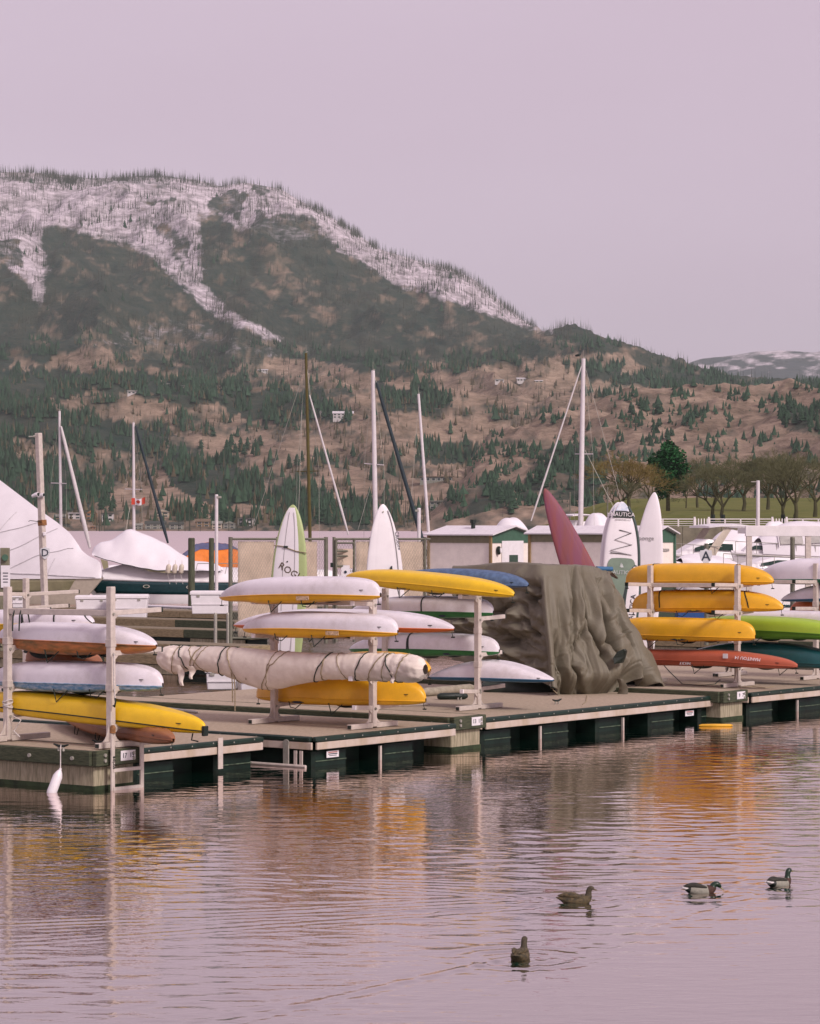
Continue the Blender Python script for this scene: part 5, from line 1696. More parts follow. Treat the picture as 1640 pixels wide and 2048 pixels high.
MB().tube([P(1070, 1087, 108) + v3(math.cos(k * .3142) * .16, 0, math.sin(k * .3142) * .16) for k in range(21)], .05, 8, False).build('ring', M_tor, rl_, smooth=80)
dg_ = thing('storage_cabinet', 'dark green cabinet behind the second yellow kayak', 'cabinet', G(1315, 1262, .5))
MB().box(P(1317, 1205, 86) - ZU * .35, v3(.52, 0, 0), v3(0, .4, 0), v3(0, 0, .95)).build('case', mat('cabinet_green', (.05, .065, .05), .6), dg_, bev=.01)
MB().box(P(1317, 1205, 85.55) - ZU * .35, v3(.46, 0, 0), v3(0, .02, 0), v3(0, 0, .88)).build('door', MATS['cabinet_green'], dg_, bev=.01)
bb_ = thing('blue_bin', 'bright blue bin showing under the second yellow kayak', 'bin', G(1380, 1262, .5))
MB().box(P(1380, 1226, 84) - ZU * .2, v3(.43, 0, 0), v3(0, .35, 0), v3(0, 0, .42)).build('tub', mat('bin_blue', (.012, .06, .25), .45), bb_, bev=.03)
MB().box(P(1380, 1226, 84) + ZU * .25, v3(.46, 0, 0), v3(0, .38, 0), v3(0, 0, .03)).build('lid', MATS['bin_blue'], bb_, bev=.02)

# --- motor yachts at the right
def motor_yacht(x0, x1, D, label, beam=3.0, fb=(1.5, 1.3), cabin=None, arch=None, canvas=None, rail=True, yaw=2.0, screens=False, wl=0.0):
    a, b = P(x0, 1200, D), P(x1, 1200, D + yaw)
    a.z = b.z = 0
    t = thing('motor_yacht', label, 'motorboat', a.lerp(b, .5), 'boats laid up in the harbour')
    pt, ax, sd, L = hull_fn(a, b, beam, fb[0], fb[1], rake=1.0)
    build_hull(t, pt, M_gel)
    MB().tube([pt(.02 + .97 * i / 20, .96) + sd * .03 for i in range(21)], .03, 6).build('rub_rail', M_galv, t)
    build_side(t, pt, M_navy, .30, .36, 'side_stripe', sd, t0=.08)
    def dk(u, v):
        p = pt(u, 1, 1).lerp(pt(u, 1, -1), v)
        return p + ZU * .10 * math.sin(v * math.pi)
    shell(dk, 20, 8, 'deck', M_gel, t, 50)
    if cabin:
        u0, u1, h = cabin
        def cb(u, v):
            uu = u0 + (u1 - u0) * u
            w = .14 + .72 * v
            p = pt(uu, 1, 1).lerp(pt(uu, 1, -1), w)
            q = min(1, math.sin(math.pi * v) * 2.4) ** .5
            return p + ZU * (h * q * min(1, u * 2.2) ** .8 * (1 if u < .97 else .2) + .02)
        shell(cb, 24, 16, 'cabin', M_gel, t, 40)
        # raked window strip on the camera side
        def wn_(u, v):
            uu = u0 + (u1 - u0) * (.22 + .6 * u)
            p = pt(uu, 1, 1).lerp(pt(uu, 1, -1), .15 + .012 * v)
            return p + sd * .06 + ZU * (h * (.42 + .38 * v) * min(1, (.22 + .6 * u) * 2.2) ** .8)
        shell(wn_, 10, 3, 'window', M_glass, t, 60)
    if arch:
        u, h, w = arch
        pl, pr = pt(u, 1, 1), pt(u, 1, -1)
        for k, (p, s) in enumerate(((pl, .12), (pr, -.12))):
            q = p.lerp(pr if k == 0 else pl, .1)
            rings = []
            for j in range(9):
                x = j / 8
                c = q + ax * (-.9 * (1 - x) * w + .0) + ZU * (h * x ** .9)
                rings.append([c + ax * (.32 - .1 * x), c + sd * .05, c - ax * (.32 - .1 * x), c - sd * .05])
            MB().loft(rings).build('arch_leg', M_cream, t, smooth=50)
        c = pl.lerp(pr, .5)
        rings = []
        for j in range(11):
            x = -1 + 2 * j / 10
            m_ = c + ax * (1.3 * x + .2) + ZU * (h + .16 - .10 * x * x)
            wdt = (pl - pr).length * .5 * (1 - .25 * abs(x) ** 3)
            rings.append([m_ + sd * wdt * y + ZU * (.06 * (1 - y * y)) for y in (-1, -.6, 0, .6, 1)] + [m_ + sd * wdt * y - ZU * .07 for y in (1, 0, -1)])
        MB().loft(rings).build('hardtop', M_gel, t, smooth=50)
    if canvas:
        u0, u1, h, m_ = canvas
        def cn(u, v):
            uu = u0 + (u1 - u0) * u
            p = pt(uu, 1, 1).lerp(pt(uu, 1, -1), v)
            q = math.sin(math.pi * v) ** .45 if 0 < v < 1 else 0
            e_ = min(1, math.sin(math.pi * min(1, .04 + u * .96)) ** .4 * 1.02)
            return p + sd * (.05 if v < .5 else -.05) + ZU * (h * q * e_ + .05 * math.sin(u * 17 + v * 7) * q)
        shell(cn, 30, 18, 'canvas', m_, t, 60)
        if screens:
            for k in range(4):
                u_ = .12 + .2 * k
                rows = []
                for j in range(5):
                    v_ = .035 + .028 * j
                    rows.append([cn(u_ + .16 * i_ / 4, v_) + sd * .05 for i_ in range(5)])
                MB().loft(rows, False).build('vinyl_screen', M_clear, t, smooth=60)
            for k in range(5):
                MB().tube([cn(.11 + .2 * k, .02 + .03 * j) + sd * .05 for j in range(7)], .03, 6).build('canvas_frame', M_mastw, t)
    if rail:
        rp = [pt(.02 + .5 * i / 14, 1, 1) + ZU * .55 for i in range(15)]
        MB().tube(rp, .018, 5).build('bow_rail', M_galv, t)
        for i in range(0, 15, 3):
            MB().tube([rp[i], rp[i] - ZU * .55], .015, 5).build('stanchion', M_galv, t)
    return t, pt, sd, ax
motor_yacht(1330, 1500, 140, 'white motor yacht with a cream radar arch right of the sheds', cabin=(.12, .8, .9), arch=(.62, 1.55, 1.3), fb=(2.5, 2.2), beam=3.0)
motor_yacht(1405, 1560, 152, 'white boat under a pale rounded canvas behind the A sign', canvas=(.10, .85, 1.5, M_wrap), fb=(2.3, 2.1), rail=False, beam=2.6)
motor_yacht(1462, 1790, 136, 'large white boat with cloudy vinyl screens under the white frame', canvas=(.16, .95, 1.75, M_wrap), screens=True, fb=(2.6, 2.3), beam=3.4, cabin=(.06, .2, .5))
motor_yacht(1352, 1470, 126, 'low white runabout under a flat white cover in front of the radar arch boat', canvas=(.05, .97, .55, M_wrap), fb=(2.2, 1.9), beam=2.4, rail=False)
motor_yacht(1440, 1620, 117, 'white boat with a snub bow below the A sign', cabin=(.2, .9, .5), fb=(2.2, 2.0), beam=2.6)
motor_yacht(978, 1062, 185, 'white canvas hump of a boat behind the cream shed', canvas=(.1, .95, 2.9, M_wrap), fb=(1.6, 1.5), rail=False)
motor_yacht(1040, 1130, 230, 'white boat with windows moored left of the plum red board', cabin=(.2, .9, 1.6), fb=(2.4, 2.0), beam=2.6)
motor_yacht(1120, 1170, 240, 'white flybridge boat seen between plum board and tall mast', cabin=(.2, .9, 2.2), fb=(2.4, 2.0), arch=(.6, 2.6, .8), beam=2.6, rail=False)
motor_yacht(1165, 1222, 190, 'white rounded boat canopy right of the tall mast', canvas=(.08, .95, 3.2, M_wrap), fb=(1.7, 1.5), rail=False)
motor_yacht(768, 866, 128, 'low white boat with thin bow rails left of the cream shed', fb=(1.6, 1.3), cabin=(.3, .8, .5))
motor_yacht(1518, 1582, 220, 'white pointed boat canopy in front of the park railing', canvas=(.05, .98, 2.7, M_wrap), fb=(1.6, 1.5), rail=False, beam=2.0)
gn = MB().tube([P(812, 1118, 100), P(822, 1113, 100), P(842, 1113, 100), P(852, 1120, 100)], [.05, .14, .15, .06], 10).build('green_tarp_roll', mat('green_tarp', (.07, .10, .045), .7, var=.2, scale=4), smooth=60)
own(gn); tag(gn, 'rolled green tarp on the foredeck left of the cream shed', 'tarp')

# white boat lift frame
D = 100.0
lf_ = thing('boat_lift', 'white boat lift frame with a wide top beam at the photo\'s right edge', 'boat lift', G(1560, 1240, .5))
def lq(px, py, dy=0):
    return P(px, py, D + dy)
MB().box(lq(1640, 1062) , v3(2.72, 0, 0), v3(0, .12, 0), v3(0, 0, .19)).build('top_beam', M_white, lf_, bev=.01)
MB().box(lq(1640, 1062, 3.4), v3(2.72, 0, 0), v3(0, .12, 0), v3(0, 0, .19)).build('top_beam', M_white, lf_, bev=.01)
for px, dy in ((1498, 0), (1616, 0), (1498, 3.4), (1616, 3.4)):
    p = lq(px, 1072, dy)
    MB().box(v3(p.x, p.y, p.z / 2 - .1), v3(.10, 0, 0), v3(0, .10, 0), v3(0, 0, p.z / 2 + .1)).build('post', M_alu, lf_, bev=.01)
for px in (1500, 1616, 1740):
    a, b = lq(px, 1062), lq(px, 1062, 3.4)
    MB().beam(a + v3(0, .13, 0), v3(a.x, b.y - .13, a.z), .12, .2).build('cross_beam', M_white, lf_)

# --- park on the far right: lawn, wall, railing, trees
pz = lambda Y: 3.6 + (Y - 425) * .0300
M_lawn = mat('lawn_grass', (0.145, 0.13, 0.045), .95, var=.25, scale=.25, col2=(.09, .10, .025), spec=.1)
M_seaw = mat('sea_wall', (0.22, 0.18, 0.15), .9, var=.2, scale=.6, grime=.4)
gx0, gx1 = 27.0, 190.0
lx = np.concatenate([np.linspace(gx0, 75, 60), np.linspace(80, gx1, 25)])
ly = np.linspace(424.6, 640, 60)
LX, LY = np.meshgrid(lx, ly)
edge_ = np.clip((LX - gx0) / 22 + (fbm(LX / 9, LY / 20, 3, 4) - .5) * .5, 0, 1) ** .6
LZ = -1 + (pz(LY) + 1) * np.clip(edge_, 0, 1) + (fbm(LX / 14, LY / 30, 3, 2) - .5) * .5 * np.clip((LY - 430) / 20, 0, 1)
lawn = np_mesh('lawn', np.stack([LX.ravel(), LY.ravel(), LZ.ravel()], 1), grid_faces(60, len(lx)), M_lawn)
lawn['kind'] = 'structure'; lawn['label'] = 'green park lawn behind the railing'
sw = thing('sea_wall', 'low grey sea wall under the white park railing', 'wall', (60, 424, -.5))
for k in range(18):
    xx = 36 + 6 * k
    MB().box((xx + 3, 424.2, 1.3), v3(2.97, 0, 0), v3(0, .35, 0), v3(0, 0, 2.3 - .01 * (k % 2))).build('wall_panel', M_seaw, sw)
rg_ = thing('park_railing', 'white railing of square panels along the park shore', 'railing', (60, 424.2, 3.6))
for k in range(30):
    xx = 36.6 + 2.4 * k
    z0 = 3.62
    if k in (3, 8, 14, 21):
        for j in range(5):
            MB().box((xx + .25 + .45 * j, 424.2, z0 + .62), v3(.09, 0, 0), v3(0, .07, 0), v3(0, 0, .6)).build('baluster', M_white, rg_)
        for j in (0, 2.2):
            MB().box((xx + .1 + j, 424.2, z0 + .7), v3(.14, 0, 0), v3(0, .14, 0), v3(0, 0, .78)).build('pillar', M_white, rg_)
    else:
        fr_ = MB()
        MB().beam((xx + .06, 424.2, z0 + 1.15), (xx + 2.34, 424.2, z0 + 1.15), .08, .12).build('top_rail', M_white, rg_)
        for z_ in (.12, .45, .75):
            MB().beam((xx + .1, 424.2, z0 + z_), (xx + 2.3, 424.2, z0 + z_), .05, .06).build('bar', M_white, rg_)
        for x_ in (.06, 2.34):
            MB().beam((xx + x_, 424.2, z0), (xx + x_, 424.2, z0 + 1.2), .09, .09).build('upright', M_white, rg_)

M_twig = mat('bare_twigs', (0.16, 0.145, 0.09), .9, var=.25, scale=.5, spec=.1)
M_twigo = mat('russet_twigs', (0.26, 0.18, 0.075), .9, var=.25, scale=.5, spec=.1)
M_trunk = mat('park_bark', (0.10, 0.085, 0.055), .9, var=.25, scale=3, bump=.5, spec=.1)
M_ever = mat('evergreen_leaves', (0.022, 0.10, 0.035), .8, var=.35, scale=.6, spec=.2)
def tree_mesh(seed, leafy=False, levels=6, spread=.58, twigs=11):
    rr = random.Random(seed)
    limb, tw = MB(), MB()
    def go(p, d, L, r, lv):
        q = p + d * L
        m_ = p.lerp(q, .5) + Vector((rr.uniform(-1, 1), rr.uniform(-1, 1), rr.uniform(-.3, .6))) * L * .06
        (limb if lv > 2 else tw).tube([p, m_, q], [r, r * .82, r * .66], 6 if lv > 3 else 4 if lv > 1 else 3, False)
        if lv == 0:
            for _ in range(twigs):
                e = (d + Vector((rr.uniform(-1, 1), rr.uniform(-1, 1), rr.uniform(-.5, .9))) * .75).normalized()
                s = p.lerp(q, rr.uniform(.2, 1))
                w = s + e * L * rr.uniform(.45, .95)
                tw.tube([s, w], [r * .62, r * .3], 3, False)
            return
        n = rr.choice((3, 3, 4)) if lv >= levels - 1 else rr.choice((2, 3, 3))
        for k in range(n):
            az = 6.283 * (k + rr.random() * .7) / n
            sp_ = spread * rr.uniform(.6, 1.2)
            a = d.cross(Vector((.3, .5, .8))).normalized()
            b = d.cross(a)
            e = (d * math.cos(sp_) + (a * math.cos(az) + b * math.sin(az)) * math.sin(sp_) + Vector((0, 0, .10))).normalized()
            go(q if k < 2 else p.lerp(q, rr.uniform(.65, 1)), e, L * rr.uniform(.70, .9), r * .60, lv - 1)
    go(Vector((0, 0, -.02)), Vector((rr.uniform(-.06, .06), 0, 1)).normalized(), .17, .020, levels)
    return limb, tw
TM = {}
def park_tree(px, base_py, D, h, seed, label, tm=M_twig, wide=1.0):
    key = (seed, tm.name)
    p = P(px, base_py, D)
    if key not in TM:
        limb, tw = tree_mesh(seed)
        zs = max(z for _, _, z in tw.v)
        for m_ in (limb, tw):
            m_.v = [(x / zs, y / zs, z / zs) for x, y, z in m_.v]
        t = thing('bare_tree', label, 'tree', (0, 0, 0), 'bare trees in the park')
        limb.build('trunk', M_trunk, t, smooth=80)
        c = tw.build('crown', tm, t)
        TM[key] = t
    else:
        t = copy_tree(TM[key])
        t['label'] = label
    t.location = p
    t.scale = (h * wide, h * wide, h)
    t.rotation_euler.z = seed * 1.7 + px
    return t
park_tree(1426, 1041, 446, 10.6, 1, 'bare tree with a wide crown standing nearest the evergreen', wide=1.25)
park_tree(1446, 1040, 440, 9.6, 2, 'bare tree close beside another one right of the evergreen', wide=1.2)
park_tree(1566, 1038, 448, 10.0, 3, 'bare tree just right of the white lamp post', wide=1.15)
park_tree(1591, 1037, 436, 11.2, 4, 'bare forked tree second right of the lamp post', wide=1.25)
park_tree(1630, 1030, 470, 11.5, 1, 'tallest bare tree by the photo\'s right edge', wide=1.25)
park_tree(1487, 1018, 520, 11.0, 2, 'bare tree set back on the lawn left of the lamp post', wide=1.25)
park_tree(1536, 1016, 520, 11.5, 3, 'bare tree set back behind the white lamp post', wide=1.2)
park_tree(1395, 1012, 540, 10.0, 4, 'bare tree set back right behind the evergreen', wide=1.1)
park_tree(1258, 1016, 400, 8.6, 3, 'russet bush like tree at the left end of the park shore', M_twigo, 1.35)
park_tree(1298, 1014, 430, 7.2, 1, 'smaller russet tree against the evergreen\'s left side', M_twigo, 1.2)
park_tree(1236, 1030, 395, 5.2, 2, 'low brown shrub at the water left of the park', M_twig, 1.5)
park_tree(1372, 1014, 460, 6.0, 2, 'small pale bare tree in front of the evergreen', M_twigo, .8)
# trunk guards
for px in (1426, 1446, 1566, 1591):
    p = P(px, 1041, 438)
    g_ = MB().tube([p - ZU * .3, p + ZU * .95], .34, 8).build('trunk_guard', M_blk)
    own(g_); tag(g_, 'dark mesh guard round the foot of the ' + {1426: 'tree nearest the evergreen', 1446: 'second tree right of the evergreen', 1566: 'first tree right of the lamp post', 1591: 'forked tree by the lamp post'}[px], 'tree guard', 'tree guards on the lawn')
# broad evergreen
ev = thing('evergreen_tree', 'broad dark evergreen rising above the bare park trees', 'tree', P(1336, 1016, 450))
p0 = P(1336, 1016, 450)
rr = random.Random(9)
MB().tube([p0 - ZU * .5, p0 + ZU * 3, p0 + ZU * 9 + v3(.3, 0, 0)], [.35, .28, .06], 8).build('trunk', M_trunk, ev, smooth=80)
lb_ = MB()
lobes = [(1338, 905, 1.7), (1352, 914, 1.6), (1322, 918, 1.6), (1345, 928, 2.2), (1316, 935, 1.7), (1362, 938, 1.6), (1330, 948, 2.0), (1354, 955, 1.8), (1318, 958, 1.5), (1340, 970, 1.8), (1360, 972, 1.2), (1326, 982, 1.4), (1338, 890, .9), (1307, 924, 1.0)]
for x, y, r in lobes:
    c = P(x, y, 450 + rr.uniform(-1.5, 1.5))
    for _ in range(int(230 * r)):
        d = Vector((rr.gauss(0, 1), rr.gauss(0, 1), rr.gauss(0, 1))).normalized()
        q = c + d * r * rr.uniform(.35, 1.08)
        a = Vector((rr.gauss(0, 1), rr.gauss(0, 1), rr.gauss(0, .6))).normalized() * .30
        b = Vector((rr.gauss(0, 1), rr.gauss(0, 1), rr.gauss(0, .6))).normalized() * .22
        lb_.add([q - a, q + b, q + a, q - b], [(0, 1, 2, 3)])
lb_.build('crown', M_ever, ev)

# --- houses across the lake
HM = [mat('house_white', (.62, .58, .57), .7), mat('house_grey', (.24, .22, .21), .7), mat('house_brown', (.24, .14, .085), .7), mat('house_orange', (.38, .15, .07), .7), mat('house_cream', (.48, .38, .30), .7)]
HR = [mat('roof_dark', (.05, .05, .048), .8), mat('roof_grey', (.22, .20, .20), .8), mat('roof_brown', (.16, .10, .075), .8), mat('roof_white', (.6, .57, .58), .6)]
HW = mat('house_window', (.03, .04, .045), .15)
def house(x0, x1, y0, y1, wm, rm, label, gable=True, yaw=0.0, on=None, storeys=2):
    px = (x0 + x1) / 2
    d, z = (hill_find if on == 'hill' else mtn_find)(px, y1)
    w, h = (x1 - x0) / F * d, (y1 - y0) / F * d
    c = v3((px - CX) / F * d, d, z)
    t = thing('house', label, 'house', c, 'houses on the far shore and slopes')
    dp = w * .6
    X, Yv = v3(math.cos(yaw), math.sin(yaw)), v3(-math.sin(yaw), math.cos(yaw))
    wh = h * (.66 if gable else .9)
    q = lambda a, b, zz: c + X * a + Yv * b + ZU * zz
    MB().box(q(0, dp / 2, wh / 2 - 1.5), X * w / 2, Yv * dp / 2, ZU * (wh / 2 + 1.5)).build('walls', HM[wm], t)
    if gable == 'front':
        pts = [q(-w * .56, -.5, wh), q(w * .56, -.5, wh), q(0, -.5, h)]
        MB().poly(pts, Yv * (dp + 1)).build('roof', HR[rm], t)
        MB().poly([q(-w * .44, -.62, wh + .1), q(w * .44, -.62, wh + .1), q(0, -.62, h - h * .08)], Yv * .1).build('gable_wall', HM[wm], t)
    elif gable:
        pts = [q(-w * .54, -.6, wh), q(-w * .54, dp + .6, wh), q(-w * .54, dp / 2, h)]
        MB().poly(pts, X * w * 1.08).build('roof', HR[rm], t)
    else:
        MB().box(q(0, dp / 2 - .3, wh + .05 * h), X * w * .55, Yv * (dp / 2 + .8), ZU * h * .05).build('roof', HR[rm], t)
    n = max(2, int(w / 3.2))
    for s in range(storeys):
        zz = wh * (s + .55) / storeys
        for k in range(n):
            xx = -w / 2 + w * (k + .5) / n
            f_ = MB().box(q(xx, -.06, zz), X * w / n * .32, Yv * .08, ZU * wh / storeys * .28).build('window', HM[0], t)
            MB().box(q(xx, -.16, zz), X * w / n * .27, Yv * .03, ZU * wh / storeys * .23).build('pane', HW, f_)
    if w > 12:
        MB().box(q(w * .3, dp * .6, h * .92), X * .5, Yv * .5, ZU * h * .16).build('chimney', HR[2], t)
for a in [
    (108, 134, 1029, 1042, 2, 1, 'brown house low on the shore, farthest left across the lake', True), (136, 162, 1028, 1041, 0, 3, 'white flat roofed house across the lake left of the orange one', False),
    (172, 193, 1023, 1043, 3, 2, 'tall orange gabled house across the lake', 'front'), (203, 226, 1029, 1046, 0, 0, 'white modern house with dark openings right of the orange one', False),
    (180, 192, 1054, 1060, 3, 2, 'tiny orange boathouse at the far waterline', 'front', 0, None, 1), (310, 338, 1019, 1036, 4, 1, 'pale house above the shore under the dark rolled jib', 'front'),
    (268, 285, 1048, 1060, 1, 1, 'small grey house at the far shore by the flagged mast', True), (290, 330, 1043, 1060, 1, 0, 'wide dark grey house on the far shore', True),
    (338, 366, 1045, 1060, 1, 0, 'dark roofed house right of the wide grey one across the lake', True), (392, 420, 1038, 1055, 2, 2, 'brown house with brown roof across the lake', True),
    (424, 444, 1042, 1058, 4, 1, 'cream house hidden partly by the white lamp pole', True), (446, 470, 1044, 1059, 1, 1, 'grey gabled house at the far shore left of the fence', 'front'),
    (476, 508, 1036, 1053, 0, 0, 'white house with flat roofs above the far shore', False), (255, 279, 782, 790, 0, 1, 'white house high on the wooded slope', True, 0, None, 1),
    (509, 535, 745, 751, 0, 3, 'long white house highest up the left slope', True, 0, None, 1), (428, 449, 771, 779, 4, 1, 'small cream house on the bench near the brown mast', False, 0, None, 1),
    (640, 662, 822, 833, 0, 1, 'white house left of the long white villa by the thick mast', True, 0, None, 1), (666, 706, 824, 839, 0, 3, 'long white villa among conifers left of the thick white mast', True),
    (362, 398, 769, 776, 1, 0, 'low grey house on the bench above the woods', True, 0, None, 1), (326, 350, 772, 778, 1, 1, 'dim grey cabin left of the low house on the bench', True, 0, None, 1),
    (990, 1008, 763, 769, 0, 1, 'small pale house, left one of the row on the high meadow', True, 0, None, 1), (1034, 1058, 759, 767, 0, 3, 'white roofed house in the row on the high meadow', True, 0, None, 1),
    (1070, 1086, 762, 767, 4, 3, 'small pale house, right one of the row on the high meadow', True, 0, None, 1)]:
    house(*a)
house(840, 905, 953, 965, 1, 2, 'long low house with a wide flat brown roof on the hillside', False, 0, None, 1)
house(859, 893, 1003, 1021, 1, 1, 'concrete house shell under construction above the shore', False, 0, None, 2)
house(893, 912, 1008, 1020, 0, 3, 'pale annex beside the concrete house shell', False, 0, None, 1)
# ------------------------------------------------------------------ big tarpaulin
M_tarp = mat('brown_tarpaulin', (0.158, 0.128, 0.112), .62, var=.06, scale=2.5, bump=.5, bscale=26, spec=.4, col2=(.13, .10, .08))
M_hem = mat('tarp_hem', (0.15, 0.115, 0.10), .6, var=.1)
tc_ = [  # top (px, py, Y)  bottom (px, py, Y)
    (900, 1135, 58.1, 905, 1318, 57.9), (935, 1134, 57.8, 945, 1328, 57.4), (1000, 1128, 57.1, 1020, 1345, 56.8), (1050, 1129, 56.6, 1078, 1362, 56.25), (1080, 1131, 56.35, 1106, 1376, 55.9),
    (1110, 1132, 56.55, 1140, 1385, 56.0), (1140, 1133, 56.9, 1180, 1391, 56.2), (1165, 1135, 57.2, 1228, 1388, 56.5), (1185, 1137, 57.5, 1275, 1352, 57.1),
    (1200, 1140, 57.8, 1313, 1366, 57.4), (1212, 1146, 58.1, 1337, 1391, 57.8), (1216, 1150, 58.8, 1337, 1396, 58.6), (1204, 1146, 59.4, 1285, 1395, 59.2)]
ns, nr = 330, 200
sp = np.linspace(0, len(tc_) - 1, ns)
tcols = np.array(tc_)
# smooth interpolation of the columns
def csm(col):
    x = np.arange(len(col))
    m = np.gradient(col)
    i = np.clip(np.floor(sp).astype(int), 0, len(col) - 2)
    t = sp - i
    return ((2 * t**3 - 3 * t**2 + 1) * col[i] + (t**3 - 2 * t**2 + t) * m[i] + (-2 * t**3 + 3 * t**2) * col[i + 1] + (t**3 - t**2) * m[i + 1])
tp = [csm(tcols[:, k]) for k in range(6)]
def wpt(px, py, Y):
    return np.stack([(px - CX) / F * Y, Y, HC - (py - HY) / F * Y], -1)
T, Bt = wpt(*tp[:3]), wpt(*tp[3:])
rr_ = np.linspace(0, 1, nr)[:, None, None]
bulge_ = np.sin(np.clip(rr_ / .22, 0, 1) * np.pi / 2)
vert = T[None] * (1 - rr_) + Bt[None] * rr_
# shoulder: the cloth leaves the top flat and turns down
pull = (1 - bulge_) * np.array([0.05, 0.22, 0.0]) 
vert = vert + pull
S2, R2 = np.meshgrid(sp, rr_[:, 0, 0])
dn = np.zeros_like(S2)
def fold(s0, s1, w, depth, r0=.05, pw=.7, bend=0.0):
    sc = s0 + (s1 - s0) * R2 + bend * np.sin(R2 * math.pi)
    x = (S2 - sc) / w
    return -depth * np.clip((R2 - r0) / (1 - r0), 0, 1) ** pw * np.exp(-np.abs(x) ** 1.5) + .45 * depth * np.clip((R2 - r0) / (1 - r0), 0, 1) ** pw * (np.exp(-np.abs(x - 1.6) ** 2) + np.exp(-np.abs(x + 1.6) ** 2))
PXg = np.interp(S2, np.arange(len(tc_)), tcols[:, 0]) * (1 - R2) + np.interp(S2, np.arange(len(tc_)), tcols[:, 3]) * R2
fside = np.clip((11.4 - S2) * 2, 0, 1)
def crease(path, w, depth, lip=.16):
    rs_, xs_ = [p[0] for p in path], [p[1] for p in path]
    pc = np.interp(R2, rs_, xs_)
    on = np.clip((R2 - rs_[0]) / .12, 0, 1) * np.clip((rs_[-1] - R2) / .10 + (1 if rs_[-1] >= 1 else 0), 0, 1)
    x = (PXg - pc) / w
    return fside * on * (-depth * np.clip(1 - np.abs(x) / 1.5, 0, 1) + lip * depth * (np.exp(-(x - 2.0) ** 2 / .8) + np.exp(-(x + 2.0) ** 2 / .8)))
dn += crease([(.08, 1194), (.35, 1207), (.6, 1220), (.82, 1238)], 9, .62)
dn += crease([(.10, 1222), (.4, 1250), (.6, 1268), (.8, 1286), (1.0, 1302)], 8, .50)
dn += crease([(.15, 1160), (.4, 1176), (.62, 1196), (.75, 1205)], 6, .15)
dn += crease([(.42, 1176), (.6, 1156), (.78, 1150), (.92, 1168), (1.0, 1190)], 7, .13)
dn += crease([(.2, 1118), (.5, 1127), (.85, 1124)], 7, .12)
dn += crease([(.25, 1143), (.5, 1148), (.7, 1138)], 6, .14)
dn += crease([(.12, 1208), (.35, 1226), (.55, 1240), (.7, 1250)], 5, .16)
dn += crease([(.5, 1215), (.7, 1196), (.9, 1215)], 5, .12)
dn += crease([(.3, 1262), (.6, 1290), (.95, 1322)], 5, .12)
dn += crease([(.5, 1113), (.8, 1122), (1.0, 1150)], 6, .16)
prr = random.Random(12)
QX, QY = PXg / 10.0, R2 * 25.0
def tent(px, r, ang, w, ln, am):
    '''straight crisp crease centred at (px, r): ridge or valley with flat flanks'''
    dx, dy = QX - px / 10.0, QY - r * 25.0
    t_ = dx * math.cos(ang) + dy * math.sin(ang)
    l_ = -dx * math.sin(ang) + dy * math.cos(ang)
    return am * np.clip(1 - np.abs(t_) / w, 0, 1) * np.clip(1.25 - np.abs(l_) / ln, 0, 1)
for _ in range(70):
    xb, r_ = prr.uniform(1105, 1338), prr.uniform(.15, .95)
    xt = 1110 + (xb - 1110) * (.45 + .55 * r_)
    dn += fside * tent(xt, r_, -.05 - .30 * (xb - 1110) / 230 + prr.gauss(0, .07), prr.uniform(.22, .7), prr.uniform(4, 11), prr.choice((-1, -1, 1)) * prr.uniform(.03, .085))
for _ in range(40):
    xb, r_ = prr.uniform(1110, 1320), prr.uniform(.4, .95)
    dn += fside * tent(1110 + (xb - 1110) * (.45 + .55 * r_), r_, prr.uniform(-1.2, 1.2), prr.uniform(.25, .6), prr.uniform(1, 3), prr.choice((-1, 1)) * prr.uniform(.02, .05))
for _ in range(120):
    dn += tent(prr.uniform(905, 1085), prr.uniform(.08, .95), prr.choice((prr.gauss(.8, .35), prr.gauss(-.7, .35), prr.gauss(1.5, .25))), prr.uniform(.5, 1.8), prr.uniform(1.2, 5), prr.choice((-1, -1, 1)) * prr.uniform(.04, .13)) * np.clip((4.1 - S2) * 2, 0, 1)
sw_ = lambda x: x * x * (3 - 2 * x)
dn += .26 * np.exp(-((PXg - 1208) / 42) ** 2) * sw_(np.clip((R2 - .5) / .34, 0, 1)) * (1 - 1.3 * sw_(np.clip((R2 - .86) / .14, 0, 1)))
dn += fold(4.12, 4.08, .20, -.16, .08, .4)          # the overlapping corner edge stands proud
front = np.clip((S2 - 4.0) / .5, 0, 1)
cr = (fbm(S2 * 1.6, R2 * 2.2, 2, 9) - .5) * .05
dn += cr * np.clip(R2 * 4, .15, 1)
dn -= .42 * sw_(np.clip((R2 - .83) / .17, 0, 1)) * np.clip((S2 - 4.3) / .6, 0, 1) * np.clip((8.6 - S2) / .8, 0, 1)
tang = np.zeros_like(S2)
for path, w_, am_ in (([(.08, 1194), (.35, 1207), (.6, 1220), (.82, 1238)], 9, .20), ([(.10, 1222), (.4, 1250), (.6, 1268), (.8, 1286), (1.0, 1302)], 8, .17), ([(.42, 1178), (.6, 1152), (.75, 1143), (.9, 1166), (1.0, 1200)], 8, .10), ([(.15, 1160), (.4, 1176), (.62, 1196), (.75, 1205)], 6, .08)):
    rs_, xs_ = [p[0] for p in path], [p[1] for p in path]
    x_ = (PXg - np.interp(R2, rs_, xs_)) / w_
    on_ = np.clip((R2 - rs_[0]) / .15, 0, 1) * np.clip((rs_[-1] + .03 - R2) / .12, 0, 1)
    tang -= am_ * on_ * np.exp(-((x_ - 1.1) / .75) ** 2)
gx = np.gradient(vert, axis=1); gy = np.gradient(vert, axis=0)
nm = np.cross(gx, gy); nm /= np.linalg.norm(nm, axis=2, keepdims=True) + 1e-9
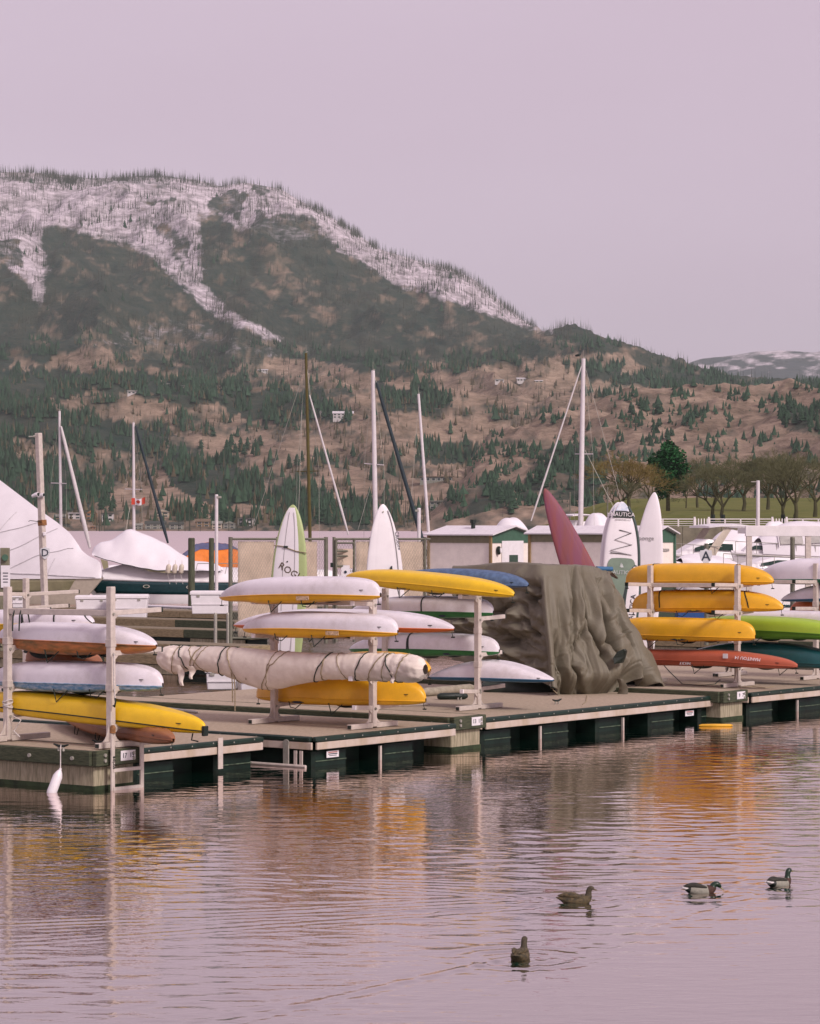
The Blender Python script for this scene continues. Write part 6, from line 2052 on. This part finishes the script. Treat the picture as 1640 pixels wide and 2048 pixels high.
nm[nm[..., 1] > 0] *= -1
nm = np.stack([sum(np.roll(nm[..., c], k, 1) for k in range(-4, 5)) / 9 for c in range(3)], -1)
vert = vert + nm * dn[..., None] + np.array([U.x, U.y, 0]) * (tang * fside)[..., None]
# hem sways, and the front belly hangs lower between the folds
vert[..., 2] -= (np.exp(-((S2 - 6.5) / 1.3) ** 2) * .04 + .05 * (fbm(S2 * 2.1, R2 * 0 + 3, 2, 5) - .5)) * R2 ** 3
cap_rows = []
for k, (dx, dy, dz) in enumerate(((1.35, 1.75, -.10), (1.0, 1.3, -.01), (.62, .82, .03), (.28, .36, .03))):
    row = T + np.array([dx * .25, dy, dz - .01])
    row[:, 2] += .03 * (fbm(sp * 2 + k, sp * 0 + k, 3, 3) - .5)
    cap_rows.append(row)
tv = np.concatenate([np.stack(cap_rows), vert])
tarp = thing('tarpaulin', 'big crumpled brown tarpaulin draped over a rack of boards', 'tarpaulin', (2.9, 57, ZP))
to = np_mesh('cloth', tv.reshape(-1, 3) - np.array(OFF[tarp.name]), grid_faces(nr + 4, ns), M_tarp)
to.parent = tarp; OFF[to.name] = OFF[tarp.name]
sm = to.modifiers.new('thick', 'SOLIDIFY'); sm.thickness = .012; sm.offset = 0
hem_pts = [Vector(vert[-1, i]) for i in range(0, ns, 3)]
MB().tube(hem_pts, .012, 6).build('hem', M_hem, tarp, smooth=80)
for i in (60, 105, 150, 172):
    p = Vector(vert[-5, i]); n_ = Vector(nm[-5, i])
    MB().tube([p + n_ * .012, p + n_ * .02], .028, 10).build('eyelet', M_galv, tarp)
for i, (dx, dz) in ((108, (.1, -.1)), (135, (-.25, -.12)), (172, (.06, -.32))):
    p = Vector(vert[-3, i]) - V * .03
    MB().tube([p, p + v3(dx * .3, -.03, dz * .7), p + v3(dx, -.02, max(dz * 1.3, ZP + .02 - p.z))], .010, 5).build('tie_cord', M_rope, tarp)
# loose corner of cloth that hangs to the deck
# hull shapes added under the tarpaulin, shade put into their dark colour
M_dark = mat('painted_shade', (0.035, 0.045, 0.042), .5, var=.2, scale=3)
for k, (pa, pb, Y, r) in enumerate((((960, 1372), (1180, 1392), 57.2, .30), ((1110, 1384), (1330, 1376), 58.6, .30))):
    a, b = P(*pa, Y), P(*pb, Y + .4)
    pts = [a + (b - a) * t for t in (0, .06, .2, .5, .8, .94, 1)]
    o = MB().tube(pts, [.03, .14, .26, r, .26, .14, .03], 14).build('shade_hull', M_dark, smooth=60)
    own(o); tag(o, ['dark hull lying in the shade under the tarpaulin\'s left hem', 'dark hull showing in the opening under the tarpaulin\'s right hem'][k], 'hull', 'dark shapes added under the tarpaulin')
fn = [P(1228, 1328, 56.2), P(1226, 1316, 56.2), P(1234, 1304, 56.2), P(1247, 1298, 56.2), P(1251, 1302, 56.2), P(1248, 1314, 56.25), P(1243, 1326, 56.3)]
fo = MB().poly(fn, v3(.05, .12, 0)).build('board_fin', M_blk, bev=.006); own(fo); tag(fo, 'black surfboard fin poking through the fold of the tarpaulin', 'fin')
bp_ = MB().tube([P(1193, 1137, 58), P(1224, 1138, 58.2)], .05, 10).build('foam_roll', M_bluef, smooth=60); own(bp_); tag(bp_, 'short blue foam tube on top of the tarpaulin', 'foam tube')

# ------------------------------------------------------------------ canvas bundle
M_canvas = mat('beige_canvas', (0.76, 0.68, 0.60), .9, var=.08, scale=5, bump=.4, bscale=30, spec=.15, col2=(.64, .55, .49))
ba, bb = PV(316, 1316, RF + fr * 1.15), PV(851, 1340, RF + fr * 1.15)
bx = (bb - ba); bl = bx.length; bx.normalize()
by = bx.cross(ZU).normalized(); bz = by.cross(bx)
if bz.z < 0: bz = -bz
prof_t = [0, .012, .03, .06, .10, .16, .22, .30, .42, .55, .70, .80, .88, .93, .965, .985, 1]
prof_r = [.06, .15, .21, .235, .22, .235, .255, .275, .285, .275, .255, .255, .25, .255, .24, .20, .09]
rope_t = [.082, .12, .158, .175, .268, .312, .455, .640, .655, .720, .780, .835, .872, .895, .925]
nb_, kb_ = 300, 48
tt_ = np.linspace(0, 1, nb_)
base_r = np.interp(tt_, prof_t, prof_r) * .87
pin = sum(np.exp(-((tt_ - x) / .007) ** 2) for x in rope_t)
base_r = base_r * (1 - .055 * np.clip(pin, 0, 1))
TH, TT = np.meshgrid(np.linspace(0, 2 * math.pi, kb_, endpoint=False), tt_)
near_rope = np.clip(sum(np.exp(-((TT - x) / .02) ** 2) for x in rope_t), 0, 1)
endness = np.clip(np.maximum(1 - TT / .2, (TT - .78) / .2), 0, 1)
wr_ = np.abs(fbm(np.cos(TH) * 2.2 + TT * 26, np.sin(TH) * 2.2 + TT * 9, 4, 4) - .5) * (.018 + .11 * endness) + (fbm(np.cos(TH) * 5 + TT * 60, np.sin(TH) * 5, 3, 8) - .5) * .02 * (.4 + near_rope)
RRr = base_r[:, None] + wr_ * np.clip(base_r[:, None] / .2, 0, 1)
sagz = -.20 * np.exp(-((TT - .42) / .13) ** 2) * np.clip(-np.sin(TH), 0, 1) ** 1.4 - .08 * np.exp(-((TT - .08) / .04) ** 2) * np.clip(-np.sin(TH), 0, 1) + .03 * np.sin(TT * 9) - .03 * np.exp(-((TT - .85) / .1) ** 2) * np.clip(-np.sin(TH), 0, 1)
cv = np.array(ba)[None, None] + np.array(bx) * (TT * bl)[..., None] + np.array(by) * (RRr * np.cos(TH) * .85)[..., None] + np.array(bz) * (RRr * np.sin(TH) + sagz)[..., None]
bun = thing('canvas_bundle', 'long hull wrapped in beige canvas and tied with many ropes', 'wrapped hull', (ba + bb) / 2 - ZU * .3)
fcs = []
i = np.arange((nb_ - 1) * kb_)
a0 = i // kb_ * kb_ + i % kb_; a1 = i // kb_ * kb_ + (i % kb_ + 1) % kb_
bo = np_mesh('canvas', cv.reshape(-1, 3) - np.array(OFF[bun.name]), np.stack([a0, a1, a1 + kb_, a0 + kb_], 1), M_canvas)
bo.parent = bun; OFF[bo.name] = OFF[bun.name]
def ring_rope(t0, tilt, r, m):
    pts = []
    for k in range(29):
        th = k / 28 * 2 * math.pi
        ti = min(.995, max(.005, t0 + tilt * math.sin(th) + .15 * tilt * math.cos(th)))
        ii, kk = int(ti * (nb_ - 1)), int(th / (2 * math.pi) * kb_) % kb_
        c = np.array(ba) + np.array(bx) * ti * bl
        pp = cv[ii, kk]
        pts.append(Vector(pp + (pp - c) / max(1e-6, np.linalg.norm(pp - c)) * r * .8))
    MB().tube(pts, r, 5, False).build('rope', m, bun)
for k, x in enumerate(rope_t):
    ring_rope(x, [.012, -.018, .02, .03][k % 4], .011 if k % 3 else .008, [M_rope, M_drope, M_rope][k % 3])
ring_rope(.46, .05, .009, M_rope)
ring_rope(.17, -.03, .009, M_rope)
# tail of loose cloth and hanging rope ends
def scrap(px0, py0, px1, py1, w0, w1, anchor, name, m, par):
    a, b = PV(px0, py0, anchor), PV(px1, py1, anchor)
    rings = []
    for k in range(9):
        t = k / 8
        c = a.lerp(b, t) + v3(.03 * math.sin(5 * t), -.02 * math.cos(7 * t), 0)
        w = w0 + (w1 - w0) * t
        rings.append([c + bx * w * math.cos(q_ * 1.0472) * (1 + .2 * math.sin(3 * q_ + 5 * t)) + by * (.05 - .03 * t) * math.sin(q_ * 1.0472) for q_ in range(6)])
    MB().loft(rings).build(name, m, par, smooth=50)
an = RF + fr * 1.5
scrap(352, 1330, 368, 1371, .10, .04, an, 'loose_cloth', M_canvas, bun)
scrap(378, 1332, 386, 1358, .10, .03, an, 'loose_cloth', M_canvas, bun)
scrap(783, 1345, 788, 1366, .07, .03, an, 'loose_cloth', M_canvas, bun)
a_ = P(1246, 1385, 56.5)
scrap(1240, 1358, 1247, 1406, .07, .17, a_, 'loose_corner', M_tarp, tarp)
for px, l in ((461, 75), (466, 92), (488, 30)):
    a, b = PV(px, 1330, an), PV(px + 4, 1330 + l, an)
    MB().tube([a, a.lerp(b, .5) + bx * .02, b], .011, 5).build('rope_end', M_rope, bun)

# ------------------------------------------------------------------ boards standing up
def board(label, tip, foot, Y, W, mats, yaw=0.0, thick=.11, nose=.5, tail=.75, point=2.1, fwd=0.0, panel=.84, shift=0.0, rocker=.25, name='paddle_board', cat='paddle board'):
    a, b = P(tip[0], tip[1], Y), P(foot[0], foot[1], Y - fwd)
    L = (b - a).length
    dn_ = (b - a) / L
    w = Vector((math.cos(R(yaw)), math.sin(R(yaw)), 0))
    w = (w - dn_ * w.dot(dn_)).normalized()
    n_ = w.cross(dn_).normalized()
    if n_.y > 0:
        n_ = -n_
    t = thing(name, label, cat, b, 'boards standing upright behind the racks')
    def hw(x):
        if x < nose:
            return W / 2 * max(0, 1 - (1 - x / nose) ** point) ** .62 + .004
        return W / 2 * (1 - (1 - tail) * ((x - nose) / (1 - nose)) ** 2) * (1 if x < .96 else max(.05, 1 - ((x - .96) / .04) ** 2) ** .5)
    def pt(x, ang, sc=1.0, out=0.0):
        c, s_ = math.cos(ang), math.sin(ang)
        th = thick / 2 * min(1, .35 + 2.2 * min(x, 1 - x) ** .6)
        y = hw(x) * sc * math.copysign(abs(c) ** .55, c)
        z = (th + out) * math.copysign(abs(s_) ** .7, s_)
        return a + dn_ * (x * L) + w * y + n_ * z - n_ * rocker * (1 - x) ** 3 * (1 - .0)
    xs = [(1 - math.cos(math.pi * k / 46)) / 2 for k in range(47)]
    MB().loft([[pt(max(.0008, min(.9992, x)), 2 * math.pi * k / 24) for k in range(24)] for x in xs]).build('core', mats[0], t, smooth=70, recalc=True)
    # front skin, a few mm proud
    MB().loft([[pt(x, math.pi * (.5 + .42 * (k / 10 * 2 - 1)), panel, .004) + w * (shift * hw(x)) for k in range(11)] for x in [.02 + .96 * q_ / 40 for q_ in range(41)]], False).build('deck_skin', mats[1], t, smooth=70)
    q = lambda x, y=0.0, out=.008: a + dn_ * (x * L) + w * (y * hw(x)) + n_ * (thick / 2 + out) - n_ * rocker * (1 - x) ** 3
    return t, q, w, dn_, n_, L
M_bgreen = mat('board_green', (0.40, 0.46, 0.22), .4, var=.05)
M_bwhite = mat('board_white', (0.80, 0.76, 0.78), .35, var=.04, scale=1.5, spec=.45, grime=.1)
M_bgrey = mat('board_grey', (0.36, 0.33, 0.36), .45, var=.06)
t, q, w, dn_, n_, L = board('white board with a pale green rim standing left of the fence gate', (583, 1009), (572, 1318), 64.0, .87, (M_bgreen, M_bwhite), yaw=-14, nose=.55, tail=.8, panel=.89, shift=-.07, rocker=.12)
for y in (-.33, .33):
    MB().tube([q(x / 20, y * 1.0) for x in range(1, 20)], .006, 4).build('stringer', M_bgrey, t)
text_mesh('lettering', 'ROGUE', mat('brown_ink', (.10, .06, .035), .6), t, q(.445, .25), w - dn_ * -.55, -dn_ - w * -.55, .23)
sp_ = [q(.268, -1.05) , q(.272, -.5, .02), q(.30, .4, .02), q(.31, 1.06)]
MB().tube(sp_, .012, 5).build('tie_strap', M_rope, t)
MB().box(q(.275, -.25, .03), w * .05, dn_ * .022, n_ * .012).build('buckle', M_blk, t)
MB().tube([q(.37, -.1), q(.37, -.1, .02)], .018, 8).build('vent_plug', M_blk, t)
t, q, w, dn_, n_, L = board('white board lettered along its edge at the right end of the fence', (768, 1008), (772, 1318), 64.5, .93, (M_bwhite, M_bwhite), yaw=16, nose=.62, tail=.8, panel=.80, point=2.0, rocker=.1)
MB().tube([q(x / 24, .72) for x in range(1, 16)], .012, 4).build('edge_line', M_bgrey, t)
text_mesh('lettering', 'CRUISER', M_ink, t, q(.24, .90, -.01), dn_ + w * .06, w, .12)
MB().tube([q(.05, -.1), q(.05, -.1, .015)], .02, 8).build('vent_plug', M_galv, t)
fo = MB().poly([q(.40, .33), q(.41, .26), q(.44, .30), q(.44, .34)], n_ * .1).build('fin', M_blk, t)
M_plum = mat('plum_board', (0.20, 0.045, 0.10), .6, var=.12, scale=2.5, stretch=(3, 3, .3), col2=(.23, .05, .05), grime=.3)
board('dull plum red board leaning to the left behind the tarpaulin', (1091, 976), (1222, 1300), 62.0, .84, (M_plum, M_plum), yaw=8, nose=.72, tail=.95, point=1.45, rocker=.12, panel=.8, name='surf_board', cat='surfboard')
M_nautb = mat('board_slate', (0.055, 0.08, 0.085), .5, var=.15)
M_pad = mat('grey_green_pad', (0.19, 0.235, 0.21), .7, var=.08, bump=.2)
M_sky = mat('pale_blue_print', (0.42, 0.50, 0.66), .5, col2=(.75, .75, .8), var=.3, scale=6)
for k, (tx, dep) in enumerate(((1240, 66.6), (1247, 66.3))):
    t, q, w, dn_, n_, L = board(['white inflatable board hidden mostly behind its twin with a black nose band', 'white inflatable board with black nose band, laced cord and grey pad'][k], (tx, 1004 - k), (tx - 12, 1330), dep, .86, (M_bwhite, M_bwhite), yaw=6, nose=.42, tail=.85, point=2.4, rocker=.2, panel=.86, thick=.14)
    MB().tube([q(.03 + .94 * j / 30, 1.02, -.03) for j in range(31)], .035, 6).build('side_stripe', M_nautb, t, smooth=80)
    band = MB()
    rows = [[q(.060 + .040 * j / 4, -.86 + 1.72 * i_ / 8, .012) for i_ in range(9)] for j in range(5)]
    band.loft(rows, False).build('nose_band', M_blk, t)
    text_mesh('lettering', 'NAUTICA', M_wplas, t, q(.080, .02, .022), w, -dn_, .135)
    rows = [[q(.006 + .05 * j / 4, -.8 + 1.6 * i_ / 8, .011) for i_ in range(9)] for j in range(5)]
    MB().loft(rows, False).build('nose_print', M_sky, t)
    if k:
        MB().tube([q(y_, x_, .02) for y_, x_ in ((.175, -.2), (.19, .62), (.235, -.45), (.262, .60), (.30, -.66), (.325, .6), (.315, -.66))], .011, 4).build('laced_cord', M_drope, t)
        pr = []
        for j in range(15):
            x_ = .345 + .60 * (j / 14) ** 2
            sc = .80 * (.25 + .75 * (1 - (1 - min(1, j / 5)) ** 2) ** .5)
            pr.append([q(x_, -sc + 2 * sc * i_ / 10, .012) for i_ in range(11)])
        MB().loft(pr, False).build('traction_pad', M_pad, t)
        text_mesh('lettering', 'NAUTICA', mat('pale_ink', (.62, .66, .64), .6), t, q(.435, -.05, .022), w, -dn_, .135)
        MB().poly([q(.40, -.10, .022), q(.372, -.02, .022), q(.398, .02, .022)], n_ * .003).build('sail_mark', MATS['pale_ink'], t)
        MB().poly([q(.404, -.05, .022), q(.378, .04, .022), q(.402, .12, .022)], n_ * .003).build('sail_mark', MATS['pale_ink'], t)
        text_mesh('lettering', 'ADVENTURE 11.6', M_bgrey, t, q(.112, .05, .016), w, -dn_, .05)
t, q, w, dn_, n_, L = board('white pointed board leaning right behind the laced inflatable board', (1308, 984), (1276, 1330), 68.5, .80, (M_bwhite, M_bwhite), yaw=-12, nose=.55, tail=.85, point=1.75, rocker=.12, panel=.85)
text_mesh('lettering', 'sponge', M_bgrey, t, q(.27, -.35, .012), w - dn_ * .08, -dn_ - w * .08, .16)
t, q, w, dn_, n_, L = board('white board with sideways lettering below the tarpaulin corner boards', (1272, 1130), (1248, 1325), 64.2, .42, (M_nautb, M_bwhite), yaw=10, nose=.4, tail=.9, rocker=.05, panel=.9)
text_mesh('lettering', 'NAUTICA', M_ink, t, q(.46, .1, .012), -dn_, -w, .17)

# ------------------------------------------------------------------ ducks
def duck_mats():
    d = {}
    d['hen'] = mat('hen_feathers', (0.115, 0.075, 0.04), .8, var=.4, scale=22, col2=(.008, .010, .008), stretch=(1, 1, 1.6))
    d['henh'] = mat('hen_head', (0.075, 0.052, 0.034), .8, var=.35, scale=40, col2=(.025, .02, .015))
    d['grey'] = mat('drake_flank', (0.28, 0.25, 0.235), .8, var=.15, scale=50)
    d['back'] = mat('drake_back', (0.035, 0.03, 0.026), .8, var=.3, scale=40)
    d['blk'] = mat('drake_rump', (0.01, 0.014, 0.012), .6, var=.2)
    d['brst'] = mat('drake_breast', (0.06, 0.022, 0.016), .8, var=.2, scale=40)
    d['head'] = mat('drake_head', (0.006, 0.028, 0.014), .35, var=.3, scale=30)
    d['wht'] = mat('white_feather', (0.62, 0.58, 0.57), .8, var=.06)
    d['bill'] = mat('yellow_bill', (0.26, 0.22, 0.06), .5, var=.1)
    d['hbill'] = mat('brown_bill', (0.16, 0.09, 0.04), .5, var=.2)
    d['eye'] = mat('duck_eye', (0.005, 0.005, 0.005), .15)
    return d
DM = duck_mats()
def duck(px, py, face, kind, label):
    p = G(px, py, 0)
    f = Vector((face[0], face[1], 0)).normalized()
    s = Vector((f.y, -f.x, 0))
    t = thing('duck', label, 'duck', p, 'mallards swimming on the lake')
    hen = 'hen' in kind
    S = .98
    low = kind == 'drake_low'
    # one continuous body: spine points with half-width, half-height, colour slot
    if hen:
        body = [(-.285, .075, .012, .006, 1), (-.26, .072, .038, .014, 1), (-.21, .062, .066, .034, 0), (-.14, .045, .094, .070, 0), (-.05, .034, .108, .090, 0), (.05, .032, .104, .092, 0), (.12, .046, .086, .080, 0),
                (.163, .078, .060, .062, 0), (.176, .122, .042, .047, 2), (.180, .158, .036, .040, 2), (.188, .188, .038, .039, 2), (.206, .212, .037, .036, 2), (.232, .212, .030, .028, 2), (.250, .204, .017, .018, 2)]
    elif low:
        body = [(-.285, .085, .012, .006, 1), (-.26, .078, .04, .016, 1), (-.21, .064, .068, .038, 3), (-.14, .048, .096, .072, 0), (-.05, .036, .110, .090, 0), (.05, .032, .106, .092, 0), (.12, .044, .088, .080, 4),
                (.165, .070, .062, .062, 4), (.185, .105, .046, .048, 2), (.205, .122, .043, .043, 2), (.235, .126, .042, .041, 2), (.262, .112, .036, .036, 2), (.282, .092, .027, .026, 2), (.294, .078, .016, .016, 2)]
    else:
        body = [(-.285, .085, .012, .006, 1), (-.26, .078, .04, .016, 1), (-.21, .064, .068, .038, 3), (-.14, .048, .096, .072, 0), (-.05, .036, .110, .090, 0), (.05, .032, .106, .092, 0), (.12, .046, .088, .080, 4),
                (.160, .080, .062, .062, 4), (.168, .125, .043, .047, 2), (.170, .160, .037, .041, 2), (.178, .192, .039, .041, 2), (.198, .216, .039, .038, 2), (.224, .216, .031, .030, 2), (.244, .206, .018, .018, 2)]
    # refine along a smooth curve
    N = len(body)
    arr = np.array(body)
    u = np.linspace(0, N - 1, 66)
    def cs(c):
        m_ = np.gradient(c); i_ = np.clip(u.astype(int), 0, N - 2); x = u - i_
        return (2*x**3-3*x**2+1)*c[i_] + (x**3-2*x**2+x)*m_[i_] + (-2*x**3+3*x**2)*c[i_+1] + (x**3-x**2)*m_[i_+1]
    X, Z_, Wd, Hd = [cs(arr[:, k]) for k in range(4)]
    slot = arr[np.clip(np.round(u).astype(int), 0, N - 1), 4].astype(int)
    K = 20
    rings, faces, mi = [], [], []
    for i_ in range(66):
        a_ = (X[max(0, i_ - 1)], Z_[max(0, i_ - 1)]); b_ = (X[min(65, i_ + 1)], Z_[min(65, i_ + 1)])
        tx, tz = b_[0] - a_[0], b_[1] - a_[1]
        l = math.hypot(tx, tz); tx, tz = tx / l, tz / l
        c = p + f * X[i_] * S + ZU * Z_[i_] * S
        nx = f * -tz + ZU * tx
        rings.append([c + s * math.cos(2 * math.pi * k / K) * max(.004, Wd[i_]) * S + nx * math.sin(2 * math.pi * k / K) * max(.004, Hd[i_]) * S for k in range(K)])
    mb = MB().loft(rings)
    mats = [DM['hen'], DM['hen'], DM['henh']] if hen else [DM['grey'], DM['wht'], DM['head'], DM['blk'], DM['brst']]
    o = mb.build('body', mats, t, smooth=179)
    idx = []
    for i_ in range(65):
        for k in range(K):
            sl = slot[i_]
            if not hen and sl == 0 and 3 <= k <= 7 and X[i_] < .08:
                sl = 0
            idx.append(min(sl, len(mats) - 1))
    idx += [idx[0], idx[-1]]
    if not hen:
        idx = [3 if (q_ == 1 and False) else q_ for q_ in idx]
    o.data.polygons.foreach_set('material_index', idx)
    # folded wings along the back
    for sg in (-1, 1):
        wr_r = []
        for j in range(12):
            x = .07 - .33 * j / 11
            wv = .05 * math.sin(math.pi * min(1, (j + .6) / 11)) ** .6 + .006
            lat = sg * (.078 - .052 * (j / 11) ** 1.6) * 1.0
            hgt = .088 + .018 * math.sin(j / 11 * 3) + .012 * (j / 11)
            c = p + f * x * S + s * lat * S + ZU * hgt * S
            wr_r.append([c + s * sg * math.cos(2 * math.pi * k / 10) * wv * .55 * S + ZU * math.sin(2 * math.pi * k / 10) * wv * .62 * S for k in range(10)])
        MB().loft(wr_r).build('wing', DM['hen'] if hen else DM['back'], t, smooth=80)
        if not hen:
            c = p + f * -.235 * S + s * sg * .05 + ZU * .072
            MB().tube([c + f * .06, c, c - f * .045 + ZU * .008], [.012, .016, .004], 8).build('tail_edge', DM['wht'], t, smooth=80)
    # bill and eyes
    hx, hz = X[-1], Z_[-1]
    dz = -.45 if low else -.12
    br = []
    for j in range(7):
        q_ = j / 6
        c = p + f * (hx - .012 + .062 * q_) * S + ZU * (hz + (.002 + dz * .062 * q_ - .012 * math.sin(q_ * 1.5))) * S
        w_ = .016 * (1 + .25 * math.sin(q_ * 3)) * (1 if j < 6 else .5)
        h_ = .014 * (1 - .72 * q_)
        br.append([c + s * math.cos(2 * math.pi * k / 10) * w_ + ZU * math.sin(2 * math.pi * k / 10) * h_ for k in range(10)])
    MB().loft(br).build('bill', DM['hbill'] if hen else DM['bill'], t, smooth=80)
    t.scale = (.76, .76, .76)
    ex_, ez_ = (body[-3][0] + .004, body[-3][1] + .010)
    for sg in (-1, 1):
        c = p + f * ex_ * S + s * sg * (body[-3][2] * .93) * S + ZU * ez_ * S
        MB().tube([c - s * sg * .006, c, c + s * sg * .003], [.006, .006, .003], 8).build('eye', DM['eye'], t, smooth=80)
    return t
DL = ['mottled brown duck swimming to the right with its bill out', 'grey duck with dark head bowed to the water', 'grey duck with upright dark head, farthest to the right', 'mottled brown duck seen from behind, nearest the camera']
for dk, lb_ in zip(DUCKS, DL):
    duck(dk['px'], dk['py'], dk['face'], dk['kind'], lb_)
